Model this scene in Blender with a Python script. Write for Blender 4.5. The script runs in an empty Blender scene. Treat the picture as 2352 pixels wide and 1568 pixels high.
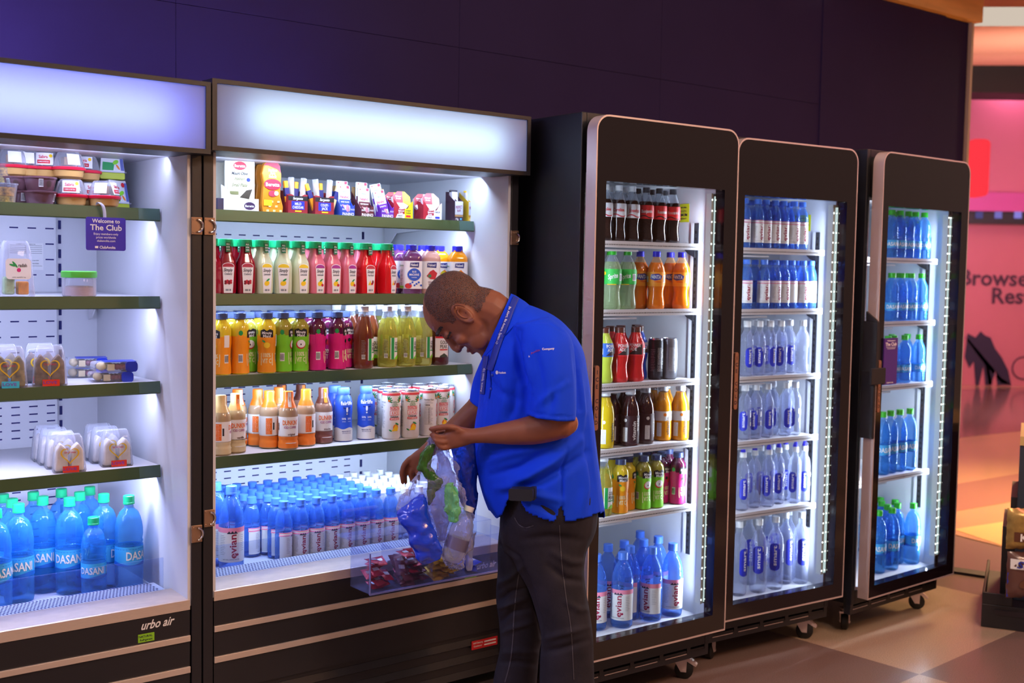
import bpy, bmesh, math, random
from math import sin, cos, pi, radians as R, atan2, hypot, sqrt, exp
from mathutils import Vector, Matrix, noise
random.seed(7)
SC = bpy.context.scene
COL = SC.collection

# ---------------------------------------------------------------- camera
F_PX, PITCH, ROLL, CAM_H = 2658.4, 0.063989, 0.017432, 1.48955
cam_data = bpy.data.cameras.new('camera')
cam = bpy.data.objects.new('camera', cam_data)
COL.objects.link(cam)
SC.camera = cam
cam_data.sensor_width = 36.0
cam_data.lens = F_PX / 2352 * 36.0
cam_data.clip_start = .05
cam_data.clip_end = 120
cam.location = (0, 0, CAM_H)
cam.rotation_mode = 'QUATERNION'
_q = Matrix.Rotation(pi / 2 - PITCH, 4, 'X') @ Matrix.Rotation(ROLL, 4, 'Z')
cam.rotation_quaternion = _q.to_quaternion()
cam_data.dof.use_dof = True
cam_data.dof.focus_distance = 3.45
cam_data.dof.aperture_fstop = 3.2

def unproj(u, v, Y):
    """the point at distance Y (world y) whose image is pixel (u, v)"""
    a, b = u - 1176.0, v - 784.0
    x = a * cos(ROLL) + b * sin(ROLL)
    y = -a * sin(ROLL) + b * cos(ROLL)
    dx, dz = x / F_PX, -y / F_PX
    yy = cos(PITCH) + dz * sin(PITCH)
    zz = -sin(PITCH) + dz * cos(PITCH)
    t = Y / yy
    return Vector((dx * t, Y, CAM_H + zz * t))

def proj(X, Y, Z):
    Z = Z - CAM_H
    c, s = cos(PITCH), sin(PITCH)
    yc, zc = Y * c - Z * s, Y * s + Z * c
    u, v = X / yc * F_PX, -zc / yc * F_PX
    return 1176 + u * cos(ROLL) - v * sin(ROLL), 784 + u * sin(ROLL) + v * cos(ROLL)

UNIT = {'C': (-0.82886, 3.19246, 0.66925), 'F1': (0.25702, 3.69221, 0.63863),
        'F2': (0.80185, 4.19843, 0.59527), 'F3': (1.45334, 4.59615, 0.69746), 'W': (0.1589, 5.1260, 0.655)}

def upt(un, s, d, z=0.0):
    x, y, a = UNIT[un]
    return Vector((x + s * cos(a) - d * sin(a), y + s * sin(a) + d * cos(a), z))

def s_at(un, u, d, z):
    lo, hi = -1.6, 2.0
    for _ in range(40):
        m = (lo + hi) / 2
        if proj(*upt(un, m, d, z))[0] < u: lo = m
        else: hi = m
    return lo

# ---------------------------------------------------------------- materials
MATS = {}
def _new(name):
    m = bpy.data.materials.new(name); m.use_nodes = True
    nt = m.node_tree; nt.nodes.clear()
    out = nt.nodes.new('ShaderNodeOutputMaterial')
    MATS[name] = m
    return m, nt, out
def srgb(c):
    if isinstance(c, str):
        c = c.lstrip('#'); c = [int(c[i:i + 2], 16) / 255 for i in (0, 2, 4)]
    return tuple((x / 12.92 if x <= .04045 else ((x + .055) / 1.055) ** 2.4) for x in c) + (1,)
def mat(name, color, rough=.5, metal=0.0, spec=.5, noise_amt=0.0, noise_scale=60, bump=0.0, bump_scale=200, coat=0.0, sss=0.0, stretch=None, trans=0.0):
    if name in MATS: return MATS[name]
    m, nt, out = _new(name)
    p = nt.nodes.new('ShaderNodeBsdfPrincipled')
    col = srgb(color)
    p.inputs['Base Color'].default_value = col
    p.inputs['Roughness'].default_value = rough
    p.inputs['Metallic'].default_value = metal
    p.inputs['Specular IOR Level'].default_value = spec
    p.inputs['Coat Weight'].default_value = coat
    p.inputs['Transmission Weight'].default_value = trans
    if sss:
        p.inputs['Subsurface Weight'].default_value = sss
        p.inputs['Subsurface Radius'].default_value = (.012, .005, .003)
    nt.links.new(p.outputs[0], out.inputs[0])
    if noise_amt or bump:
        tc = nt.nodes.new('ShaderNodeTexCoord')
        mp = nt.nodes.new('ShaderNodeMapping')
        if stretch: mp.inputs['Scale'].default_value = stretch
        nt.links.new(tc.outputs['Object'], mp.inputs[0])
    if noise_amt:
        n = nt.nodes.new('ShaderNodeTexNoise'); n.inputs['Scale'].default_value = noise_scale
        n.inputs['Detail'].default_value = 4
        nt.links.new(mp.outputs[0], n.inputs['Vector'])
        r = nt.nodes.new('ShaderNodeValToRGB')
        lo = tuple(c * (1 - noise_amt) for c in col[:3]) + (1,); hi = tuple(min(1, c * (1 + noise_amt)) for c in col[:3]) + (1,)
        r.color_ramp.elements[0].position = .3; r.color_ramp.elements[1].position = .7
        r.color_ramp.elements[0].color = lo; r.color_ramp.elements[1].color = hi
        nt.links.new(n.outputs[0], r.inputs[0]); nt.links.new(r.outputs[0], p.inputs['Base Color'])
    if bump:
        n = nt.nodes.new('ShaderNodeTexNoise'); n.inputs['Scale'].default_value = bump_scale
        nt.links.new(mp.outputs[0], n.inputs['Vector'])
        b = nt.nodes.new('ShaderNodeBump'); b.inputs['Strength'].default_value = bump; b.inputs['Distance'].default_value = .004
        nt.links.new(n.outputs[0], b.inputs['Height']); nt.links.new(b.outputs[0], p.inputs['Normal'])
    return m
def clear(name, color, alpha=.25, rough=.08, edge=.6, tint=None, bump=0.0, bump_scale=60):
    """clear plastic or glass: looks through more face-on than at grazing angles; alpha = how much of it is body colour"""
    if name in MATS: return MATS[name]
    m, nt, out = _new(name)
    p = nt.nodes.new('ShaderNodeBsdfPrincipled')
    p.inputs['Base Color'].default_value = srgb(color)
    p.inputs['Roughness'].default_value = rough
    p.inputs['Specular IOR Level'].default_value = .6
    p.inputs['Coat Weight'].default_value = .3
    p.inputs['Coat Roughness'].default_value = .03
    t = nt.nodes.new('ShaderNodeBsdfTransparent'); t.inputs[0].default_value = srgb(tint or color)
    lw = nt.nodes.new('ShaderNodeLayerWeight'); lw.inputs[0].default_value = .35
    mr = nt.nodes.new('ShaderNodeMapRange')
    mr.inputs['To Min'].default_value = alpha; mr.inputs['To Max'].default_value = edge
    mx = nt.nodes.new('ShaderNodeMixShader')
    nt.links.new(lw.outputs['Facing'], mr.inputs['Value'])
    nt.links.new(mr.outputs[0], mx.inputs[0]); nt.links.new(t.outputs[0], mx.inputs[1]); nt.links.new(p.outputs[0], mx.inputs[2])
    nt.links.new(mx.outputs[0], out.inputs[0])
    if bump:
        tc = nt.nodes.new('ShaderNodeTexCoord')
        n = nt.nodes.new('ShaderNodeTexNoise'); n.inputs['Scale'].default_value = bump_scale
        nt.links.new(tc.outputs['Object'], n.inputs['Vector'])
        b = nt.nodes.new('ShaderNodeBump'); b.inputs['Strength'].default_value = bump; b.inputs['Distance'].default_value = .006
        nt.links.new(n.outputs[0], b.inputs['Height']); nt.links.new(b.outputs[0], p.inputs['Normal'])
    return m
def glow(name, color, strength):
    if name in MATS: return MATS[name]
    m, nt, out = _new(name)
    e = nt.nodes.new('ShaderNodeEmission'); e.inputs[0].default_value = srgb(color); e.inputs[1].default_value = strength
    nt.links.new(e.outputs[0], out.inputs[0])
    return m
def translucent(name, color):
    m, nt, out = _new(name)
    e = nt.nodes.new('ShaderNodeBsdfTranslucent'); e.inputs[0].default_value = srgb(color)
    d = nt.nodes.new('ShaderNodeBsdfDiffuse'); d.inputs[0].default_value = srgb(color)
    mx = nt.nodes.new('ShaderNodeMixShader'); mx.inputs[0].default_value = .25
    nt.links.new(e.outputs[0], mx.inputs[1]); nt.links.new(d.outputs[0], mx.inputs[2]); nt.links.new(mx.outputs[0], out.inputs[0])
    return m

# ---------------------------------------------------------------- mesh builder
_T = {}
def text_geo(s):
    if s not in _T:
        c = bpy.data.curves.new('t', 'FONT'); c.body = s; c.resolution_u = 2; c.size = 1; c.offset = .02 if len(s) < 14 else .008
        o = bpy.data.objects.new('t', c)
        m = bpy.data.meshes.new_from_object(o)
        vs = [(v.co.x, v.co.y) for v in m.vertices]; fs = [tuple(p.vertices) for p in m.polygons]
        bpy.data.meshes.remove(m); bpy.data.objects.remove(o); bpy.data.curves.remove(c)
        x0 = min(v[0] for v in vs); x1 = max(v[0] for v in vs)
        y0 = min(v[1] for v in vs); y1 = max(v[1] for v in vs)
        _T[s] = (vs, fs, x0, x1, y0, y1)
    return _T[s]

def flat_text(s, cx, cy, h=None, w=None, shear=0.0, rot=0.0):
    """2D glyph triangles centred on (cx, cy), h = glyph height and/or w = total width"""
    vs, fs, x0, x1, y0, y1 = text_geo(s)
    k = h / .7 if h else w / (x1 - x0)
    kx = k if w is None else w / (x1 - x0)
    if h is None: k = kx
    mx, my = (x0 + x1) / 2, (y0 + y1) / 2 if h is None else .35
    out = []
    for x, y in vs:
        X, Y = (x - mx) * kx + (y - my) * k * shear, (y - my) * k
        if rot: X, Y = X * cos(rot) - Y * sin(rot), X * sin(rot) + Y * cos(rot)
        out.append((cx + X, cy + Y))
    return out, fs

def ell2(cx, cy, rx, ry, n=14, rot=0.0):
    vs = []
    for i in range(n):
        a = 2 * pi * i / n; X, Y = rx * cos(a), ry * sin(a)
        vs.append((cx + X * cos(rot) - Y * sin(rot), cy + X * sin(rot) + Y * cos(rot)))
    return vs, [tuple(range(n))]
def rect2(x0, y0, x1, y1, nx=1):
    vs = []; fs = []
    for i in range(nx + 1):
        x = x0 + (x1 - x0) * i / nx; vs += [(x, y0), (x, y1)]
    for i in range(nx): fs.append((2 * i, 2 * i + 2, 2 * i + 3, 2 * i + 1))
    return vs, fs
def poly2(pts): return list(pts), [tuple(range(len(pts)))]

def sliced(geo, step=.003, zstep=.010):
    """cut a flat shape into narrow columns (and tall ones into rows) so that it follows a curved surface"""
    vs, fs = geo
    xs = [v[0] for v in vs]; zs = [v[1] for v in vs]
    nx = int((max(xs) - min(xs)) / step); nz = int((max(zs) - min(zs)) / zstep) if max(zs) - min(zs) > .018 else 0
    if nx < 1 and nz < 1: return geo
    bm = bmesh.new(); bv = [bm.verts.new((x, 0, z)) for x, z in vs]
    for f in fs:
        try: bm.faces.new([bv[i] for i in f])
        except ValueError: pass
    for n, lo, hi, no in ((nx, min(xs), max(xs), (1, 0, 0)), (nz, min(zs), max(zs), (0, 0, 1))):
        for k in range(1, n + 1):
            c = lo + (hi - lo) * k / (n + 1)
            bmesh.ops.bisect_plane(bm, geom=bm.verts[:] + bm.edges[:] + bm.faces[:], plane_co=(c, 0, 0) if no[0] else (0, 0, c), plane_no=no, dist=1e-7)
    bm.verts.index_update()
    out = ([(v.co.x, v.co.z) for v in bm.verts], [tuple(v.index for v in f.verts) for f in bm.faces]); bm.free(); return out

class MB:
    def __init__(s): s.v = []; s.f = []; s.m = []
    def add(s, vs, fs, mi=0):
        b = len(s.v); s.v += [tuple(v) for v in vs]
        for f in fs: s.f.append(tuple(b + i for i in f)); s.m.append(mi)
        return s
    def box(s, x0, y0, z0, x1, y1, z1, mi=0):
        v = [(x, y, z) for z in (z0, z1) for y in (y0, y1) for x in (x0, x1)]
        return s.add(v, [(0, 2, 3, 1), (4, 5, 7, 6), (0, 1, 5, 4), (2, 6, 7, 3), (0, 4, 6, 2), (1, 3, 7, 5)], mi)
    def lathe(s, prof, n=20, c=(0, 0), mis=None, cap0=True, cap1=True, sq=0.0):
        """prof [(r, z)], mis = material per segment, sq = squareness"""
        rings = []
        for r, z in prof:
            ring = []
            for i in range(n):
                a = 2 * pi * (i + .5) / n
                k = 1.0
                if sq: k = 1 / (abs(cos(a)) ** sq + abs(sin(a)) ** sq) ** (1 / sq)
                ring.append((c[0] + r * k * cos(a), c[1] + r * k * sin(a), z))
            rings.append(ring)
        b = len(s.v)
        for ring in rings: s.v += ring
        for j in range(len(prof) - 1):
            mi = mis[j] if mis else 0
            for i in range(n):
                k = (i + 1) % n
                s.f.append((b + j * n + i, b + j * n + k, b + (j + 1) * n + k, b + (j + 1) * n + i)); s.m.append(mi)
        if cap0: s.f.append(tuple(b + i for i in reversed(range(n)))); s.m.append(mis[0] if mis else 0)
        if cap1: s.f.append(tuple(b + (len(prof) - 1) * n + i for i in range(n))); s.m.append(mis[-1] if mis else 0)
        return s
    def tube(s, pts, r, n=8, mi=0, caps=True):
        pts = [Vector(p) for p in pts]; rr = r if isinstance(r, (list, tuple)) else [r] * len(pts)
        b = len(s.v); up = None
        for i, p in enumerate(pts):
            t = (pts[min(i + 1, len(pts) - 1)] - pts[max(i - 1, 0)]).normalized()
            if up is None: up = Vector((0, 0, 1)) if abs(t.z) < .9 else Vector((1, 0, 0))
            x = t.cross(up).normalized(); y = x.cross(t).normalized(); up = y
            for k in range(n):
                a = 2 * pi * k / n; q = p + (x * cos(a) + y * sin(a)) * rr[i]; s.v.append(tuple(q))
        for i in range(len(pts) - 1):
            for k in range(n):
                k2 = (k + 1) % n
                s.f.append((b + i * n + k, b + i * n + k2, b + (i + 1) * n + k2, b + (i + 1) * n + k)); s.m.append(mi)
        if caps:
            s.f.append(tuple(b + k for k in reversed(range(n)))); s.m.append(mi)
            s.f.append(tuple(b + (len(pts) - 1) * n + k for k in range(n))); s.m.append(mi)
        return s
    def prism(s, poly, y0, y1, mi=0):
        """poly in (x, z), swept along y"""
        n = len(poly); b = len(s.v)
        s.v += [(x, y0, z) for x, z in poly] + [(x, y1, z) for x, z in poly]
        s.f.append(tuple(b + i for i in range(n))); s.f.append(tuple(b + n + i for i in reversed(range(n)))); s.m += [mi, mi]
        for i in range(n):
            k = (i + 1) % n; s.f.append((b + k, b + i, b + n + i, b + n + k)); s.m.append(mi)
        return s
    def prismx(s, poly, x0, x1, mi=0):
        """poly in (y, z), swept along x"""
        n = len(poly); b = len(s.v)
        s.v += [(x0, y, z) for y, z in poly] + [(x1, y, z) for y, z in poly]
        s.f.append(tuple(b + i for i in reversed(range(n)))); s.f.append(tuple(b + n + i for i in range(n))); s.m += [mi, mi]
        for i in range(n):
            k = (i + 1) % n; s.f.append((b + i, b + k, b + n + k, b + n + i)); s.m.append(mi)
        return s
    def ring(s, outer, inner, y0, y1, mi=0, y_in=None):
        """frame between two outlines (same point count), in (x, z), from y0 to y1"""
        n = len(outer); b = len(s.v)
        for o, y in ((outer, y0), (inner, y0), (outer, y1), (inner, y1)): s.v += [(x, y, z) for x, z in o]
        for i in range(n):
            k = (i + 1) % n
            for q in ((b + i, b + k, b + n + k, b + n + i), (b + 2 * n + k, b + 2 * n + i, b + 3 * n + i, b + 3 * n + k),
                      (b + k, b + i, b + 2 * n + i, b + 2 * n + k), (b + n + i, b + n + k, b + 3 * n + k, b + 3 * n + i)):
                s.f.append(q); s.m.append(mi)
        return s
    def flat(s, geo, y, mi=0, sx=1.0, M=None):
        """2D shape laid on a plane y = const facing -y"""
        vs, fs = geo
        v3 = [(x * sx, y, z) for x, z in vs]
        if M is not None: v3 = [tuple(M @ Vector(v)) for v in v3]
        return s.add(v3, fs, mi)
    def wrap(s, geo, rf, mi=0, off=.0004, a0=-pi / 2, c=(0, 0), sq=0.0):
        """2D shape (arc length, height) wrapped round a bottle of radius rf(z), centred on angle a0"""
        vs, fs = sliced(geo); out = []
        for x, z in vs:
            r = rf(z) + off; a = a0 + x / r
            if sq: r = r / (abs(cos(a)) ** sq + abs(sin(a)) ** sq) ** (1 / sq)
            out.append((c[0] + r * cos(a), c[1] + r * sin(a), z))
        return s.add(out, fs, mi)
    def build(s, name, mats, parent=None, smooth=None, bevel=0.0, loc=None):
        me = bpy.data.meshes.new(name); me.from_pydata(s.v, [], s.f)
        if not isinstance(mats, (list, tuple)): mats = [mats]
        for m in mats: me.materials.append(m)
        me.polygons.foreach_set('material_index', s.m)
        if smooth is not None:
            me.polygons.foreach_set('use_smooth', [True] * len(me.polygons))
            me.set_sharp_from_angle(angle=R(smooth))
        me.update()
        o = bpy.data.objects.new(name, me); COL.objects.link(o)
        if parent is not None: o.parent = parent
        if loc is not None: o.location = loc
        if bevel:
            b = o.modifiers.new('bevel', 'BEVEL'); b.width = bevel; b.segments = 2; b.limit_method = 'ANGLE'
        return o

def thing(name, label, cat, loc=(0, 0, 0), rz=0.0, group=None):
    o = bpy.data.objects.new(name, None); COL.objects.link(o)
    o.empty_display_size = .05
    o.location = loc; o.rotation_euler = (0, 0, rz); o['label'] = label; o['category'] = cat
    if group: o['group'] = group
    return o
def tag(o, label, cat, group=None):
    o['label'] = label; o['category'] = cat
    if group: o['group'] = group
    return o
def struct(o): o['kind'] = 'structure'; return o
KIDS = {}
def dup(root, loc, rz, label, group=None, scale=None):
    r = root.copy(); COL.objects.link(r); r.location = loc; r.rotation_euler = (0, 0, rz)
    if scale: r.scale = scale
    r['label'] = label
    if group: r['group'] = group
    for ch in root.children:
        c = ch.copy(); COL.objects.link(c); c.parent = r
        for g in ch.children:
            d = g.copy(); COL.objects.link(d); d.parent = c
    return r
def rrect(x0, z0, x1, z1, r, n=6, corners=(1, 1, 1, 1)):
    """outline counter-clockwise from the lower corner; corners: lower-near, lower-far, upper-far, upper-near"""
    pts = []
    for i, (cx, cz, a) in enumerate(((x0 + r, z0 + r, pi), (x1 - r, z0 + r, 1.5 * pi), (x1 - r, z1 - r, 0), (x0 + r, z1 - r, .5 * pi))):
        for k in range(n + 1):
            t = a + .5 * pi * k / n
            if corners[i]: pts.append((cx + r * cos(t), cz + r * sin(t)))
            else:
                px = x0 if i in (0, 3) else x1; pz = z0 if i < 2 else z1
                e = (k / n - .5) * 1e-4
                dx, dz = ((0, -1), (1, 0), (0, 1), (-1, 0))[i]
                pts.append((px + dx * e * (1 if i in (1, 3) else 1), pz + dz * e))
    return pts
def area(name, loc, target, sx, sy, power, color, spread=None):
    l = bpy.data.lights.new(name, 'AREA'); l.shape = 'RECTANGLE'; l.size = sx; l.size_y = sy
    l.energy = power; l.color = color
    if spread: l.spread = spread
    o = bpy.data.objects.new(name, l); COL.objects.link(o)
    o.location = loc
    d = Vector(target) - Vector(loc)
    o.rotation_euler = d.to_track_quat('-Z', 'Y').to_euler()
    return o
def area_u(name, un, s, d, z, S, D, Z, sx, sy, power, color, along=True, spread=None):
    """area lamp whose long side runs along the unit (along) or upright, aimed at (S, D, Z)"""
    a = UNIT[un][2]
    p, t = upt(un, s, d, z), upt(un, S, D, Z)
    f = (t - p).normalized()
    x = Vector((cos(a), sin(a), 0)) if along else Vector((0, 0, 1))
    x = (x - f * x.dot(f)).normalized(); zz = -f; y = zz.cross(x)
    M = Matrix((x, y, zz)).transposed().to_4x4(); M.translation = p
    l = bpy.data.lights.new(name, 'AREA'); l.shape = 'RECTANGLE'; l.size = sx; l.size_y = sy
    l.energy = power; l.color = color
    if spread: l.spread = spread
    o = bpy.data.objects.new(name, l); COL.objects.link(o); o.matrix_world = M
    return o
# ================================================================= shared materials
M_WHITE = mat('cooler_white', '#dcdfe9', .35, spec=.5)
M_WHITE2 = mat('shelf_white', '#e6e8f2', .3)
M_BLACK = mat('black_powder_coat', '#1f1d24', .42, bump=.12, bump_scale=900)
M_BLACKG = mat('black_gloss_glass', '#150d12', .12, spec=.5, coat=.1)
M_SIDE = mat('black_side_sheet', '#12131c', .38, bump=.25, bump_scale=700)
M_STEEL = mat('brushed_steel', '#e2d2c6', .42, metal=.55, noise_amt=.06, noise_scale=30, stretch=(1, 1, 40))
M_ALU = mat('door_aluminium', '#dccaca', .38, metal=.55)
M_OLIVE = mat('olive_price_strip', '#38502e', .4, spec=.5)
M_OLIVE2 = mat('clear_over_olive', '#46645a', .2, spec=.6)
M_SLOT = mat('slot_dark', '#1c2060', .8)
M_DARK = mat('dark_recess', '#0b0a0c', .8)
M_CHROME = mat('chrome', '#d8d8dc', .12, metal=1)
M_BRASS = mat('catch_plate_metal', '#b08f78', .3, metal=.8)
M_CLEAR = clear('clear_acrylic', '#a8b4f0', alpha=.02, rough=.03, edge=.20, tint='#f4f6ff')
M_GUARD = clear('guard_glass', '#a0b8ff', alpha=.03, rough=.02, edge=.3, tint='#eef4ff')
M_INK = mat('dark_ink', '#1d1f30', .6)
M_PAPER = mat('paper_white', '#eceef4', .6)
M_WTXT = mat('white_print', '#f2f2f5', .5)
M_YEL = mat('yellow_sticker', '#d7e020', .5)
M_LIME = mat('lime_sticker', '#8fce28', .5)
M_RED = mat('red_print', '#c8202c', .5)
M_PURP = mat('purple_card', '#3a2ab8', .45)

# ================================================================= open display coolers
def open_cooler(label, s0, s1, dz, seed, right_end):
    """cabinet between s0 and s1 (metres along the row), in the coolers' shared frame"""
    rt = thing('open_display_cooler', label, 'fridge', upt('C', s0, 0, 0), UNIT['C'][2], 'open display coolers')
    W = s1 - s0; T = .034; zc0, zc1 = 1.7955 + dz, 1.990 + dz
    DB = .81                                        # back wall face
    iw0, iw1 = T, W - T
    # cabinet shell
    m = MB()
    m.box(0, .06, .06, T - .004, DB + .05, 1.985 + dz); m.box(W - T + .004, .06, .06, W, DB + .05, 1.985 + dz)
    m.box(T - .004, DB + .012, .06, W - T + .004, DB + .05, 1.985 + dz)
    m.box(T - .004, .165, 1.81 + dz, W - T + .004, DB + .012, 1.985 + dz)
    m.box(T - .004, .075, .10, W - T + .004, DB + .012, .50)
    m.build('cabinet', M_BLACK, rt, bevel=.002)
    # inner lining
    m = MB()
    m.box(T - .004, .066, .53 + dz, T + .006, DB, 1.80 + dz); m.box(W - T - .006, .066, .53 + dz, W - T + .004, DB, 1.80 + dz)
    m.box(T - .004, DB, .50, W - T + .004, DB + .011, 1.81 + dz); m.box(T - .004, .10, 1.799 + dz, W - T + .004, DB, 1.81 + dz)
    m.box(T, .29, .515 + dz, W - T, DB, .531 + dz)
    m.box(T + .03, DB - .012, .80, T + .05, DB, 1.78)
    m.build('inner_lining', M_WHITE, rt)
    # slotted back panel
    m = MB()
    m.box(T + .06, DB - .018, .56, W - T - .14, DB - .001, 1.77, 0)
    x = T + .09
    while x < W - T - .17:
        z = .60
        while z < 1.76:
            if not any(zs - .03 < z < zs + .008 for zs in (1.645, 1.393, 1.146, .90)):
                if random.random() < .985: m.box(x, DB - .0186, z, x + .026, DB - .0179, z + .0042, 1)
            z += .0247 if z < 1.12 else .049
        x += .054
    for xs in (W - T - .128,):
        z = .62
        while z < 1.76:
            m.box(xs, DB - .004, z, xs + .008, DB - .0004, z + .028, 1); z += .046
    m.build('back_panel', [M_WHITE, M_SLOT], rt)
    # canopy lightbox
    m = MB(); f = .012
    m.box(0, .002, zc0, W, .16, zc0 + f); m.box(0, .002, zc1 - f, W, .16, zc1)
    m.box(0, .002, zc0 + f, f, .16, zc1 - f); m.box(W - f, .002, zc0 + f, W, .16, zc1 - f)
    m.box(f, .135, zc0 + f, W - f, .16, zc1 - f)
    m.box(0, 0, zc0, W, .004, zc0 + .013); m.box(0, 0, zc1 - .012, W, .004, zc1)
    m.box(0, 0, zc0 + .013, .014, .004, zc1 - .012); m.box(W - .014, 0, zc0 + .013, W, .004, zc1 - .012)
    can = m.build('canopy', M_BLACK, rt)
    m = MB(); m.add([(.012, .006, zc0 + .011), (W - .012, .006, zc0 + .011), (W - .012, .006, zc1 - .011), (.012, .006, zc1 - .011)], [(0, 1, 2, 3)])
    m.build('light_panel', M_PANEL, can)
    # shelves
    for k, zs in enumerate((1.645, 1.393, 1.146, .900)):
        zz = zs + dz * .6
        m = MB()
        m.box(T + .010, .258, zz - .012, W - T - .012, DB - .02, zz, 0)
        m.box(T + .010, .254, zz - .030, W - T - .012, .262, zz, 0)
        m.box(T + .010, .262, zz - .030, W - T - .012, .285, zz - .026, 0)
        m.box(T + .02, .268, zz - .024, W - T - .02, .292, zz - .013, 0)
        m.prismx([(DB - .02, zz - .012), (DB - .02, zz - .09), (DB - .045, zz - .085), (DB - .10, zz - .035), (.33, zz - .014), (.33, zz - .012)], W - T - .040, W - T - .036)
        m.prismx([(DB - .02, zz - .012), (DB - .02, zz - .09), (DB - .045, zz - .085), (DB - .10, zz - .035), (.33, zz - .014), (.33, zz - .012)], T + .034, T + .038)
        sh = m.build('shelf', M_WHITE2, rt)
        m = MB(); m.prismx([(.251, zz + .002), (.247, zz - .031), (.250, zz - .034), (.2535, zz - .034), (.2535, zz + .002)], T + .009, W - T - .012, 0)
        m.prismx([(.2508, zz + .0021), (.2462, zz - .0305), (.2470, zz - .0305), (.2514, zz + .0021)], W - T - .075, W - T - .013, 1)
        m.build('price_strip', [M_OLIVE, M_OLIVE2], sh)
    # base: front ledge, grille, panels and strips
    zl = .550 + dz
    m = MB()
    m.prismx([(.062, zl - .030), (.062, zl - .002), (.066, zl), (.115, zl + .002), (.185, zl + .004), (.185, zl - .03)], T, W - T)
    m.build('front_ledge', M_STEEL, rt)
    m = MB(); m.box(T + .01, .186, zl - .02, W - T - .02, .285, zl + .001, 0)
    nx = int((W - 2 * T - .06) / .0098)
    for j in range(7):
        for i in range(nx):
            x = T + .03 + i * .0098 + (j % 2) * .0049; y = .196 + j * .0125
            m.add([(x, y, zl + .0014), (x + .0050, y + .001, zl + .0014), (x + .0030, y + .0110, zl + .0014), (x - .0020, y + .0100, zl + .0014)], [(0, 1, 2, 3)], 1)
    m.build('air_grille', [M_WHITE, M_SLOT], rt)
    m = MB(); m.box(T + .015, .182, zl + .003, W - T - .03, .187, zl + .098)
    m.build('glass_guard', M_GUARD, rt)
    zb = [(.518 + dz, .4468), (.4298, .357), (.3390, .252)]
    m = MB()
    for a, b in zb: m.box(T, .064, b + dz * (1 if b != zb[0][1] else 1), W - T, .085, a + (0 if a == zb[0][0] else dz))
    m.box(T, .069, .25, W - T, .085, .50)
    m.build('base_panel', M_BLACK, rt)
    for a, b in ((.4468, .4298), (.357, .339)):
        m = MB(); m.box(T, .058, b + dz, W - T, .0655, a + dz); m.build('trim_strip', M_STEEL, rt, bevel=.001)
    m = MB()
    m.box(T, .105, .04, W - T, .12, .252, 1)
    for z in (.222, .168, .115, .062):
        m.prismx([(.074, z + .012), (.066, z - .010), (.100, z - .028), (.104, z - .024), (.071, z - .006), (.079, z + .012)], T + .012, W - T - .012, 0)
    m.build('louvre_panel', [M_BLACK, M_DARK], rt)
    m = MB()
    for x in (.10, W - .10):
        for y in (.15, DB - .1):
            m = MB(); m.lathe([(.02, 0), (.024, .004), (.024, .012), (.01, .018), (.01, .065)], 12, (x, y)); m.build('levelling_foot', M_DARK, rt, smooth=40)
    pass
    # night-blind catches on the posts
    for zz in ((1.565, .70) if s0 < -.5 else (1.565, .74)):
        for x in ((W - T + .002, 1),) if s0 < -.5 else ((.001, 0), (W - T + .002, 1)):
            px = x[0]
            m = MB(); m.box(px, .0545, zz, px + .031, .0605, zz + .048, 0)
            for a in (.0025, .0245):
                for b in (.004, .040): m.box(px + a, .0535, zz + b, px + a + .004, .0547, zz + b + .004)
            o = m.build('catch_plate', M_BRASS, rt, bevel=.0015)
            m = MB(); pts = [(px + .016 + .015 * sin(t), .050, zz + .024 + .017 * cos(t)) for t in [pi * k / 8 for k in range(9)]]
            m.tube(pts, .0032, 8); m.build('hasp', M_CHROME, o, smooth=60)
    return rt, W, T, DB

M_PANEL = translucent('lightbox_acrylic', '#e4eefb')
C1, W1, T1, DB1 = open_cooler('open display cooler cut off by the frame edge, with sandwiches, dips and green-capped water', -1.145, -.004, -.012, 1, False)
C2, W2, T2, DB2 = open_cooler('open display cooler the man is bending into, with juices, coffees and blue-capped water', 0.0, 1.122, 0.0, 2, True)

def lettering(parent, name, txts, y, mats, smooth=None):
    m = MB()
    for (s, cx, cz, h, mi, kw) in txts: m.flat(flat_text(s, cx, cz, h, **kw), y, mi)
    return m.build(name, mats, parent)
lettering(C1, 'maker_lettering', [('urbo air', s_at('C', 364, .063, .49) + 1.145, .4865, .024, 0, dict(shear=.35, w=.092))], .0632, [M_WTXT])
lettering(C2, 'maker_lettering', [('Turbo air', W2 - .115, .482, .021, 0, dict(shear=.35, w=.095))], .0632, [M_WTXT])
xs_ = s_at('C', 336, .063, .45) + 1.145
m = MB(); m.box(xs_ - .023, .0628, .4395, xs_ + .023, .0636, .4625, 0)
m.flat(flat_text('NATURAL', xs_ - .002, .4555, .006), .0626, 1); m.flat(flat_text('Refrigerant', xs_, .446, .0055), .0626, 1)
m.build('lime_sticker', [M_LIME, M_INK], C1)
m = MB(); m.box(W2 - .20, .0628, .447, W2 - .15, .0636, .457, 0); m.build('lime_sticker', [M_LIME], C2)
m = MB(); m.box(W2 - .165, .0645, .196, W2 - .055, .0655, .226, 0); m.box(W2 - .112, .0640, .203, W2 - .062, .0644, .208, 1); m.box(W2 - .112, .0640, .214, W2 - .062, .0644, .219, 1)
m.flat(flat_text('Self-Cleaning', W2 - .139, .218, .0055), .0638, 1); m.flat(flat_text('Condenser', W2 - .139, .207, .0055), .0638, 1)
st = m.build('red_sticker', [M_RED, M_PAPER], C2)
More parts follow.
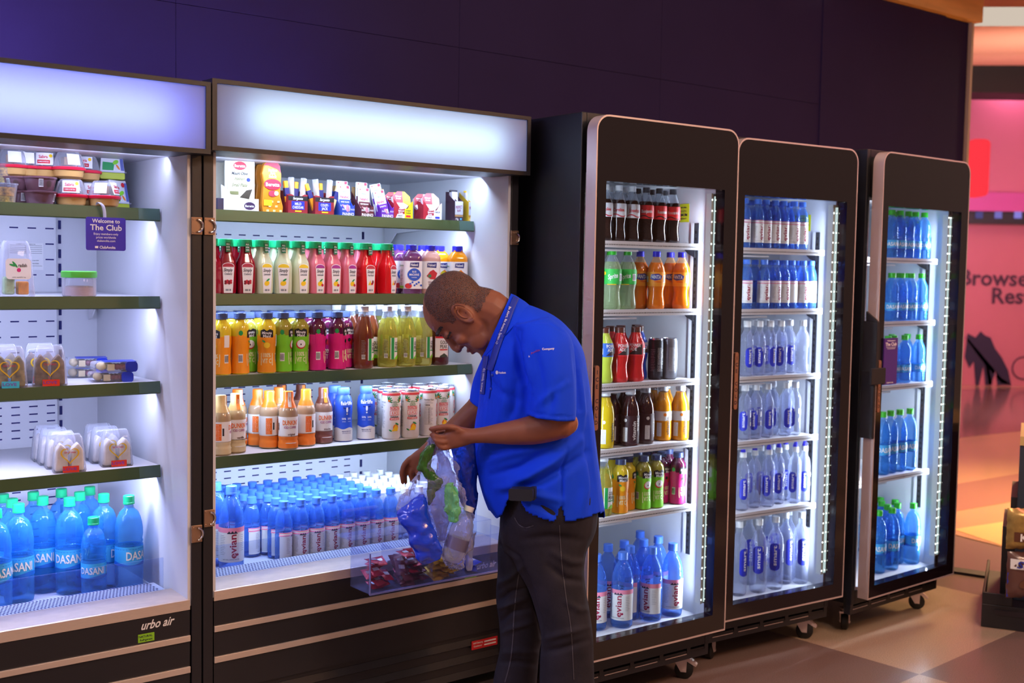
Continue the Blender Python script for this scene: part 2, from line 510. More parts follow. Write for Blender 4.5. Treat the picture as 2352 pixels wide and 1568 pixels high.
# data plate on the far wall of the first cooler, and its text
m = MB(); x0, z0 = W1 - T1 - .285, 1.455
m.box(x0, DB1 - .0200, z0, x0 + .105, DB1 - .0188, z0 + .085, 0)
for zz in (.012, .052, .058, .064, .070, .076): m.box(x0 + .004, DB1 - .0203, z0 + zz, x0 + .101, DB1 - .0200, z0 + zz + .0008, 1)
m.box(x0 + .050, DB1 - .0203, z0 + .052, x0 + .0508, DB1 - .0200, z0 + .076, 1)
m.flat(flat_text('Turbo air', x0 + .026, z0 + .006, .006, shear=.2), DB1 - .0205, 2)
m.flat(flat_text('COMMERCIAL REFRIGERATOR', x0 + .052, z0 + .0805, .003), DB1 - .0205, 1)
for k in range(2): m.flat(flat_text('@', x0 + .014 + k * .024, z0 + .026, .011), DB1 - .0205, 1)
m.flat(flat_text('MADE IN KOREA', x0 + .075, z0 + .020, .003), DB1 - .0205, 1)
m.flat(flat_text('Natural Gas R290', x0 + .075, z0 + .030, .003), DB1 - .0205, 1)
m.build('data_plate', [M_PAPER, M_INK, mat('plate_red', '#8a1c50', .5)], C1)

# lamps of the coolers: one tube in the canopy and one under every shelf, the lightbox tubes behind the sign panel, plus unseen roof lamps added to wash the wall blue
COOL = (.66, .76, 1.0); ICE = (.70, .84, 1.0)
for nm, s0, s1, dz, col, k in (('c1', -1.145, -.004, -.012, (.58, .64, 1.0), 1.0), ('c2', 0.0, 1.122, 0, (.60, .74, 1.0), 1.0)):
    W = s1 - s0; sc = (s0 + s1) / 2
    area_u('canopy_tube_' + nm, 'C', sc, .20, 1.785, sc, .52, 1.35, W - .1, .03, 3.5 * k, col)
    for zs in (1.645, 1.393, 1.146, .900):
        zq = zs + dz * .6
        area_u('shelf_tube_' + nm, 'C', sc, .302, zq - .034, sc, .52, zq - .30, W - .12, .012, (3.4 if zs > 1 else 6.5) * k, col)
    pc = (.52, .62, 1.0) if nm == 'c1' else (.74, .97, .96)
    area_u('lightbox_tube_' + nm, 'C', sc, .075, 1.895 + dz, sc, 0, 1.895 + dz, W - .22, .075, (.58 if nm == 'c1' else .74), pc)
    area_u('lightbox_edge_' + nm, 'C', sc, .11, 1.89 + dz, sc, 0, 1.89 + dz, W - .05, .14, (1.2 if nm == 'c1' else .42), (.14, .17, 1.0))
area_u('added_wall_wash_c1', 'C', -.75, .45, 2.02, -.95, 1.2, 2.5, 1.2, .05, 12.0, (.36, .32, 1.0))
area_u('added_wall_wash_c2', 'C', .35, .45, 2.02, .3, 1.2, 2.5, .8, .05, 3.5, (.28, .28, 1.0))

# ================================================================= glass-door fridges
M_GLASS = clear('door_glass', '#40302c', alpha=.015, rough=.02, edge=.28, tint='#e9eef4')
M_COPPER = mat('copper_badge', '#c08a72', .3, metal=.75)
M_STD = mat('shelf_standard', '#3a3d46', .5, metal=.5)
M_LEDW = glow('led_dot', '#fbffe4', 22)
M_LEDB = mat('led_bar', '#eef6f2', .3)
M_CLEARSTRIP = glow('led_diffuser', '#eefff2', 1.1)
def door_fridge(un, label, zoff, shelves, zdeck, win, seed, badge_z, warm, W=.6547, zlow=0.0, D=.74):
    x, y, a = UNIT[un]
    rt = thing('glass_door_fridge', label, 'fridge', (x, y, 0), a, 'glass-door fridges')
    zt = 1.98 + zoff; zb = .2031 + zoff + zlow
    m = MB()                                                       # casing
    m.box(0, .075, .135, .022, D, zt + .012); m.box(W - .022, .075, .135, W, D, zt + .012)
    m.box(.022, D - .022, .135, W - .022, D, zt + .012); m.box(.022, .075, 1.80 + zoff, W - .022, D - .022, zt + .012)
    m.box(.022, .075, .135, W - .022, D - .022, zdeck - .012)
    m.build('casing', M_SIDE, rt, bevel=.003)
    m = MB()                                                       # lining
    m.box(.022, .078, zdeck - .012, .030, D - .022, 1.80 + zoff); m.box(W - .030, .078, zdeck - .012, W - .022, D - .022, 1.80 + zoff)
    m.box(.030, D - .030, zdeck - .012, W - .030, D - .022, 1.80 + zoff); m.box(.030, .078, 1.790 + zoff, W - .030, D - .03, 1.80 + zoff)
    m.box(.030, .078, zdeck - .012, W - .030, D - .03, zdeck)
    m.build('inner_lining', M_WHITE, rt)
    # door
    out = rrect(0, zb, W, zt, .052, 6, (0, 0, 1, 1)); inn = rrect(.005, zb + .006, W - .005, zt - .006, .047, 6, (0, 0, 1, 1))
    m = MB(); m.ring(out, inn, 0, .048); door = m.build('door', M_ALU, rt, smooth=35)
    w0, wz0, w1, wz1 = win
    wn = rrect(w0, wz0, w1, wz1, .003, 6)
    m = MB(); m.ring(inn, wn, .0015, .044); m.build('door_frame', M_BLACKG, door)
    m = MB(); m.box(w0 - .002, .010, wz0 - .002, w1 + .002, .014, wz1 + .002); m.build('glass_pane', M_GLASS, door)
    # badge ICE COLD
    bw, bh = .0085, .105
    pts = rrect(.020 - bw, badge_z - bh, .020 + bw, badge_z + bh, .0083, 6)
    m = MB(); m.prism(pts, -.004, .0015, 0)
    z = badge_z + bh - .022
    for ch in 'ICE COLD':
        if ch != ' ': m.flat(flat_text(ch, .020, z, .013), -.0043, 1)
        z -= .0232
    m.build('handle_badge', [M_COPPER, M_INK], door)
    # shelves and standards
    for zs in shelves:
        m = MB()
        m.box(.034, .115, zs - .006, W - .062, D - .04, zs, 0); m.box(.034, .105, zs - .018, W - .060, .117, zs + .004, 0)
        xx = .04
        while xx < W - .066:
            m.box(xx, .1042, zs - .010, xx + .0035, .1052, zs - .007, 1); xx += .0075
        m.box(.034, .120, zs - .030, .30, .30, zs - .024, 0)
        m.build('shelf', [M_WHITE2, M_DARK], rt)
        m = MB(); m.prismx([(.165, zs - .006), (.165, zs - .045), (.20, zs - .03), (.23, zs - .006)], W - .038, W - .034); m.build('shelf_clip', M_STD, rt)
    m = MB()
    m.box(W - .0335, .155, .45, W - .0300, .175, 1.66 + zoff, 0)
    z = .47
    while z < 1.64: m.box(W - .0340, .161, z, W - .0334, .169, z + .010, 1); z += .024
    m.box(W - .0340, .176, .45, W - .0300, .190, 1.66 + zoff, 2)
    m.build('shelf_standard', [M_STD, M_DARK, M_WHITE2], rt)
    # LED bar
    m = MB(); m.box(W - .062, .055, wz0 + .03, W - .034, .076, wz1 - .01, 0)
    for col, dx in ((0, -.020), (1, 0.0)):
        z = wz0 + .045
        while z < wz1 - .02:
            m.add([(W - .0530 + dx + q[0], .0535 if col else .0505, z + q[1]) for q in [(.0021 * cos(t * pi / 4), .0025 * sin(t * pi / 4)) for t in range(8)]], [tuple(range(8))], 1)
            z += .0385
    m.box(W - .060, .0540, wz0 + .035, W - .044, .0545, wz1 - .02, 2)
    m.box(W - .0775, .0512, wz0 + .03, W - .0685, .0760, wz1 - .01, 0)
    m.build('led_bar', [M_LEDB, M_LEDW, M_CLEARSTRIP], rt)
    # load sticker
    m = MB(); sx = W - .0312
    y0 = .205; z0 = 1.665 + zoff
    m.box(sx, y0, z0, sx + .0006, y0 + .085, z0 + .066, 0)
    for i, tx in enumerate(('CARGA MAXIMA', 'DE PRODUCTO', 'MAXIMUM', 'LOAD PRODUCT')):
        vs, fs = flat_text(tx, 0, 0, None, w=.06 if i != 2 else .066)
        m.add([(sx - .0004, y0 + .042 - vx, z0 + .053 - i * .0135 + vz) for vx, vz in vs], fs, 1)
    m.build('load_sticker', [M_YEL, M_INK], rt)
    # plinth grille
    m = MB(); m.box(.0, .10, .118, W, .112, .190 + zoff, 1)
    for z in (.118, .136, .154, .172): m.box(0, .080, z, W, .102, z + .008, 0)
    for xx in (.0, .13, .27, .41, .545, W - .02): m.box(xx, .078, .118, xx + .018, .102, .190 + zoff, 0)
    m.box(0, .080, .094, W, .11, .120, 0)
    for xx in (.02, .155, .295, .44): m.box(xx, .0790, .1120, xx + .105, .0800, .1145, 2)
    m.build('plinth_grille', [M_BLACK, M_DARK, M_ALU], rt)
    # casters
    for cx, cy, rot in ((.07, .15, .5), (W - .075, .15, -.9), (.07, D - .10, .2), (W - .075, D - .10, 1.1)):
        m = MB(); Rw = .034
        prof = [(Rw - .008, -.014), (Rw, -.010), (Rw, .010), (Rw - .008, .014)]
        mm = MB(); mm.lathe(prof, 20); 
        M = Matrix.Translation((cx, cy, Rw)) @ Matrix.Rotation(rot, 4, 'Z') @ Matrix.Translation((.018, 0, 0)) @ Matrix.Rotation(pi / 2, 4, 'X')
        m.add([tuple(M @ Vector(v)) for v in mm.v], mm.f, 0)
        cst = m.build('caster', mat('rubber_black', '#101012', .5), rt, smooth=40)
        m = MB(); M2 = Matrix.Translation((cx, cy, 0)) @ Matrix.Rotation(rot, 4, 'Z')
        for sd in (-.019, .0165):
            pl = [(.008, Rw - .006), (.028, Rw - .006), (.030, .075), (-.014, .085), (-.012, .06)]
            q = MB(); q.prism(pl, sd, sd + .0025); m.add([tuple(M2 @ Vector(v)) for v in q.v], q.f, 0)
        q = MB(); q.box(-.018, -.021, .075, .034, .021, .082); q.lathe([(.014, .082), (.014, .092), (.024, .094), (.024, .096)], 12)
        q.box(.012, -.022, Rw - .004, .024, .022, Rw + .004)
        if rot < 0: q.prism([(.02, .072), (.062, .050), (.066, .056), (.03, .086)], -.014, .014)
        m.add([tuple(M2 @ Vector(v)) for v in q.v], q.f, 0)
        m.build('caster_fork', M_ALU, cst, smooth=30)
    wa = (.90, .96, 1.0)
    zc = (wz0 + wz1) / 2
    area_u('led_lamp_' + un, un, W - .058, .098, zc, W - .30, .34, zc, wz1 - wz0 - .08, .012, 9.0 * warm, wa, along=False)
    area_u('led_lamp_near_' + un, un, .040, .090, zc, .30, .34, zc, wz1 - wz0 - .08, .012, 3.6 * warm, wa, along=False)
    return rt, door
F1S = (1.580, 1.350, 1.100, .877, .645); F2S = (1.575, 1.343, 1.085, .838, .560); F3S = (1.553, 1.287, 1.018, .630)
F1, F1D = door_fridge('F1', 'tall glass-door fridge beside the open cooler, with cola, orange soda, juices and water', 0, F1S, .238, (.0455, .268, .5905, 1.770), 1, 1.075, 1.0)
F2, F2D = door_fridge('F2', 'tall glass-door fridge standing between two others, stocked with water bottles only', -.0081, F2S, .225, (.042, .254, .597, 1.766), 2, 1.090, .95)
F3, F3D = door_fridge('F3', 'tall glass-door fridge at the far end with a black door lock, full of green-capped water', -.0068, F3S, .205, (.046, .227, .606, 1.758), 3, 1.040, 1.0, .6645, -.022)
# lock bracket on the far fridge
m = MB(); m.box(-.010, -.004, 1.10, .008, .06, 1.30); m.prismx([(-.004, 1.30), (.05, 1.34), (.05, 1.30)], -.010, .004)
m.box(-.012, .0, .83, .006, .06, 1.10); m.box(-.05, -.012, 1.05, .050, -.002, 1.115)
m.build('lock_bracket', M_BLACK, F3, bevel=.002)
# ================================================================= wall behind the fridges
a = UNIT['W'][2]
m_wall = mat('wall_plum_laminate', '#2a2044', .7, spec=.12, noise_amt=.05, noise_scale=3, bump=.05, bump_scale=500)
M_FRAMEW = struct(thing('wall_rear', '', 'wall', upt('W', 0, 0, 0), a)); del M_FRAMEW['label']; del M_FRAMEW['category']
ZS = 2.385; ZT = 3.012; SE = 3.27
m = MB(); m.box(-4.6, .012, 0, SE - .02, .16, ZT + .05)
m.build('wall_core', m_wall, M_FRAMEW)
# panels of laminate, seams between them; last upper panel has a rounded upper corner
seams = [-4.6, -3.0, -1.70, -.50, .655, 1.84]
def panel(x0, x1, z0, z1):
    mm = MB(); mm.box(x0 + .0006, 0, z0, x1 - .0006, .012, z1); mm.build('wall_panel', m_wall, M_FRAMEW, bevel=.0008)
for i in range(len(seams) - 1):
    panel(seams[i], seams[i + 1], .05, ZS); panel(seams[i], seams[i + 1], ZS + .0014, ZT)
mm = MB(); mm.prism(rrect(1.8406, .05, SE - .13, ZT + .02, .27, 12, (0, 0, 1, 0)), -.006, .012); mm.build('wall_panel', m_wall, M_FRAMEW)
m_edge = mat('wall_end_trim', '#b5a18c', .4)
mm = MB(); mm.box(SE - .02, -.012, 0, SE + .004, .16, ZT + .01); o = mm.build('trim_1', m_edge); o.location = upt('W', 0, 0, 0); o.rotation_euler = (0, 0, a); struct(o)
m_wood = mat('pale_wood_fascia', '#e0b070', .45, noise_amt=.18, noise_scale=3, stretch=(.5, 1, 6))
mm = MB(); mm.box(1.2, -.05, ZT, SE + .03, .22, ZT + .9); o = mm.build('trim_2', m_wood); o.location = upt('W', 0, 0, 0); o.rotation_euler = (0, 0, a); struct(o)

# ================================================================= floor: large two-tone terrazzo tiles
def floor_mat():
    m, nt, out = _new('terrazzo_floor')
    N = nt.nodes.new; L = nt.links.new
    tc = N('ShaderNodeTexCoord'); mp = N('ShaderNodeMapping')
    mp.inputs['Location'].default_value = (0, 0, 0)
    L(tc.outputs['Object'], mp.inputs[0])
    ch = N('ShaderNodeTexChecker'); ch.inputs['Scale'].default_value = 1 / 1.22
    ch.inputs['Color1'].default_value = srgb('#7c6660'); ch.inputs['Color2'].default_value = srgb('#b19a84')
    L(mp.outputs[0], ch.inputs['Vector'])
    n1 = N('ShaderNodeTexNoise'); n1.inputs['Scale'].default_value = 260; n1.inputs['Detail'].default_value = 3
    L(tc.outputs['Object'], n1.inputs['Vector'])
    r = N('ShaderNodeValToRGB'); r.color_ramp.elements[0].position = .38; r.color_ramp.elements[1].position = .66
    r.color_ramp.elements[0].color = (.72, .72, .72, 1); r.color_ramp.elements[1].color = (1.25, 1.25, 1.25, 1)
    L(n1.outputs[0], r.inputs[0])
    mu = N('ShaderNodeMixRGB'); mu.blend_type = 'MULTIPLY'; mu.inputs[0].default_value = 1
    L(ch.outputs[0], mu.inputs[1]); L(r.outputs[0], mu.inputs[2])
    p = N('ShaderNodeBsdfPrincipled'); p.inputs['Roughness'].default_value = .30; p.inputs['Specular IOR Level'].default_value = .5
    L(mu.outputs[0], p.inputs['Base Color']); L(p.outputs[0], out.inputs[0])
    return m
fx, fy = 1.543, 4.236; ta = .74
mm = MB(); mm.box(-7, -9, -.08, 14, 1.45, 0)
fl = mm.build('floor', floor_mat()); struct(fl); fl.location = (fx, fy, 0); fl.rotation_euler = (0, 0, ta)
# dark threshold strip and the polished concourse floor beyond it
thr = mat('threshold_black', '#17131a', .5)
m_far = mat('concourse_floor', '#c59a78', .12, spec=.6, noise_amt=.10, noise_scale=.5)
p0, p1 = Vector((1.6, 6.10, 0)), Vector((3.9, 4.66, 0))
dr = (p1 - p0).normalized(); nn = Vector((-dr.y, dr.x, 0))
def slab(name, A, B, C_, D_, z, mt, top=0.0):
    mm = MB(); mm.add([tuple(Vector(q) + Vector((0, 0, z))) for q in (A, B, C_, D_)] + [tuple(Vector(q) + Vector((0, 0, top))) for q in (A, B, C_, D_)],
                      [(3, 2, 1, 0), (4, 5, 6, 7), (0, 1, 5, 4), (1, 2, 6, 5), (2, 3, 7, 6), (3, 0, 4, 7)])
    o = mm.build(name, mt); struct(o); return o
slab('trim_3', p0 - dr * 2, p1 + dr * 5, p1 + dr * 5 + nn * .09, p0 - dr * 2 + nn * .09, -.01, thr, .012)
q0, q1 = Vector((2.12, 7.33, 0)), Vector((3.10, 5.62, 0))
d2 = (q1 - q0).normalized()
slab('floor_concourse', q0 - d2 * 14, q1 + d2 * 10, (60, 20, 0), (10, 60, 0), -.07, m_far, .004)

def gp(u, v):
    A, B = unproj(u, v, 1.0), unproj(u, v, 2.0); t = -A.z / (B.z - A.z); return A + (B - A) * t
def tile_reflection(n, pts, mt):  # floor bands: tile pattern and reflected tones, both painted as flat colour
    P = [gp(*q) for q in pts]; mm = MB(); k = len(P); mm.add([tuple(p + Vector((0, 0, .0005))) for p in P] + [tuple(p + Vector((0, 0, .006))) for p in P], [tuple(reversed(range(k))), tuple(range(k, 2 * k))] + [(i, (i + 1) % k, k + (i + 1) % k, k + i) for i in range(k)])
    o = mm.build('floor_tile_reflection_%d' % n, mt); struct(o)
tile_reflection(1, [(1700, 893), (2800, 893), (2800, 940), (1700, 1062)], mat('concourse_mauve', '#8c5f62', .12, spec=.6))
tile_reflection(2, [(1700, 1196), (2800, 1012), (2800, 1070), (1700, 1262)], mat('concourse_brick', '#a87a6a', .15, spec=.6))
tile_reflection(3, [(2190, 1217), (2800, 1125), (2800, 1422)], mat('concourse_honey', '#ecc484', .2, spec=.5))
# ================================================================= far side of the concourse: printed hoarding under a bulkhead
YF = 15.6
m_pink = mat('hoarding_pink', '#c86c80', .55, noise_amt=.06, noise_scale=1)
m_bulk = mat('bulkhead_pink', '#c86a86', .5)
m_darkp = mat('hoarding_plum_print', '#2c1a3e', .6)
def far(u, v, Y=YF): return unproj(u, v, Y)
def farbox(name, u0, v0, u1, v1, mt, Y=YF, th=.2, um=2290):
    A, B = far(u0, v0, Y), far(u1, v1, Y)
    mm = MB(); mm.box(A.x, Y, min(A.z, B.z), B.x, Y + th, max(A.z, B.z)); o = mm.build(name, mt); return o
o = farbox('wall_far', 1900, 884, 2900, 520, m_pink); struct(o)
o['kind'] = 'structure'
# writing on it
A = far(2222, 655); k = (far(2322, 655) - A).x / 100
mm = MB()
mm.flat(flat_text('Browse', 0, 0, .24, w=.0), 0, 0) if False else None
def ft(mm, s, u_left, v_mid, hpx, mi):
    vs, fs, x0, x1, y0, y1 = text_geo(s)
    c = far(u_left, v_mid); h = hpx * k; kk = h / .7
    mm.add([(c.x + (x - x0) * kk, YF - .012, c.z + (y - .35) * kk) for x, y in vs], fs, mi)
ft(mm, 'Browse', 2205, 636, 36, 0); ft(mm, 'Restaurants', 2278, 678, 36, 0)
c = far(2350, 845)
mm.add([(c.x + (.16 + .0 * t) * cos(t), YF - .012, c.z + .16 * sin(t)) for t in [2 * pi * q / 24 for q in range(24)]] +
       [(c.x + .14 * cos(t), YF - .012, c.z + .14 * sin(t)) for t in [2 * pi * q / 24 for q in range(24)]],
       [(q, (q + 1) % 24, 24 + (q + 1) % 24, 24 + q) for q in range(24)], 0)
prt = mm.build('hoarding_print', mat('hoarding_letters', '#4a2440', .6), o)
# dark leafy shape printed low on the hoarding
mm = MB()
def leafpoly(pts, mi=0):
    P = [far(*q) for q in pts]
    mm.add([(q.x, YF - .010, q.z) for q in P], [tuple(range(len(P)))], mi)
leafpoly([(2222, 765), (2240, 775), (2252, 760), (2262, 770), (2275, 775), (2285, 800), (2300, 820), (2315, 850), (2322, 884), (2290, 884), (2286, 850), (2276, 884), (2262, 884), (2258, 840), (2248, 884), (2240, 884), (2236, 830), (2226, 845), (2215, 820)])
leafpoly([(2212, 770), (2224, 778), (2300, 868), (2322, 882), (2300, 880), (2262, 838)], 1)
leafpoly([(2262, 835), (2272, 850), (2280, 884), (2270, 884)], 1)
mm.build('leaf_print', [m_darkp, mat('hoarding_mauve_print', '#a0607c', .6)], o)
# bulkhead, rail with little screens, strip, ceiling
o = farbox('wall_bulkhead', 1900, 452, 2900, 206, m_bulk, YF - .25, .5); struct(o)
o = farbox('trim_4', 1900, 478, 2900, 452, mat('magenta_fascia', '#c8509c', .4), YF - .35, .5); struct(o)
o = farbox('trim_5', 1900, 507, 2900, 478, mat('rail_dark', '#2c2430', .4), YF - .30, .4); struct(o)
for uu, st_ in ((2250, .5), (2294, 1.1), (2339, 1.5)):
    o2 = farbox('display_screen', uu - 8, 501, uu + 8, 486, glow('screen_blue_%d' % uu, '#8f86e0', st_ * .6), YF - .33, .025)
    tag(o2, {2250: 'dim blue screen in the dark rail, nearest the purple wall', 2294: 'blue screen in the dark rail above the word Rest, middle of three', 2339: 'brightest blue screen in the dark rail, furthest from the purple wall'}[uu], 'screen', 'screens in the far rail')
o = farbox('beam_dark', 1900, 206, 2900, 140, mat('beam_black', '#1b1216', .6), YF - 1.2, .6); o.name = 'trim_6'; struct(o)
# red lantern
rl = farbox('red_lantern', 2228, 450, 2280, 318, glow('red_lantern_glow', '#ff3a46', 1.0), YF - 2.4, .35); tag(rl, 'glowing red box lantern against the pink bulkhead', 'lamp')
b = rl.modifiers.new('bevel', 'BEVEL'); b.width = .06; b.segments = 3
# ceiling pieces: salmon soffit, bright light cove, brown boards
def soffit(name, u0, u1, va, vb, ya, yb, mt):
    z = 0
    P = [far(u0, va, ya), far(u1, va + (u1 - u0) * 0, ya), far(u1, vb, yb), far(u0, vb, yb)]
    mm = MB(); mm.add([tuple(q) for q in P] + [tuple(q + Vector((0, 0, .12))) for q in P], [(0, 1, 2, 3), (7, 6, 5, 4), (0, 4, 5, 1), (1, 5, 6, 2), (2, 6, 7, 3), (3, 7, 4, 0)])
    o = mm.build(name, mt); struct(o); return o
soffit('ceiling_salmon', 2100, 2700, 60, 150, 9.0, 14.0, mat('soffit_salmon', '#e8a890', .6))
soffit('ceiling_cove', 2100, 2700, 16, 60, 7.6, 9.0, glow('cove_light', '#e6d6c4', .80))
soffit('ceiling_brown', 2100, 2700, -160, 16, 5.6, 7.6, mat('soffit_brown', '#a06a58', .6))
area('bulkhead_wash', far(2330, 160, 15.18), far(2330, 420, 15.34), 3.0, .10, 62, (1.0, .52, .74))
area('hoarding_wash', far(2420, 500, 11.5), far(2330, 700, 15.6), 2.0, .6, 62, (1.0, .66, .66))
area('hoarding_magenta', far(2250, 470, 13.5), far(2240, 560, 15.6), 1.2, .4, 12, (.9, .3, .9))
area('concourse_warm', (7.5, 10, 4.5), (6, 10.0, 0), 3, 3, 150, (1.0, .60, .36))
area('shop_edge_warm', (4.3, 7.9, 3.0), (3.6, 7.0, 0), .8, .8, 80, (1.0, .64, .26), 1.5)
area('added_ceiling_fill', far(2560, 700, 9.5), far(2400, 80, 11.5), 1.5, 1.5, 70, (1.0, .80, .66), 2.2)  # added upward fill that brightens the salmon soffit
area('floor_pink', (2.9, 4.5, 2.6), (2.7, 5.2, 0), .6, .6, 14, (1.0, .25, .35))

# ================================================================= shop lighting and surroundings
w = bpy.data.worlds.new('shop_ambience'); SC.world = w; w.use_nodes = True
nt = w.node_tree; nt.nodes.clear()
out = nt.nodes.new('ShaderNodeOutputWorld'); bg = nt.nodes.new('ShaderNodeBackground')
tc = nt.nodes.new('ShaderNodeTexCoord'); sep = nt.nodes.new('ShaderNodeSeparateXYZ'); rp = nt.nodes.new('ShaderNodeValToRGB')
nt.links.new(tc.outputs['Generated'], sep.inputs[0])
mr = nt.nodes.new('ShaderNodeMapRange'); mr.inputs['From Min'].default_value = -1; nt.links.new(sep.outputs['Z'], mr.inputs['Value'])
nt.links.new(mr.outputs[0], rp.inputs[0]); nt.links.new(rp.outputs[0], bg.inputs[0]); nt.links.new(bg.outputs[0], out.inputs[0])
e = rp.color_ramp.elements; e[0].position = .30; e[0].color = (.13, .085, .07, 1); e[1].position = .72; e[1].color = (.52, .34, .27, 1)
bg.inputs[1].default_value = .85
# ceiling downlights of the shop, warm, above and behind the camera
area('shop_downlight_1', (1.6, 1.4, 3.3), (.5, 3.4, .9), .5, .5, 34, (1.0, .74, .60))
area('shop_downlight_2', (2.6, 2.6, 3.2), (1.9, 3.9, 0), .5, .5, 34, (1.0, .66, .48))
area('shop_downlight_3', (-1.6, 1.0, 3.3), (-1.0, 3.0, .6), .5, .5, 16, (1.0, .74, .62))
area('fascia_lamp', upt('W', 3.0, -.9, 3.75), upt('W', 3.0, 0, 3.1), 1.2, .1, 16, (1.0, .80, .55), 1.3)
area('added_violet_fill', (-3.2, 1.6, 2.5), (.3, 3.6, 1.1), .8, .8, 46, (.45, .45, 1.0))  # added unseen lamp, tints door sides and near edges violet
area('shop_spot_warm', (2.1, 2.3, 2.3), (.25, 3.35, 1.0), .18, .18, 16, (1.0, .45, .16))

vs = SC.view_settings; vs.view_transform = 'Standard'; vs.look = 'None'; vs.gamma = 1; vs.exposure = 0; vs.use_curve_mapping = False
SC.cycles.use_denoising = True
SC.cycles.transparent_max_bounces = 28
SC.cycles.use_adaptive_sampling = True; SC.cycles.adaptive_threshold = .10; SC.cycles.adaptive_min_samples = 12
SC.cycles.max_bounces = 5; SC.cycles.diffuse_bounces = 2; SC.cycles.glossy_bounces = 3; SC.cycles.transmission_bounces = 6
SC.cycles.caustics_refractive = False; SC.cycles.caustics_reflective = False
SC.cycles.sample_clamp_indirect = 4
# ================================================================= bottles and cans
def sd_at(un, u, v, z):
    """where the ray through pixel (u, v) meets height z, in a unit's own (along, depth) metres"""
    x, y, a = UNIT[un]
    A, B = unproj(u, v, 1.0), unproj(u, v, 2.0)
    t = (z - A.z) / (B.z - A.z); P = A + (B - A) * t
    dx, dy = P.x - x, P.y - y
    return dx * cos(a) + dy * sin(a), -dx * sin(a) + dy * cos(a)

PROTO = {}
def rfun(prof):
    def f(z):
        if z <= prof[0][1]: return prof[0][0]
        for (r0, z0), (r1, z1) in zip(prof, prof[1:]):
            if z0 <= z <= z1: return r0 + (r1 - r0) * ((z - z0) / (z1 - z0) if z1 > z0 else 0)
        return prof[-1][0]
    return f

def pet(h, r, kind='round', rn=.0115):
    """PET bottle outline: foot, ribbed body, shoulder, neck"""
    if kind == 'round':
        return [(r * .72, 0), (r * .95, h * .018), (r, h * .05), (r, h * .56), (r * .985, h * .62), (r * .91, h * .70), (r * .78, h * .77), (r * .60, h * .83), (rn * 1.15, h * .885), (rn, h * .90), (rn, h * .93)]
    if kind == 'ribbed':
        p = [(r * .70, 0), (r * .95, h * .02), (r, h * .06), (r * .97, h * .10), (r, h * .13), (r, h * .46), (r * .94, h * .475), (r, h * .49), (r * .94, h * .51), (r, h * .53), (r * .95, h * .55), (r, h * .60), (r * .985, h * .66), (r * .93, h * .72), (r * .82, h * .78), (r * .66, h * .835), (rn * 1.12, h * .875), (rn, h * .885), (rn, h * .93)]
        return p
    if kind == 'contour':
        return [(r * .75, 0), (r * .97, h * .03), (r, h * .10), (r * .86, h * .24), (r * .84, h * .32), (r * .95, h * .42), (r, h * .47), (r, h * .66), (r * .90, h * .74), (r * .62, h * .84), (rn * 1.1, h * .90), (rn, h * .94)]
    if kind == 'sharpneck':
        return [(r * .72, 0), (r * .95, h * .02), (r, h * .05), (r, h * .60), (r * .96, h * .68), (r * .82, h * .75), (r * .52, h * .81), (rn, h * .84), (rn, h * .94)]

def mb_cap(r, z0, z1, n=18, ribs=True):
    m = MB(); m.lathe([(r, z0), (r, z0 + (z1 - z0) * .2), (r * .97, z0 + (z1 - z0) * .22), (r * .97, z1 - .0015), (r * .88, z1)], n); return m

def make(kind, spec):
    """first bottle of a kind: body, cap and label as children of an empty at its foot"""
    rt = thing(spec['name'], '', spec.get('cat', 'bottle'))
    prof = spec['prof']; sq = spec.get('sq', 0); n = spec.get('n', 28)
    m = MB(); mis = None
    if 'fill' in spec:
        pr = []; mis = []
        zf = spec['fill']
        for (a, b) in zip(prof, prof[1:]):
            pr.append(a); mis.append(0 if b[1] <= zf else 1)
            if a[1] < zf < b[1]:
                t = (zf - a[1]) / (b[1] - a[1]); pr.append((a[0] + (b[0] - a[0]) * t, zf)); mis[-1] = 0; mis.append(1)
        pr.append(prof[-1]); prof2 = pr
    else: prof2 = prof
    m.lathe(prof2, n, mis=mis, sq=sq)
    m.build('body', spec['mats'], rt, smooth=spec.get('smooth', 50))
    if 'cap' in spec:
        r, z0, z1, cm = spec['cap']
        c = mb_cap(r, z0, z1).build('cap', cm, rt, smooth=40)
    rf = rfun(prof)
    if 'label' in spec:
        lm, mats_ = spec['label'](rf)
        lm.build('label', mats_, rt, smooth=60)
    for extra in spec.get('extra', ()): 
        nm, f = extra; q, qm = f(rf); q.build(nm, qm, rt, smooth=50)
    return rt

def band(m, rf, z0, z1, mi, half=None, off=.0004, sq=0, nseg=40, a0=-pi / 2):
    """a label band all round the bottle, or reaching half metres to each side of its front"""
    r = rf((z0 + z1) / 2); hw = half if half else pi * r
    ang = hw / r; nz = 10
    vs = []; fs = []
    for i in range(nseg + 1):
        a = a0 - ang + 2 * ang * i / nseg
        for j in range(nz + 1):
            z = z0 + (z1 - z0) * j / nz
            rr = rf(z) + off
            if sq: rr = rr / (abs(cos(a)) ** sq + abs(sin(a)) ** sq) ** (1 / sq)
            vs.append((rr * cos(a), rr * sin(a), z))
    for i in range(nseg):
        for j in range(nz):
            b = i * (nz + 1) + j; fs.append((b, b + nz + 1, b + nz + 2, b + 1))
    m.add(vs, fs, mi)

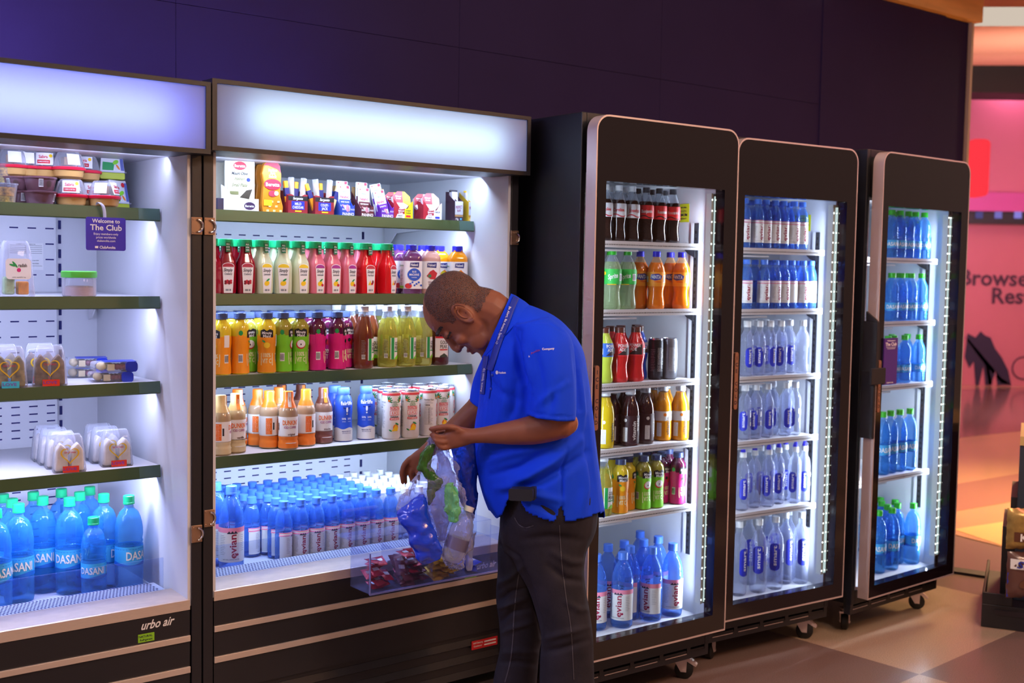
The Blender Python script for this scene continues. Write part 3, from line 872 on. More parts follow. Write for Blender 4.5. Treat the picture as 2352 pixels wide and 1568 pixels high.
C_ = lambda n, c, r=.5: mat(n, c, r)
K_W = C_('label_white', '#eef0f4'); K_BK = C_('label_black', '#15151c'); K_RD = C_('label_red', '#d0202e'); K_GN = C_('label_green', '#1a9a4e')
K_YL = C_('label_yellow', '#f4cc1c'); K_OR = C_('label_orange', '#f08418'); K_PK = C_('label_pink', '#f090b0'); K_MG = C_('label_magenta', '#d01478'); K_PU = C_('label_violet', '#5a2484')
K_BL = C_('label_blue', '#1e30c0'); K_LB = C_('label_light_blue', '#38a8ea'); K_GR = C_('label_grey', '#8a8e9a'); K_BR = C_('label_brown', '#6a3c30'); K_LG = C_('label_lime', '#86d628'); K_DG = C_('label_dark_green', '#0c6a44')
P_BLUEW = clear('pet_blue_water', '#5a96f6', alpha=.22, rough=.06, edge=.70, tint='#c2dafe', bump=.9, bump_scale=42)
P_BLUEC = clear('pet_blue_clear', '#86b6fa', alpha=.14, rough=.05, edge=.65, tint='#d6e6ff', bump=.9, bump_scale=55)
P_AQUA = clear('pet_aqua_water', '#44a4f2', alpha=.22, rough=.06, edge=.66, tint='#bce2ff', bump=.8, bump_scale=36)
P_AQUAC = clear('pet_aqua_clear', '#6ab2f8', alpha=.15, rough=.05, edge=.65, tint='#cce6ff', bump=.8, bump_scale=45)
P_CLR = clear('pet_clear', '#dfe8fa', alpha=.10, rough=.05, edge=.6, tint='#f6faff', bump=.9, bump_scale=50)
P_CLRW = clear('pet_clear_water', '#ccd4f8', alpha=.13, rough=.05, edge=.6, tint='#f2f6ff', bump=.8, bump_scale=45)
def juice(name, c, a=.88): return clear(name, c, alpha=a, rough=.12, edge=.97)
CAPB = C_('cap_blue', '#4a80ec', .35); CAPW = C_('cap_white', '#eceff6', .35); CAPG = C_('cap_green', '#12a266', .35); CAPK = C_('cap_black', '#22242e', .35); CAPN = C_('cap_navy', '#3c4a78', .35)
CAPO = C_('cap_orange', '#f07818', .35); CAPT = C_('cap_tan', '#d8b878', .35); CAPU = C_('cap_ultramarine', '#2c28d8', .35); CAPBR = C_('cap_brown', '#5a2c20', .35); CAPP = C_('cap_leaf_green', '#2cb428', .35)

def bar_lines(m, rf, mi, x0, x1, z0, z1, n, sq=0, a0=-pi / 2, seed=1):
    rnd = random.Random(seed)
    for i in range(n):
        z = z1 - (z1 - z0) * (i + .5) / n; w = (x1 - x0) * (.7 + .3 * rnd.random())
        m.wrap(rect2(x0, z - .0005, x0 + w, z + .0005, 3), rf, mi, .0008, a0, sq=sq)
def barcode(m, rf, cx, cz, w, h, mw, mk, a0=-pi / 2, sq=0, seed=1):
    rnd = random.Random(seed)
    m.wrap(rect2(cx - w / 2, cz - h / 2, cx + w / 2, cz + h / 2, 2), rf, mw, .0007, a0, sq=sq)
    x = cx - w * .42
    while x < cx + w * .42:
        t = w * (.02 + .04 * rnd.random()); m.wrap(rect2(x, cz - h * .38, x + t, cz + h * .38), rf, mk, .0010, a0, sq=sq); x += t + w * .045

def lab_evian(zf0, zf1, big=1.0):
    def f(rf):
        m = MB(); H = zf1 - zf0
        band(m, rf, zf0, zf1, 0, half=rf(zf0) * 1.75)
        band(m, rf, zf1 - H * .14, zf1, 1, half=rf(zf0) * 1.75, off=.0006)
        for dx in (-.004, .003, .010): m.wrap(([( (dx - .005) * big, zf1 - H * .17), ((dx + .005) * big, zf1 - H * .17), (dx * big, zf1 - H * .09)], [(0, 1, 2)]), rf, 2, .0009)
        m.wrap(flat_text('evian', .004 * big, (zf0 + zf1) / 2 - H * .04, .0150 * big, w=H * .70, rot=pi / 2), rf, 3, .0009)
        m.wrap(flat_text('NATURAL SPRING WATER', 0, zf0 + H * .08, .0022 * big), rf, 2, .0009)
        m.wrap(ell2(.014 * big, zf0 + H * .22, .0028 * big, .0028 * big), rf, 3, .0009)
        bar_lines(m, rf, 4, -.026 * big, -.012 * big, zf0 + H * .2, zf1 - H * .2, 12)
        bar_lines(m, rf, 4, .022 * big, .034 * big, zf0 + H * .3, zf1 - H * .2, 9, seed=3)
        return m, [K_W, K_PK, C_('mountain_ink', '#262a44'), C_('evian_crimson', '#a01444'), K_GR]
    return f
def lab_dasani(z0, z1, k=1.0):
    def f(rf):
        m = MB(); band(m, rf, z0, z1, 0); H = z1 - z0
        vs = []; 
        for i in range(25):
            x = (-1 + 2 * i / 24) * pi * rf(z0) * .98; zz = z0 + H * (.12 + .10 * sin(i * .5)); vs += [(x, z0 - .001), (x, zz)]
        m.wrap((vs, [(2 * i, 2 * i + 2, 2 * i + 3, 2 * i + 1) for i in range(24)]), rf, 2, .0006)
        m.wrap(flat_text('DASANI', 0, (z0 + z1) / 2 + H * .02, H * .44, w=.064 * k), rf, 1, .0011)
        barcode(m, rf, .050 * k, (z0 + z1) / 2, .012 * k, .016 * k, 1, 3)
        return m, [K_LB, K_W, C_('dasani_deep', '#1c6ad0'), K_PU]
    return f
def lab_smart(z0, z1, k=1.0):
    def f(rf):
        m = MB(); H = z1 - z0
        pts_ = rrect(-.0165, z0, .0165, z1, .0164, 10, (1, 1, 1, 1))
        c_ = (-.004, (z0 + z1) / 2); vs_ = [((x - .004) * k, z) for x, z in pts_] + [((x * .5 - .004) * k, c_[1] + (z - c_[1]) * .5) for x, z in pts_] + [(c_[0] * k, c_[1])]; n_ = len(pts_)
        m.wrap((vs_, [(i, (i + 1) % n_, n_ + (i + 1) % n_, n_ + i) for i in range(n_)] + [(n_ + i, n_ + (i + 1) % n_, 2 * n_) for i in range(n_)]), rf, 0, .0006)
        m.wrap(flat_text('smart', -.004 * k, z0 + H * .55, .0115 * k, w=H * .74, rot=pi / 2), rf, 1, .0011)
        m.wrap(flat_text('water', .009 * k, z1 - H * .10, .005 * k, rot=pi / 2), rf, 1, .0009)
        barcode(m, rf, .030 * k, z0 + H * .35, .008 * k, .014, 1, 2); m.wrap(rect2(.026 * k, z0 + H * .7, .034 * k, z0 + H * .95, 2), rf, 1, .0006)
        return m, [K_BL, K_W, K_GR]
    return f
def lab_simply(fruit):
    SQ = 5
    def f(rf):
        m = MB(); z0, z1 = .004, .098
        def W_(g, mi, off=.0006): m.wrap(g, rf, mi, off, sq=SQ)
        out = [(-.0125, z0), (.0125, z0), (.0165, z1 - .012)] + [(.0165 * cos(t), z1 - .012 + .010 * sin(t)) for t in [pi * k / 10 for k in range(1, 10)]] + [(-.0165, z1 - .012)]
        W_(poly2(out), 0)
        W_(poly2([(.0155, z1 - .012)] + [(.0155 * cos(t), z1 - .0125 + .009 * sin(t)) for t in [pi * k / 10 for k in range(1, 10)]] + [(-.0155, z1 - .012), (-.0155, z1 - .015), (.0155, z1 - .015)]), 1, .0008)
        W_(flat_text('Simply', 0, z1 - .024, .0095, w=.025, shear=.15), 2, .001)
        W_(flat_text({'cran': 'Cranberry', 'lemon': 'Lemonade', 'rasp': 'Lemonade', 'punch': 'Fruit Punch'}[fruit], 0, z1 - .036, .006, w=.022, shear=.15), 2, .001)
        if fruit == 'cran':
            for k in range(8): W_(ell2(-.008 + (k % 4) * .0052, .033 + (k // 4) * .006 + (k % 2) * .002, .0036, .0036, 10), 3 if k % 2 else 4, .0010 + .0001 * k)
        elif fruit == 'punch':
            W_(poly2([(-.010, .030), (.002, .030), (-.002, .046)]), 5, .001); W_(ell2(.005, .034, .004, .004), 3, .0012); W_(ell2(.008, .040, .003, .006), 4, .0013)
        else:
            W_(ell2(-.001, .034, .0092, .0075, 16, .4), 5, .001); W_(ell2(.003, .0445, .007, .0028, 10, .6), 6, .0012)
            if fruit == 'rasp': W_(ell2(.0075, .029, .0042, .0046), 3, .0013)
        W_(rect2(-.008, .010, .001, .016), 7, .001); W_(rect2(.003, .010, .008, .016), 7, .001)
        top = {'cran': C_('simply_red', '#a81838'), 'lemon': C_('simply_yellow', '#e8c828'), 'rasp': C_('simply_purple', '#a02888'), 'punch': C_('simply_crimson', '#c03040')}[fruit]
        return m, [K_W, top, C_('simply_ink', '#28304c'), C_('berry_red', '#c01838'), C_('berry_dark', '#781028'), K_YL, K_GN, K_GR]
    return f
def tag_simply(rf):
    m = MB(); z0, z1 = .128, .158; r = .0215
    for i in range(6):
        pass
    vs = [(x, -r - .0012 - (z1 - z) * .08, z) for z in (z1, (z0 + z1) / 2, z0) for x in (-.0068, .0068)]
    vs2 = [(x, y + .0008, z) for x, y, z in vs]
    m.add(vs + vs2, [(0, 2, 3, 1), (2, 4, 5, 3), (7, 9, 8, 6), (9, 11, 10, 8), (0, 1, 7, 6), (5, 4, 10, 11), (0, 6, 8, 2), (2, 8, 10, 4), (1, 3, 9, 7), (3, 5, 11, 9)], 0)
    for i, s in enumerate(('ALL', 'NATURAL', 'TASTE')):
        vs_, fs_ = flat_text(s, 0, 0, .0042, w=.0105)
        zc = z1 - .006 - i * .0085
        m.add([(x, -r - .0018 - (z1 - zc) * .08 - (0 if True else 0), zc + z) for x, z in vs_], fs_, 1)
    return m, [K_DG, K_W]
def lab_naked(kind):
    def f(rf):
        SQ = 6; m = MB(); z0, z1 = .018, .112
        band(m, rf, z0, z1, 0, sq=SQ, nseg=32)
        def W_(g, mi, off=.001): m.wrap(g, rf, mi, off, sq=SQ)
        W_(poly2([(-.015, z1 - .020), (.015, z1 - .022), (.016, z1 - .004), (-.014, z1 - .006)]), 1)
        W_(flat_text('Naked', 0, z1 - .0125, .0085, w=.024), 2, .0014)
        if kind == 'blue':
            W_(ell2(0, z1 - .046, .0215, .0215, 24), 3, .001)
            for s, dz, h, w in (('BLUE', .036, .006, .014), ('MACHINE', .046, .0068, .032), ('boosted juice', .055, .0032, .018)): W_(flat_text(s, 0, z1 - dz, h, w=w), 2, .0014)
            for k in range(7): W_(ell2(-.02 + k * .007, z0 + .012 + (k % 3) * .005, .0035, .0035, 10), 3, .0012 + k * .0001)
            W_(ell2(-.018, z0 + .010, .010, .009), 4, .0013)
        else:
            W_(poly2([(-.016, z1 - .05), (-.006, z1 - .035), (.006, z1 - .028), (.018, z1 - .04), (.012, z1 - .062), (-.004, z1 - .060)]), 4 if kind == 'berry' else 5)
            W_(ell2(.0, z1 - .042, .008, .010), 6 if kind == 'mango' else 4, .0013)
            W_(ell2(-.006, z1 - .050, .006, .006), 7 if kind == 'berry' else 6, .0015)
            W_(flat_text('STRAWBERRY' if kind == 'berry' else 'MIGHTY', 0, z1 - .071, .005, w=.022), 8, .0014)
            W_(flat_text('BANANA' if kind == 'berry' else 'MANGO', 0, z1 - .078, .005, w=.019), 8, .0014)
        m.wrap(flat_text('Goodness', 0, z1 - .015, .006, shear=.2), rf, 7, .001, a0=-pi, sq=SQ)
        for q in range(4): bar_lines(m, rf, 9, -.014, .012, z1 - .040 - q * .014, z1 - .029 - q * .014, 4, sq=SQ, a0=-pi, seed=q)
        m.wrap(rect2(-.018, z0 + .002, .018, z0 + .010, 3), rf, 10, .0009, a0=-pi, sq=SQ)
        return m, [K_W, C_('naked_navy', '#202878'), K_W, C_('naked_blue', '#2458c8'), C_('fruit_red', '#c82c38'), K_OR, C_('mango_yellow', '#d0cc20'), C_('leaf_dull', '#488a60'), C_('print_plum', '#6a3040'), K_GR, K_LG]
    return f
def lab_mm(kind):
    def f(rf):
        m = MB(); H = .19
        base = {'lemon': ('mm_orange', '#f49a14'), 'apple': ('mm_green', '#7cd022'), 'grape': ('mm_magenta', '#d0107c')}[kind]
        band(m, rf, .004, .118, 0); 
        m.wrap(poly2([(-.021, .113), (.021, .113), (.021, .134), (.009, .139), (0, .133), (-.009, .139), (-.021, .134)]), rf, 1, .0008)
        m.wrap(flat_text('Minute', 0, .1275, .0085, w=.031), rf, 2, .0012); m.wrap(flat_text('Maid', 0, .1175, .0085, w=.024), rf, 2, .0012)
        if kind == 'lemon': m.wrap(ell2(0, .087, .0135, .013, 18), rf, 3, .0009); m.wrap(ell2(0, .089, .010, .009, 18), rf, 4, .0012); m.wrap(ell2(-.010, .101, .006, .003, 10, -.5), rf, 5, .0013)
        elif kind == 'apple': m.wrap(ell2(0, .088, .0155, .0145, 18), rf, 6, .0009); m.wrap(ell2(.001, .090, .0135, .0125, 18), rf, 2, .0012); m.wrap(ell2(0, .088, .002, .003), rf, 1, .0014)
        else: m.wrap(ell2(.006, .088, .012, .011, 16), rf, 6, .0009); m.wrap(ell2(-.008, .095, .006, .006), rf, 1, .0012)
        m.wrap(flat_text('100%', 0, .058, .013, w=.024), rf, 7, .0012); m.wrap(flat_text('VIT C', 0, .040, .014, w=.029), rf, 7, .0012)
        for sx in (-1, 1): m.wrap(rect2(sx * .018 - .0012, .026, sx * .018 + .0012, .064), rf, 7, .001)
        for k, a0 in enumerate((-pi / 2 - 1.45, -pi / 2 + 1.45)):
            m.wrap(rect2(-.009, .085, .009, .122, 3), rf, 2 if k else 8, .0009, a0=a0); bar_lines(m, rf, 9, -.008, .006, .088, .120, 9, a0=a0)
            barcode(m, rf, 0, .050, .014, .026, 2, 9, a0=a0, seed=k)
        m.wrap(ell2(0, .128, .0065, .008), rf, 5, .001, a0=-pi / 2 - 1.45)
        return m, [C_(*base), K_BK, K_W, C_('lemon_skin', '#f0a000'), C_('lemon_flesh', '#fcd430'), K_GN, K_RD, C_('mm_pale', '#f4f0c0'), C_(*base), C_('mm_print', '#343440')]
    return f
def lab_peak(kind):
    def f(rf):
        m = MB(); z0, z1 = .028, .100
        if kind != 'red': band(m, rf, z0, z1, 0, half=.026); m.wrap(rect2(-.024, z0, -.012, z1, 3), rf, 1, .0008)
        else: band(m, rf, z0, z1, 0, half=.026); m.wrap(rect2(-.026, z1 - .006, .026, z1, 4), rf, 3, .0008)
        m.wrap(flat_text('GOLD', .006, z1 - .020, .012, w=.030), rf, 2, .001); m.wrap(flat_text('PEAK', .006, z1 - .035, .012, w=.030), rf, 2, .001)
        m.wrap(rect2(-.010, z1 - .048, .022, z1 - .044, 3), rf, 3 if kind == 'red' else 1, .001)
        m.wrap(poly2([(-.010, z0), (.022, z0), (.022, z0 + .004), (.006, z0 + .014), (-.010, z0 + .004)]), rf, 2 if kind == 'red' else 4, .001)
        bar_lines(m, rf, 5, -.050, -.034, z0 + .010, z1 - .004, 12)
        barcode(m, rf, -.042, z0 + .012, .012, .014, 0, 2)
        return m, [K_W, K_GN, C_('peak_ink', '#3a4438'), K_RD, K_LG, K_GR]
    return f
def lab_dunkin(kind):
    def f(rf):
        m = MB(); z0, z1 = .032, .105
        base = {'orange': ('dk_orange', '#f08028'), 'tan': ('dk_cream', '#d8c8a0'), 'mocha': ('dk_mocha', '#7a4840')}[kind]
        band(m, rf, .006, z0 + .012, 1); band(m, rf, z0 + .010, z1, 0)
        m.wrap(flat_text("DUNKIN'", 0, z1 - .018, .0145, w=.050), rf, 2, .001)
        m.wrap(flat_text('ICED COFFEE', 0, z1 - .033, .007, w=.040), rf, 3, .001)
        m.wrap(flat_text({'orange': 'original', 'tan': 'vanilla', 'mocha': 'mocha'}[kind], .004, z1 - .055, .007, w=.024), rf, 4, .001)
        m.wrap(ell2(.004, .022, .02, .0012), rf, 0, .001)
        for s_ in (-1, 1):
            a0 = -pi / 2 + s_ * 1.75
            m.wrap(rect2(-.014, z0 + .016, .006, z1 - .006, 3), rf, 2, .0008, a0=a0); bar_lines(m, rf, 0, -.013, .004, z0 + .018, z1 - .008, 10, a0=a0)
            m.wrap(rect2(.009, z0 + .03, .014, z1 - .02, 2), rf, 5, .0008, a0=a0)
        return m, [K_W, C_(*base), C_('dk_letter_orange', '#f07010'), C_('dk_plum', '#a0287c'), C_('dk_brown', '#5c3428'), K_BK]
    return f
def lab_fair(rf):
    m = MB()
    vs = []
    for i in range(33):
        x = (-1 + i / 16) * pi * .0300; zt_ = .046 + .003 * sin(i * .8); vs += [(x, .004), (x, zt_)]
    m.wrap((vs, [(2 * i, 2 * i + 2, 2 * i + 3, 2 * i + 1) for i in range(32)]), rf, 0, .0006)
    for a0 in (-pi / 2, -pi / 2 + 2.2, -pi / 2 - 2.2):
        m.wrap(flat_text('fairlife', 0, .130, .0125, w=.043), rf, 0, .001, a0=a0)
        m.wrap(ell2(0, .108, .0035, .009), rf, 0, .001, a0=a0); m.wrap(ell2(0, .094, .0028, .0028), rf, 0, .001, a0=a0)
        for s_ in (-1, 1):
            m.wrap(ell2(s_ * .009, .114, .005, .0022, 10, s_ * .3), rf, 1, .001, a0=a0)
            m.wrap(flat_text('50%', s_ * .010, .078, .006), rf, 0, .001, a0=a0)
            m.wrap(rect2(s_ * .010 - .006, .068, s_ * .010 + .006, .069), rf, 0, .001, a0=a0)
        m.wrap(flat_text('REDUCED FAT', 0, .036, .0045, w=.034), rf, 1, .001, a0=a0); m.wrap(flat_text('ultra-filtered milk', 0, .030, .003, w=.032), rf, 1, .001, a0=a0)
    return m, [K_W, C_('fair_navy', '#1c2c80')]
def lab_coco(back):
    def f(rf):
        m = MB()
        band(m, rf, .150, .158, 1, off=.0005)
        for q, a0 in enumerate((-pi / 2, pi / 2)):
            def W_(g, mi, off=.001): m.wrap(g, rf, mi, off, a0=a0)
            for s_ in (-1, 1):
                for t in (.2, .7, 1.2, 1.7, -.3): W_(ell2(s_ * (.024 - .007 * cos(t)), .132 + .009 * sin(t), .0095, .0022, 8, s_ * (pi - t) if s_ > 0 else t), 2)
                W_(ell2(s_ * .021, .133, .004, .004), 5, .0013)
            W_(flat_text('VITA', 0, .1270, .0080, w=.015), 2); W_(flat_text('COCO', 0, .1175, .0080, w=.020), 2)
            W_(rect2(-.017, .1015, .017, .1125, 4), 1, .0009); W_(flat_text('COCONUT', 0, .107, .0080, w=.031, shear=.15), 0, .0013)
            W_(rect2(-.0175, .083, .0175, .099, 4), 1, .0008); W_(rect2(-.0160, .0845, .0160, .0975, 4), 0, .0010); W_(flat_text('JUICE', 0, .091, .0095, w=.027), 1, .0013)
            W_(flat_text('DRINK', 0, .078, .005, w=.031), 4); W_(rect2(-.018, .0675, .018, .0745, 4), 1, .0009); W_(flat_text('WITH MANGO', 0, .071, .0048, w=.031, shear=.15), 0, .0013)
            W_(ell2(.003, .042, .010, .011, 14), 5, .0009); W_(poly2([(-.014, .030), (.010, .030), (.013, .040), (.002, .052), (-.006, .036)]), 3, .0012); W_(ell2(.008, .054, .008, .003, 10, -.5), 2, .0013); W_(ell2(-.016, .032, .006, .0025, 10, -.5), 2, .0013)
        for a0 in (0, pi):
            def V_(g, mi, off=.001): m.wrap(g, rf, mi, off, a0=a0)
            V_(flat_text('Nutrition Facts', 0, .128, .0062, w=.034), 4); V_(flat_text('Calories', -.006, .110, .0062, w=.018), 4)
            bar_lines(m, rf, 6, -.016, .016, .040, .104, 16, a0=a0); bar_lines(m, rf, 6, -.016, .016, .114, .122, 2, a0=a0)
            V_(rect2(-.0005, .045, .0005, .10), 4)
        return m, [K_W, C_('coco_red', '#d83a48'), C_('palm_green', '#188a4c'), K_YL, K_INK, C_('mango_orange', '#e88030'), K_GR]
    return f
K_INK = M_INK
def lab_cola(silver, name_):
    def f(rf):
        m = MB(); z0, z1 = .085, .132
        band(m, rf, z0, z1, 0); m.wrap(flat_text(name_, 0, .111, .011, w=.040), rf, 1, .001)
        vs = []
        for i in range(13):
            x = -.026 + .052 * i / 12; zz = .092 + .004 * sin(i * .5); vs += [(x, zz - .0018), (x, zz + .0018)]
        m.wrap((vs, [(2 * i, 2 * i + 2, 2 * i + 3, 2 * i + 1) for i in range(12)]), rf, 2, .001)
        return m, ([C_('cola_silver', '#cfd2dc'), K_RD, C_('cola_crimson', '#b81c34')] if silver else [C_('cola_red', '#e0202c'), K_W, K_BK])
    return f
def lab_sprite(rf):
    m = MB(); band(m, rf, .088, .140, 0); m.wrap(flat_text('Sprite', 0, .116, .016, w=.036, shear=.2, rot=.2), rf, 1, .001)
    barcode(m, rf, .034, .112, .018, .024, 1, 2); m.wrap(rect2(-.020, .086, .012, .089, 2), rf, 3, .0009); m.wrap(ell2(-.032, .125, .006, .006), rf, 3, .001)
    return m, [C_('sprite_green', '#34c050'), K_W, K_GR, K_YL]
def lab_fanta(rf):
    m = MB(); band(m, rf, .082, .132, 0)
    for a0 in (-pi / 2, -pi / 2 - 2.3):
        m.wrap(poly2([(-.022, .108), (-.018, .124), (.010, .126), (.024, .118), (.020, .106), (-.004, .102)]), rf, 1, .0008, a0=a0)
        m.wrap(flat_text('FANTA', 0, .115, .013, w=.038, rot=-.06), rf, 2, .0012, a0=a0)
        m.wrap(ell2(.006, .098, .014, .003, 10, -.1), rf, 3, .0009, a0=a0)
    barcode(m, rf, .036, .108, .012, .026, 2, 4); m.wrap(rect2(-.042, .096, -.032, .116, 2), rf, 2, .0008)
    return m, [C_('fanta_amber', '#f89a20'), C_('fanta_navy', '#2a2c98'), K_W, C_('fanta_dark_orange', '#e86a10'), K_GR]
def lab_power(col, txt):
    def f(rf):
        m = MB(); band(m, rf, .092, .138, 0); m.wrap(poly2([(-.024, .096), (.028, .134), (.028, .096)]), rf, 3, .0007)
        m.wrap(flat_text('POWER', 0, .128, .011, w=.042), rf, 1, .001); m.wrap(flat_text('ADE', -.006, .115, .011, w=.024), rf, 1, .001)
        barcode(m, rf, .040, .108, .014, .020, 1, 2); m.wrap(rect2(-.045, .100, -.034, .120, 2), rf, 1, .0008)
        return m, [C_('power_' + txt, col), K_W, K_BK, C_('power_dark', '#34282c')]
    return f
def lab_vita(bg, ink, half):
    def f(rf):
        m = MB(); z0, z1 = .012, .108
        band(m, rf, z0, z1, 0)
        if half: band(m, rf, z1 - .034, z1, 1, off=.0006); m.wrap(flat_text('0', .008, z1 - .012, .014), rf, 2, .001); m.wrap(flat_text('zero sugar', .021, z1 - .013, .003), rf, 2, .001); m.wrap(ell2(-.014, z1 - .012, .006, .006), rf, 3, .001)
        m.wrap(flat_text('vitamin', -.002, z0 + .044, .013, w=.066, rot=pi / 2), rf, 2, .001)
        if not half: m.wrap(flat_text('water', .013, z0 + .066, .012, w=.048, rot=pi / 2), rf, 2, .001)
        m.wrap(rect2(-.044, z0 + .006, -.026, z0 + .055, 3), rf, 1, .0008); bar_lines(m, rf, 4, -.043, -.028, z0 + .008, z0 + .053, 10)
        m.wrap(ell2(-.034, z1 - .016, .006, .006), rf, 1, .0008)
        return m, [C_('vw_' + bg[0], bg[1]), K_W, C_('vw_ink_' + ink[0], ink[1]), K_OR, K_GR]
    return f
def lab_can(rf):
    m = MB(); bar_lines(m, rf, 0, -.014, .012, .030, .115, 18); bar_lines(m, rf, 0, .018, .034, .03, .115, 18, seed=4); bar_lines(m, rf, 1, -.04, -.022, .03, .11, 14, seed=6)
    return m, [C_('can_print_white', '#e8eaf0'), K_GR]

def can_prof(h, r): return [(r * .78, .0), (r * .86, .002), (r, .008), (r, h - .012), (r * .93, h - .004), (r * .93, h), (r * .88, h), (r * .87, h - .003)]
SIMP = [(.021, 0), (.0265, .004), (.0275, .02), (.0275, .085), (.0255, .100), (.0185, .118), (.0150, .135), (.0148, .150)]
NAK = [(.028, 0), (.0325, .004), (.0325, .120), (.0315, .128), (.022, .143), (.016, .148), (.016, .152)]
MMP = [(.024, 0), (.0285, .004), (.0285, .022), (.0262, .045), (.0262, .070), (.0288, .095), (.0288, .118), (.0290, .135), (.027, .150), (.017, .163), (.014, .168), (.014, .172)]
DKP = [(.026, 0), (.031, .004), (.031, .022), (.0285, .030), (.0305, .040), (.0305, .104), (.0300, .120), (.026, .132), (.018, .142), (.0155, .146)]
FLP = [(.026, 0), (.030, .004), (.030, .050), (.0285, .060), (.0285, .085), (.030, .098), (.030, .128), (.026, .146), (.019, .156), (.0185, .160)]
GPP = [(.028, 0), (.033, .005), (.034, .026), (.0335, .028), (.0335, .100), (.0345, .106), (.033, .120), (.022, .160), (.0165, .180), (.016, .190)]
def dk_cap(cm):
    def f(rf):
        m = MB(); m.lathe([(.0262, .131), (.0235, .138), (.0195, .147), (.0185, .152), (.0165, .154), (.0165, .181), (.015, .184)], 18)
        return m, [cm]
    return f
def fl_cap(rf):
    m = MB(); m.lathe([(.019, .156), (.0205, .158), (.0205, .176), (.019, .180)], 20); return m, [C_('cap_milk_blue', '#5a86e4', .35)]
def can_top(h, r):
    def f(rf):
        m = MB(); m.lathe([(r * .93, h - .004), (r * .95, h), (r * .90, h + .0012), (r * .87, h - .002), (r * .2, h - .003)], 24); m.box(-.004, -.010, h - .003, .004, .006, h - .0012)
        return m, [mat('can_aluminium', '#c8ccd8', .25, metal=.9)]
    return f
def seal(a0=-pi / 2, c1=K_W, c2=K_OR):
    def f(rf):
        m = MB(); q = lambda z: .0170 if z > .153 else (.0170 + (.153 - z) * .45)
        m.wrap(rect2(-.0055, .136, .0055, .182, 3), q, 0, .0006, a0=a0); m.wrap(flat_text("Dunkin'", 0, .160, .005, w=.018, rot=pi / 2), q, 1, .001, a0=a0)
        return m, [c1, c2]
    return f

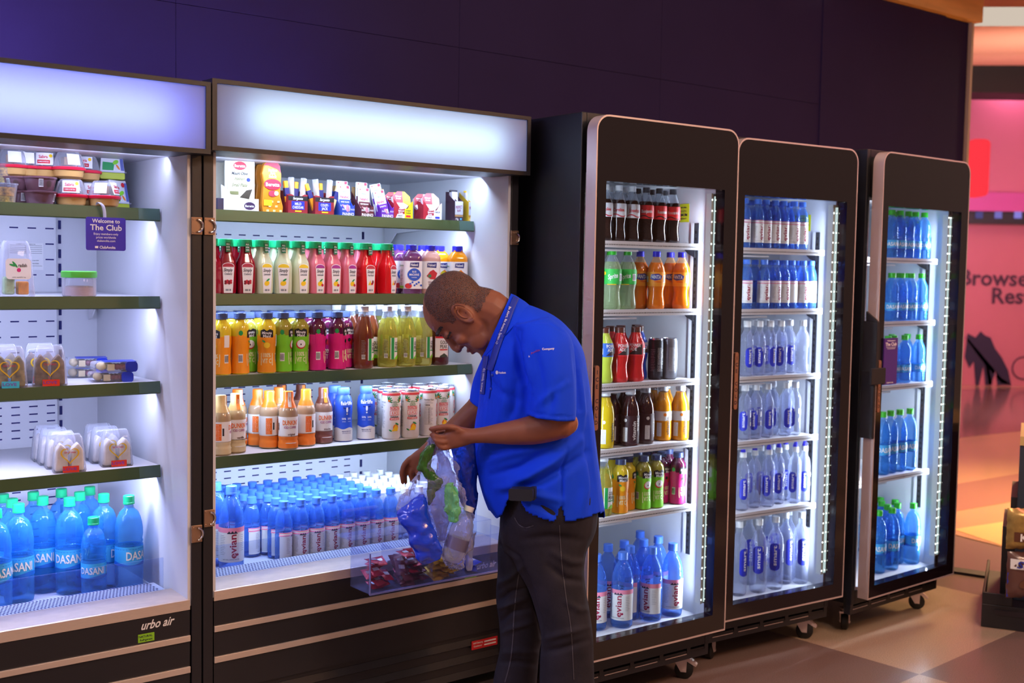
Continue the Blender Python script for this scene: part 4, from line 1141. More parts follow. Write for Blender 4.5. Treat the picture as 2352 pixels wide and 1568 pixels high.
SPEC = {
 'evian_s': dict(name='water_bottle', prof=pet(.196, .0275, 'ribbed'), fill=.165, mats=[P_BLUEW, P_BLUEC], cap=(.0162, .176, .197, CAPB), label=lab_evian(.012, .098)),
 'evian_f': dict(name='water_bottle', prof=pet(.192, .0245, 'ribbed'), fill=.165, mats=[P_BLUEW, P_BLUEC], cap=(.0148, .174, .193, CAPB), label=lab_evian(.026, .112)),
 'evian_l': dict(name='large_water_bottle', prof=pet(.262, .0390, 'round', .013), fill=.235, mats=[P_BLUEW, P_BLUEC], cap=(.0175, .238, .264, CAPB), label=lab_evian(.030, .138, 1.45)),
 'white_s': dict(name='water_bottle', prof=pet(.190, .0265, 'ribbed'), fill=.160, mats=[P_CLRW, P_CLR], cap=(.0150, .170, .191, CAPW), label=lambda rf: (lambda m: (band(m, rf, .060, .100, 0, half=.03), m.wrap(flat_text('PURE', 0, .08, .012), rf, 1, .001), (m, [C_('label_blue_pale', '#6a90e0'), K_W]))[2])(MB())),
 'dasani_l': dict(name='large_water_bottle', prof=pet(.278, .0405, 'ribbed', .013), fill=.245, mats=[P_AQUA, P_AQUAC], cap=(.0165, .256, .281, CAPG), label=lab_dasani(.080, .135, 1.35)),
 'dasani_m': dict(name='water_bottle', prof=pet(.225, .0350, 'ribbed', .013), fill=.180, mats=[P_AQUA, P_AQUAC], cap=(.0165, .206, .228, CAPG), label=lab_dasani(.055, .098, 1.15)),
 'dasani_s': dict(name='water_bottle', prof=pet(.205, .0290, 'ribbed', .012), fill=.175, mats=[P_AQUA, P_AQUAC], cap=(.0150, .186, .207, CAPP), label=lab_dasani(.045, .080, 1.0)),
 'dasani_t': dict(name='large_water_bottle', prof=pet(.268, .0345, 'ribbed', .012), fill=.235, mats=[P_AQUA, P_AQUAC], cap=(.0160, .247, .271, CAPP), label=lab_dasani(.085, .130, 1.2)),
 'smart_s': dict(name='water_bottle', prof=pet(.213, .0265, 'sharpneck'), fill=.175, mats=[P_CLRW, P_CLR], cap=(.0148, .190, .214, CAPW), label=lab_smart(.035, .112)),
 'smart_sp': dict(name='sports_cap_water_bottle', prof=pet(.235, .0265, 'sharpneck'), fill=.190, mats=[P_CLRW, P_CLR], cap=(.0140, .208, .228, CAPW), label=lab_smart(.045, .128), extra=[('spout', lambda rf: (MB().lathe([(.0105, .228), (.0095, .236), (.0060, .246), (.0030, .250)], 14), [CAPU]))]),
 'smart_l': dict(name='large_water_bottle', prof=pet(.292, .0335, 'sharpneck', .0125), fill=.25, mats=[P_CLRW, P_CLR], cap=(.0145, .268, .293, CAPW), label=lab_smart(.080, .190, 1.3)),
 'cola_r': dict(name='cola_bottle', prof=pet(.190, .0270, 'contour'), fill=.145, mats=[juice('cola_dark', '#2a1612', .9), P_CLR], cap=(.0130, .176, .194, CAPK)),
 'cola_s': dict(name='cola_bottle', prof=pet(.190, .0270, 'contour'), fill=.145, mats=[juice('cola_dark', '#2a1612', .9), P_CLR], cap=(.0130, .176, .194, CAPW)),
 'sprite': dict(name='lemon_soda_bottle', prof=pet(.203, .0320, 'contour'), fill=.165, mats=[clear('lemon_soda', '#c8dcb8', alpha=.25, edge=.8, tint='#e4f2d8'), P_CLR], cap=(.0145, .188, .207, CAPP), label=lab_sprite),
 'fanta': dict(name='orange_soda_bottle', prof=pet(.200, .0315, 'contour'), fill=.165, mats=[juice('orange_soda', '#f27c10', .85), clear('pet_orange_tint', '#f8c890', alpha=.2, edge=.7, tint='#fff0e0')], cap=(.0145, .185, .204, CAPU), label=lab_fanta),
 'power_r': dict(name='sports_drink_bottle', prof=pet(.188, .0325, 'contour', .015), fill=.172, mats=[juice('sports_red', '#e02a2c', .85), P_CLR], cap=(.0175, .172, .191, CAPBR), label=lab_power('#d82830', 'red')),
 'power_b': dict(name='sports_drink_bottle', prof=pet(.188, .0325, 'contour', .015), fill=.172, mats=[juice('sports_blue', '#2050c8', .85), P_CLR], cap=(.0175, .172, .191, CAPBR), label=lab_power('#2868d8', 'blue')),
 'power_y': dict(name='sports_drink_bottle', prof=pet(.188, .0325, 'contour', .015), fill=.172, mats=[juice('sports_yellow', '#c8dc50', .8), P_CLR], cap=(.0175, .172, .191, CAPBR), label=lab_power('#2860c0', 'yellow')),
 'can_k': dict(name='drinks_can', cat='can', prof=can_prof(.146, .0275), mats=[mat('can_black', '#26262e', .3, metal=.5)], label=lab_can, extra=[('can_lid', can_top(.146, .0275))], n=24),
 'can_g': dict(name='drinks_can', cat='can', prof=can_prof(.146, .0285), mats=[mat('can_grey', '#8c8e98', .3, metal=.6)], label=lab_can, extra=[('can_lid', can_top(.146, .0285))], n=24),
 'vw_y': dict(name='vitamin_drink_bottle', prof=pet(.196, .0325, 'round', .015), fill=.175, mats=[juice('vw_yellow', '#e8cc20', .8), P_CLR], cap=(.0180, .180, .199, CAPW), label=lab_vita(('yellow', '#f2dc20'), ('black', '#181818'), False)),
 'vw_k': dict(name='vitamin_drink_bottle', prof=pet(.196, .0325, 'round', .015), fill=.175, mats=[juice('vw_dark', '#401418', .85), P_CLR], cap=(.0180, .180, .199, CAPW), label=lab_vita(('maroon', '#3c1a24'), ('white', '#f2f2f2'), False)),
 'vw_o': dict(name='vitamin_drink_bottle', prof=pet(.196, .0325, 'round', .015), fill=.175, mats=[juice('vw_orange', '#f0a020', .85), P_CLR], cap=(.0180, .180, .199, CAPW), label=lab_vita(('orange', '#f0aa28'), ('brown', '#503018'), True)),
 'mm_l': dict(name='juice_bottle', prof=MMP, mats=[juice('lemonade_juice', '#f2d830', .85)], cap=(.0190, .170, .189, CAPN), label=lab_mm('lemon')),
 'mm_a': dict(name='juice_bottle', prof=MMP, mats=[juice('apple_juice', '#a8a038', .8)], cap=(.0190, .170, .189, CAPN), label=lab_mm('apple')),
 'mm_g': dict(name='juice_bottle', prof=MMP, mats=[juice('grape_juice', '#5c1440', .85)], cap=(.0190, .170, .189, CAPN), label=lab_mm('grape')),
 'gp_b': dict(name='iced_tea_bottle', prof=GPP, fill=.172, mats=[juice('tea_brown', '#7c3c22', .72), P_CLR], cap=(.0175, .188, .206, CAPW), label=lab_peak('brown'), sq=0),
 'gp_g': dict(name='iced_tea_bottle', prof=GPP, fill=.165, mats=[clear('tea_green', '#ccc860', alpha=.26, edge=.75, tint='#f0eeb8'), P_CLR], cap=(.0175, .188, .206, CAPW), label=lab_peak('green')),
 'gp_r': dict(name='iced_tea_bottle', prof=[(r, z * .92) for r, z in GPP], fill=.15, mats=[juice('tea_red', '#54201c', .85), P_CLR], cap=(.0175, .173, .190, CAPW), label=lab_peak('red')),
 'si_c': dict(name='juice_carafe', prof=SIMP, sq=5, n=24, mats=[juice('cranberry_juice', '#980c24', .8)], cap=(.0215, .146, .168, CAPG), label=lab_simply('cran'), extra=[('neck_tag', tag_simply)]),
 'si_l': dict(name='juice_carafe', prof=SIMP, sq=5, n=24, mats=[juice('lemonade_pale', '#e4ecc8', .75)], cap=(.0215, .146, .168, CAPG), label=lab_simply('lemon'), extra=[('neck_tag', tag_simply)]),
 'si_r': dict(name='juice_carafe', prof=SIMP, sq=5, n=24, mats=[juice('raspberry_lemonade', '#e8788c', .82)], cap=(.0215, .146, .168, CAPG), label=lab_simply('rasp'), extra=[('neck_tag', tag_simply)]),
 'si_p': dict(name='juice_carafe', prof=SIMP, sq=5, n=24, mats=[juice('fruit_punch', '#e01820', .85)], cap=(.0215, .146, .168, CAPG), label=lab_simply('punch'), extra=[('neck_tag', tag_simply)]),
 'nk_b': dict(name='smoothie_bottle', prof=NAK, sq=6, n=28, mats=[juice('smoothie_purple', '#6c3868', .95)], cap=(.0190, .148, .167, CAPU), label=lab_naked('blue')),
 'nk_s': dict(name='smoothie_bottle', prof=NAK, sq=6, n=28, mats=[juice('smoothie_pink', '#d8a89c', .95)], cap=(.0190, .148, .167, CAPU), label=lab_naked('berry')),
 'nk_m': dict(name='smoothie_bottle', prof=NAK, sq=6, n=28, mats=[juice('smoothie_mango', '#f09a14', .95)], cap=(.0190, .148, .167, CAPU), label=lab_naked('mango')),
 'dk_o': dict(name='iced_coffee_bottle', prof=DKP, mats=[juice('coffee_beige', '#b09478', .95)], label=lab_dunkin('orange'), extra=[('cap', dk_cap(CAPO)), ('cap_seal', seal())]),
 'dk_t': dict(name='iced_coffee_bottle', prof=DKP, mats=[juice('coffee_cream', '#b8a078', .95)], label=lab_dunkin('tan'), extra=[('cap', dk_cap(CAPT)), ('cap_seal', seal(c1=CAPO, c2=K_W))]),
 'dk_m': dict(name='iced_coffee_bottle', prof=DKP, mats=[juice('coffee_mocha', '#8c6a5c', .95)], label=lab_dunkin('mocha'), extra=[('cap', dk_cap(CAPBR)), ('cap_seal', seal(c1=CAPO, c2=K_W))]),
 'fl': dict(name='milk_bottle', prof=FLP, mats=[C_('milk_sleeve_blue', '#2c56d0', .35)], label=lab_fair, extra=[('cap', fl_cap)]),
 'vc': dict(name='juice_can', cat='can', prof=can_prof(.165, .0315), mats=[C_('can_white', '#eceef2', .3)], label=lab_coco(0), extra=[('can_lid', can_top(.165, .0315))], n=28),
}
for _k, _n in (('cola_r', "Benjamin"), ('cola_r2', "Rosemarie's"), ('cola_r3', 'Rosemarie'), ('cola_s', 'Caroline'), ('cola_s2', 'Joselyn')):
    b_ = 'cola_r' if _k.startswith('cola_r') else 'cola_s'
    SPEC[_k] = dict(SPEC[b_], label=lab_cola(b_ == 'cola_s', _n))
USED = {}
ORD = ['', 'first', 'second', 'third', 'fourth', 'fifth', 'sixth', 'seventh', 'eighth', 'ninth', 'tenth', 'eleventh', 'twelfth', 'thirteenth', 'fourteenth', 'fifteenth', 'sixteenth', 'seventeenth', 'eighteenth']
UN_NAME = {'C': "man's cooler", 'C1': 'sandwich cooler', 'F1': 'first door fridge', 'F2': 'middle door fridge', 'F3': 'last door fridge'}
rnd = random.Random(11)
def put(kind, un, s, d, z, label, group, rot=0.0):
    p = upt(un, s, d, z); rz = UNIT[un][2] + rot
    if kind not in PROTO:
        o = make(kind, SPEC[kind]); PROTO[kind] = o
        o.location = p; o.rotation_euler = (0, 0, rz); o['label'] = label; o['group'] = group
    else: o = dup(PROTO[kind], p, rz, label, group)
    STOCK.append([o, un, s, d, z, max(q[0] for q in SPEC[kind]['prof']) + (.0006 if not SPEC[kind].get('sq') else .0012)])
    return o
STOCK = []
def settle():
    """no two bottles stand in each other: ease neighbours apart, the rear one giving way more"""
    by = {}
    for it in STOCK: by.setdefault((it[1], round(it[4], 2)), []).append(it)
    for (un, z), L in by.items():
        smin, smax = (-1.10, 1.078) if un == 'C' else (.034, .615)
        dmin, dmax = (.285, .79) if un == 'C' else (.122, .69)
        for _ in range(150):
            moved = False
            for i in range(len(L)):
                for j in range(i + 1, len(L)):
                    a, b = L[i], L[j]; dx, dy = b[2] - a[2], b[3] - a[3]; q = hypot(dx, dy); over = a[5] + b[5] - q
                    if over > 1e-4:
                        moved = True
                        if q < 1e-5: dx, q = 1e-3, 1e-3
                        wa = .5 + max(-.4, min(.4, (a[3] - b[3]) * 8)); wb = 1 - wa; ux, uy = dx / q, dy / q
                        a[2] -= ux * over * wa; a[3] -= uy * over * wa; b[2] += ux * over * wb; b[3] += uy * over * wb
            for a in L:
                a[3] = min(max(a[3], dmin + a[5] - .022 if un == 'C' else dmin + a[5]), dmax - a[5])
                lo = smin if not (un == 'C' and a[2] > -.03) else .036
                hi = smax if not (un == 'C' and a[2] < -.03) else -.045
                a[2] = min(max(a[2], lo + a[5]), hi - a[5])
            if not moved: break
        for a in L: a[0].location = upt(un, a[2], a[3], a[4])
DESC = {'evian_s': 'small blue-capped water bottle', 'evian_f': 'blue-capped water bottle', 'evian_l': 'large blue-capped water bottle', 'white_s': 'small white-capped water bottle',
 'dasani_l': 'large green-capped water bottle', 'dasani_m': 'short green-capped water bottle', 'dasani_s': 'green-capped water bottle', 'dasani_t': 'tall green-capped water bottle',
 'smart_s': 'clear white-capped water bottle', 'smart_sp': 'clear sports-capped water bottle', 'smart_l': 'large clear white-capped water bottle',
 'cola_r': 'cola bottle with red label', 'cola_s': 'cola bottle with silver label', 'sprite': 'clear soda with green label', 'fanta': 'bright orange soda bottle',
 'power_r': 'red sports drink bottle', 'power_b': 'blue sports drink bottle', 'power_y': 'yellow sports drink bottle', 'can_k': 'black slim drinks can', 'can_g': 'grey slim drinks can',
 'vw_y': 'yellow vitamin drink bottle', 'vw_k': 'dark red vitamin drink bottle', 'vw_o': 'orange vitamin drink bottle',
 'mm_l': 'yellow lemonade bottle', 'mm_a': 'green apple juice bottle', 'mm_g': 'magenta grape juice bottle', 'gp_b': 'brown iced tea bottle', 'gp_g': 'pale yellow iced tea bottle', 'gp_r': 'dark red iced tea bottle',
 'si_c': 'cranberry juice carafe', 'si_l': 'pale lemonade carafe', 'si_r': 'pink lemonade carafe', 'si_p': 'red fruit punch carafe', 'nk_b': 'purple smoothie bottle', 'nk_s': 'pink smoothie bottle', 'nk_m': 'orange mango smoothie bottle',
 'dk_o': 'orange-capped iced coffee bottle', 'dk_t': 'tan-capped iced coffee bottle', 'dk_m': 'brown-capped iced coffee bottle', 'fl': 'blue milk bottle', 'vc': 'white coconut drink can'}
for k_ in ('cola_r2', 'cola_r3'): DESC[k_] = DESC['cola_r']
DESC['cola_s2'] = DESC['cola_s']
def row(un, z, d, items, shelf, rowname='front row', group=None, uz=None, rots=None, who=None):
    """items: (kind, image column of its foot[, depth]) in order along the shelf"""
    for i, it in enumerate(items):
        kind, u = it[0], it[1]; dd = it[2] if len(it) > 2 else d
        s = s_at(un, u, dd, z); rot = it[3] if len(it) > 3 else rnd.uniform(-.35, .35)
        if kind[:4] in ('smar', 'dasa', 'fant', 'cola', 'spri', 'evia') and un != 'C' and abs(rot) < .7: rot -= .50
        put(kind, un, s, dd, z, '%s, %s along %s, %s of %s' % (DESC[kind], ORD[i + 1], rowname, shelf, UN_NAME[who or un]), group or ('drinks on the %s of the %s' % (shelf, UN_NAME[who or un])), rot)
# ================================================================= stock of the cooler the man is bending into (frame C)
Z1, Z2, Z3, Z4, ZD = 1.645, 1.393, 1.146, .900, .531
row('C', Z2, .285, [('si_c', 502, .285, -.9), ('si_c', 524, .30, -.2), ('si_c', 541, .31, -.1), ('si_c', 563, .285, -.15), ('si_l', 597, .285, .12), ('si_l', 654, .285, -.35), ('si_l', 688, .292, .1),
     ('si_r', 722, .285, .15), ('si_r', 763, .285, .1), ('si_r', 797, .287, .25), ('si_r', 826, .345, -.1), ('si_p', 842, .285, .1), ('si_p', 870, .34, .2), ('si_p', 889, .288, .45)], 'second shelf', group='juice carafes on the second shelf')
row('C', Z2, .36, [('si_c', 510), ('si_c', 548), ('si_l', 585), ('si_l', 632), ('si_l', 672), ('si_r', 706), ('si_r', 742), ('si_r', 778), ('si_p', 812, .405)], 'second shelf', 'rear row', group='juice carafes on the second shelf')
row('C', Z2, .285, [('nk_b', 918, .355, .0), ('nk_b', 946, .29, -.25), ('nk_s', 972, .36, -.1), ('nk_s', 990, .29, -.45), ('nk_m', 1008, .36, -.2), ('nk_m', 1052, .29, -.40)], 'second shelf', 'smoothie row', group='smoothies on the second shelf')
row('C', Z3, .300, [('mm_l', 509, .300, -1.3), ('mm_l', 551, .300, 1.1), ('mm_l', 614, .292, -.45), ('mm_a', 653, .298, .9), ('mm_a', 686, .298, -.35), ('mm_g', 726, .292, 1.1), ('mm_g', 774, .297, .9), ('mm_g', 797, .34, .3)], 'third shelf', group='juice bottles on the third shelf')
row('C', Z3, .37, [('mm_l', 532), ('mm_a', 577, .36), ('mm_l', 592), ('mm_a', 628), ('mm_a', 664), ('mm_g', 708), ('mm_g', 748)], 'third shelf', 'second row', group='juice bottles on the third shelf')
row('C', Z3, .45, [('mm_l', 516), ('mm_l', 552), ('mm_a', 596), ('mm_a', 630), ('mm_g', 662), ('mm_g', 692), ('mm_g', 722)], 'third shelf', 'third row', group='juice bottles on the third shelf')
row('C', Z3, .305, [('gp_b', 833, .300, .7), ('gp_g', 888, .310, .55), ('gp_g', 932, .300, .62), ('gp_g', 970, .305, .6), ('gp_r', 1008, .305, -.25)], 'third shelf', 'tea row', group='iced teas on the third shelf')
row('C', Z3, .385, [('gp_b', 802), ('gp_b', 858, .36), ('gp_g', 900), ('gp_g', 948)], 'third shelf', 'second tea row', group='iced teas on the third shelf')
row('C', Z3, .465, [('gp_b', 772), ('gp_b', 822), ('gp_g', 868), ('gp_g', 918)], 'third shelf', 'third tea row', group='iced teas on the third shelf')
row('C', Z4, .300, [('dk_t', 509, .296, 1.2), ('dk_t', 538, .315, -.05), ('dk_o', 597, .385, 1.2), ('dk_o', 624, .335, 1.4), ('dk_o', 664, .285, -.25), ('dk_o', 702, .325, 1.7), ('dk_m', 742, .345, -.15), ('fl', 788, .345, -.1), ('fl', 840, .345, -.45)], 'fourth shelf', group='bottles on the fourth shelf')
row('C', Z4, .420, [('dk_o', 558, .42, .3), ('dk_o', 640, .42), ('dk_m', 655, .49), ('dk_m', 686, .47), ('fl', 768, .415, .3)], 'fourth shelf', 'rear row', group='bottles on the fourth shelf')
row('C', Z4, .315, [('vc', 888, .375, -.25), ('vc', 898, .305, -.15), ('vc', 945, .285, -.30), ('vc', 982, .31, 1.1), ('vc', 1017, .33, -.25), ('vc', 1050, .345, 1.0)], 'fourth shelf', 'front can row', group='coconut drink cans')
row('C', Z4, .44, [('vc', 868, .44, -.4), ('vc', 916, .385), ('vc', 902, .50), ('vc', 938, .45), ('vc', 968, .44), ('vc', 1000, .44)], 'fourth shelf', 'rear can row', group='coconut drink cans')
row('C', ZD, .30, [('evian_l', 497, .40, .3), ('evian_l', 531, .325, -.45)], 'floor', group='large water bottles on the floor of the cooler')
s0_ = s_at('C', 652, .318, ZD)
for j in range(7):
    for i in range(-2, 11):
        s = s0_ + i * .0578 + (rnd.random() - .5) * .003; d = .318 + j * .0585 + (rnd.random() - .5) * .003
        if i < 0 and j < (2 if i == -1 else 4): continue
        if i > 10 or (i >= 7 and j < 1 and False): continue
        k = 'evian_s' if (i < 7 or (i == 7 and j == 0)) else 'white_s'
        put(k, 'C', s, d, ZD, '%s, %s along %s row, floor of %s' % (DESC[k], ORD[i + 3], ORD[j + 1] if j else 'front', UN_NAME['C']),
            'small water bottles on the floor of the cooler', rnd.uniform(-.12, .12) - .38 if i > 0 else rnd.uniform(.5, 1.3))
# ================================================================= green-capped water in the sandwich cooler
zt_ = .519
for n_, (k, u, v, rot) in enumerate((('dasani_l', 36, 1157, -.35), ('dasani_l', 109, 1140, -.55), ('dasani_l', 164, 1142, -.35), ('dasani_m', 216, 1197, -.45), ('dasani_l', 289, 1144, .5),
        ('dasani_l', 252, 1136, 1.2), ('dasani_l', 209, 1131, .8), ('dasani_l', 148, 1126, .3), ('dasani_l', 89, 1131, .2), ('dasani_l', 38, 1146, -.2), ('dasani_l', 30, 1139, .4), ('dasani_l', 201, 1119, 0), ('dasani_l', -8, 1168, .3))):
    h = SPEC[k]['cap'][2]
    s, d = sd_at('C', u, v, zt_ + h)
    d = min(max(d, .33), .74)
    s = s_at('C', u, d, zt_ + h)
    where = ['first along the front row', 'second along the front row', 'third along the front row', 'standing alone in front of the others', 'nearest the cooler side wall',
             'just behind the one by the side wall', 'fourth along the second row', 'third along the second row', 'second along the second row', 'first along the second row', 'first along the third row', 'furthest back by the slotted standard', 'cut off by the frame edge'][n_]
    put(k, 'C', s, d, zt_, '%s, %s, floor of sandwich cooler' % (DESC[k], where), 'green-capped water in the sandwich cooler', rot)

# ================================================================= door fridges
zf = F1S
row('F1', zf[0], .165, [('cola_s', 1388, .165), ('cola_s', 1419, .165, -.2), ('cola_s2', 1450, .165, .1), ('cola_r', 1482, .165, -.1), ('cola_r3', 1512, .165, .3), ('cola_r2', 1543, .165, -.15)], 'top shelf')
row('F1', zf[0], .23, [('cola_s', 1398), ('cola_s', 1430), ('cola_r', 1462), ('cola_r', 1494), ('cola_r', 1524)], 'top shelf', 'rear row')
row('F1', zf[1], .165, [('sprite', 1404, .165, -.1), ('sprite', 1439, .175, -.9), ('fanta', 1505, .165, -.3), ('fanta', 1563, .165, -1.2)], 'second shelf')
row('F1', zf[1], .24, [('sprite', 1400, .25), ('fanta', 1471, .22, 0), ('fanta', 1537, .23, -.2)], 'second shelf', 'rear row')
row('F1', zf[2], .165, [('power_y', 1386, .165), ('power_r', 1421, .165, -.2), ('power_r', 1458, .165, -.8), ('can_k', 1502, .19), ('can_g', 1529, .175)], 'third shelf')
row('F1', zf[2], .24, [('power_r', 1404), ('power_r', 1436), ('power_b', 1483, .205), ('power_r', 1460, .27)], 'third shelf', 'rear row')
row('F1', zf[3], .165, [('vw_y', 1388, .160, .2), ('vw_k', 1414, .20, .5), ('vw_k', 1445, .155, -.2), ('vw_k', 1480, .175, .6), ('vw_o', 1522, .19, -.1), ('vw_o', 1560, .165, -.2)], 'fourth shelf')
row('F1', zf[3], .26, [('vw_k', 1402), ('vw_k', 1436), ('vw_k', 1468), ('vw_o', 1500), ('vw_o', 1540)], 'fourth shelf', 'rear row')
row('F1', zf[4], .165, [('gp_g', 1386, .150, .2), ('mm_l', 1423, .155, -.4), ('mm_l', 1446, .18, .6), ('mm_a', 1472, .165, -.1), ('mm_a', 1504, .160, -.3), ('mm_g', 1524, .20, .2), ('mm_g', 1553, .165, .1)], 'fifth shelf')
row('F1', zf[4], .25, [('mm_l', 1408), ('mm_l', 1432), ('mm_a', 1462), ('mm_a', 1492), ('mm_g', 1522, .27), ('mm_g', 1540, .25)], 'fifth shelf', 'rear row')
row('F1', .238, .16, [('evian_l', 1367, .19, -.3), ('evian_l', 1430, .155, -1.2), ('evian_l', 1466, .19, -1.7), ('evian_l', 1500, .145, -1.5), ('evian_l', 1542, .16, -.1)], 'floor', group='large water bottles in the first door fridge')
row('F1', .238, .27, [('evian_l', 1400), ('evian_l', 1450), ('evian_l', 1486), ('evian_l', 1524), ('evian_l', 1486, .37)], 'floor', 'rear row', group='large water bottles in the first door fridge')
g_ = F2S
row('F2', g_[0], .165, [('evian_f', 1708), ('evian_f', 1739, .165, .2), ('evian_f', 1760, .17, .1), ('evian_f', 1779, .17, 0), ('evian_f', 1797, .17, -.1), ('evian_f', 1817, .165, .2), ('evian_f', 1838, .165, .1)], 'top shelf')
row('F2', g_[0], .235, [('evian_f', 1722), ('evian_f', 1748), ('evian_f', 1770), ('evian_f', 1790), ('evian_f', 1808)], 'top shelf', 'rear row')
row('F2', g_[1], .165, [('evian_f', 1712, .165, -.1), ('evian_f', 1752, .165, .0), ('evian_f', 1779, .17, .3), ('evian_f', 1797, .17, .2), ('evian_f', 1821, .175, .8), ('evian_f', 1844, .165, .1), ('evian_f', 1868, .165, .1)], 'second shelf')
row('F2', g_[1], .235, [('evian_f', 1731, .22, 1.6), ('evian_f', 1766), ('evian_f', 1790), ('evian_f', 1815), ('evian_f', 1836)], 'second shelf', 'rear row')
row('F2', g_[2], .165, [('smart_s', 1713), ('smart_s', 1741, .165, -.1), ('smart_s', 1766, .165, .5), ('smart_s', 1791, .165, -.3), ('smart_s', 1812, .19, .2), ('smart_s', 1840, .165, .9)], 'third shelf')
row('F2', g_[2], .24, [('smart_s', 1728), ('smart_s', 1756), ('smart_s', 1782), ('smart_s', 1806)], 'third shelf', 'rear row')
row('F2', g_[3], .165, [('smart_s', 1708, .165, -.8), ('smart_s', 1733, .165, -.9), ('smart_s', 1760, .165, .2), ('smart_s', 1778, .20, 0), ('smart_s', 1798, .17, .3), ('smart_s', 1823, .165, -1.2)], 'fourth shelf')
row('F2', g_[3], .24, [('smart_s', 1722), ('smart_s', 1748), ('smart_s', 1772), ('smart_s', 1808, .23)], 'fourth shelf', 'rear row')
row('F2', g_[4], .165, [('smart_sp', 1703, .165, .1), ('smart_sp', 1730, .18, 1.2), ('smart_sp', 1762, .165, -.9), ('smart_sp', 1785, .185, -.1), ('smart_sp', 1826, .165, -1.0), ('smart_sp', 1853, .165, -.1)], 'fifth shelf')
row('F2', g_[4], .25, [('smart_sp', 1716), ('smart_sp', 1744), ('smart_sp', 1797, .23, 0), ('smart_sp', 1776)], 'fifth shelf', 'rear row')
row('F2', .225, .16, [('smart_l', 1694, .165, .6), ('smart_l', 1742, .150, -.15), ('smart_l', 1778, .155, -.2), ('smart_l', 1803, .19, .6), ('smart_l', 1849, .165, .1)], 'floor', group='large water bottles in the middle door fridge')
row('F2', .225, .26, [('smart_l', 1717), ('smart_l', 1760), ('smart_l', 1792), ('smart_l', 1826, .22, .9)], 'floor', 'rear row', group='large water bottles in the middle door fridge')
h_ = F3S
row('F3', h_[0], .165, [('dasani_s', 2045), ('dasani_s', 2064, .165, .1), ('dasani_s', 2083, .165, .2), ('dasani_s', 2101, .17, .1), ('dasani_s', 2129, .165, .2)], 'top shelf')
row('F3', h_[0], .24, [('dasani_s', 2054), ('dasani_s', 2074), ('dasani_s', 2094), ('dasani_s', 2112, .23)], 'top shelf', 'rear row')
row('F3', h_[1], .165, [('dasani_s', 2046), ('dasani_s', 2068, .175), ('dasani_s', 2089, .165, .2), ('dasani_s', 2121, .165, .1)], 'second shelf')
row('F3', h_[1], .24, [('dasani_s', 2056), ('dasani_s', 2078), ('dasani_s', 2096)], 'second shelf', 'rear row')
row('F3', h_[2], .165, [('dasani_s', 2036), ('dasani_s', 2052, .18), ('dasani_s', 2073, .165, -.2), ('dasani_s', 2107, .165, .1)], 'third shelf')
row('F3', h_[2], .24, [('dasani_s', 2045), ('dasani_s', 2082, .22)], 'third shelf', 'rear row')
row('F3', h_[3], .165, [('dasani_t', 2025), ('dasani_t', 2040, .17), ('dasani_t', 2061, .17, .1), ('dasani_t', 2085, .165, .1)], 'fourth shelf')
row('F3', .205, .16, [('dasani_t', 2014), ('dasani_t', 2046, .155, .3), ('dasani_t', 2064, .185), ('dasani_t', 2098, .165, .5), ('dasani_t', 2125, .165, .1)], 'floor')
row('F3', .205, .25, [('dasani_t', 2030), ('dasani_t', 2056), ('dasani_t', 2080, .24), ('dasani_t', 2046, .35)], 'floor', 'rear row')

settle()
# ================================================================= the man at the cooler
YP = 3.36
def catmull(P, n):
    out = []
    for i in range(len(P) - 1):
        p0 = P[max(i - 1, 0)]; p1 = P[i]; p2 = P[i + 1]; p3 = P[min(i + 2, len(P) - 1)]
        for k in range(n):
            t = k / n
            out.append(tuple(.5 * (2 * b + (c - a) * t + (2 * a - 5 * b + 4 * c - d) * t * t + (-a + 3 * b - 3 * c + d) * t ** 3) for a, b, c, d in zip(p0, p1, p2, p3)))
    out.append(tuple(P[-1])); return out
def loft(m, secs, sub=4, n=28, ex=2.2, mi=0, lat=(0, 1, 0), close=True):
    """closed skin through cross-sections (u0, v0, u1, v1, Y, half depth): the two ends of each section as seen, its distance, its half thickness"""
    S = catmull([tuple(float(x) for x in s) for s in secs], sub)
    rings = []
    for u0, v0, u1, v1, Y, hy in S:
        A, B = unproj(u0, v0, Y), unproj(u1, v1, Y); c = (A + B) / 2; ax = (B - A) / 2; ly = Vector(lat) * hy
        ring = []
        for i in range(n):
            t = 2 * pi * i / n; cx, sx = cos(t), sin(t)
            x = abs(cx) ** (2 / ex) * (1 if cx >= 0 else -1); y = abs(sx) ** (2 / ex) * (1 if sx >= 0 else -1)
            ring.append(tuple(c + ax * x + ly * y))
        rings.append(ring)
    b = len(m.v)
    for r in rings: m.v += r
    for j in range(len(rings) - 1):
        for i in range(n):
            k = (i + 1) % n; m.f.append((b + j * n + i, b + j * n + k, b + (j + 1) * n + k, b + (j + 1) * n + i)); m.m.append(mi)
    if close:
        m.f.append(tuple(b + i for i in reversed(range(n)))); m.m.append(mi)
        m.f.append(tuple(b + (len(rings) - 1) * n + i for i in range(n))); m.m.append(mi)
    return m
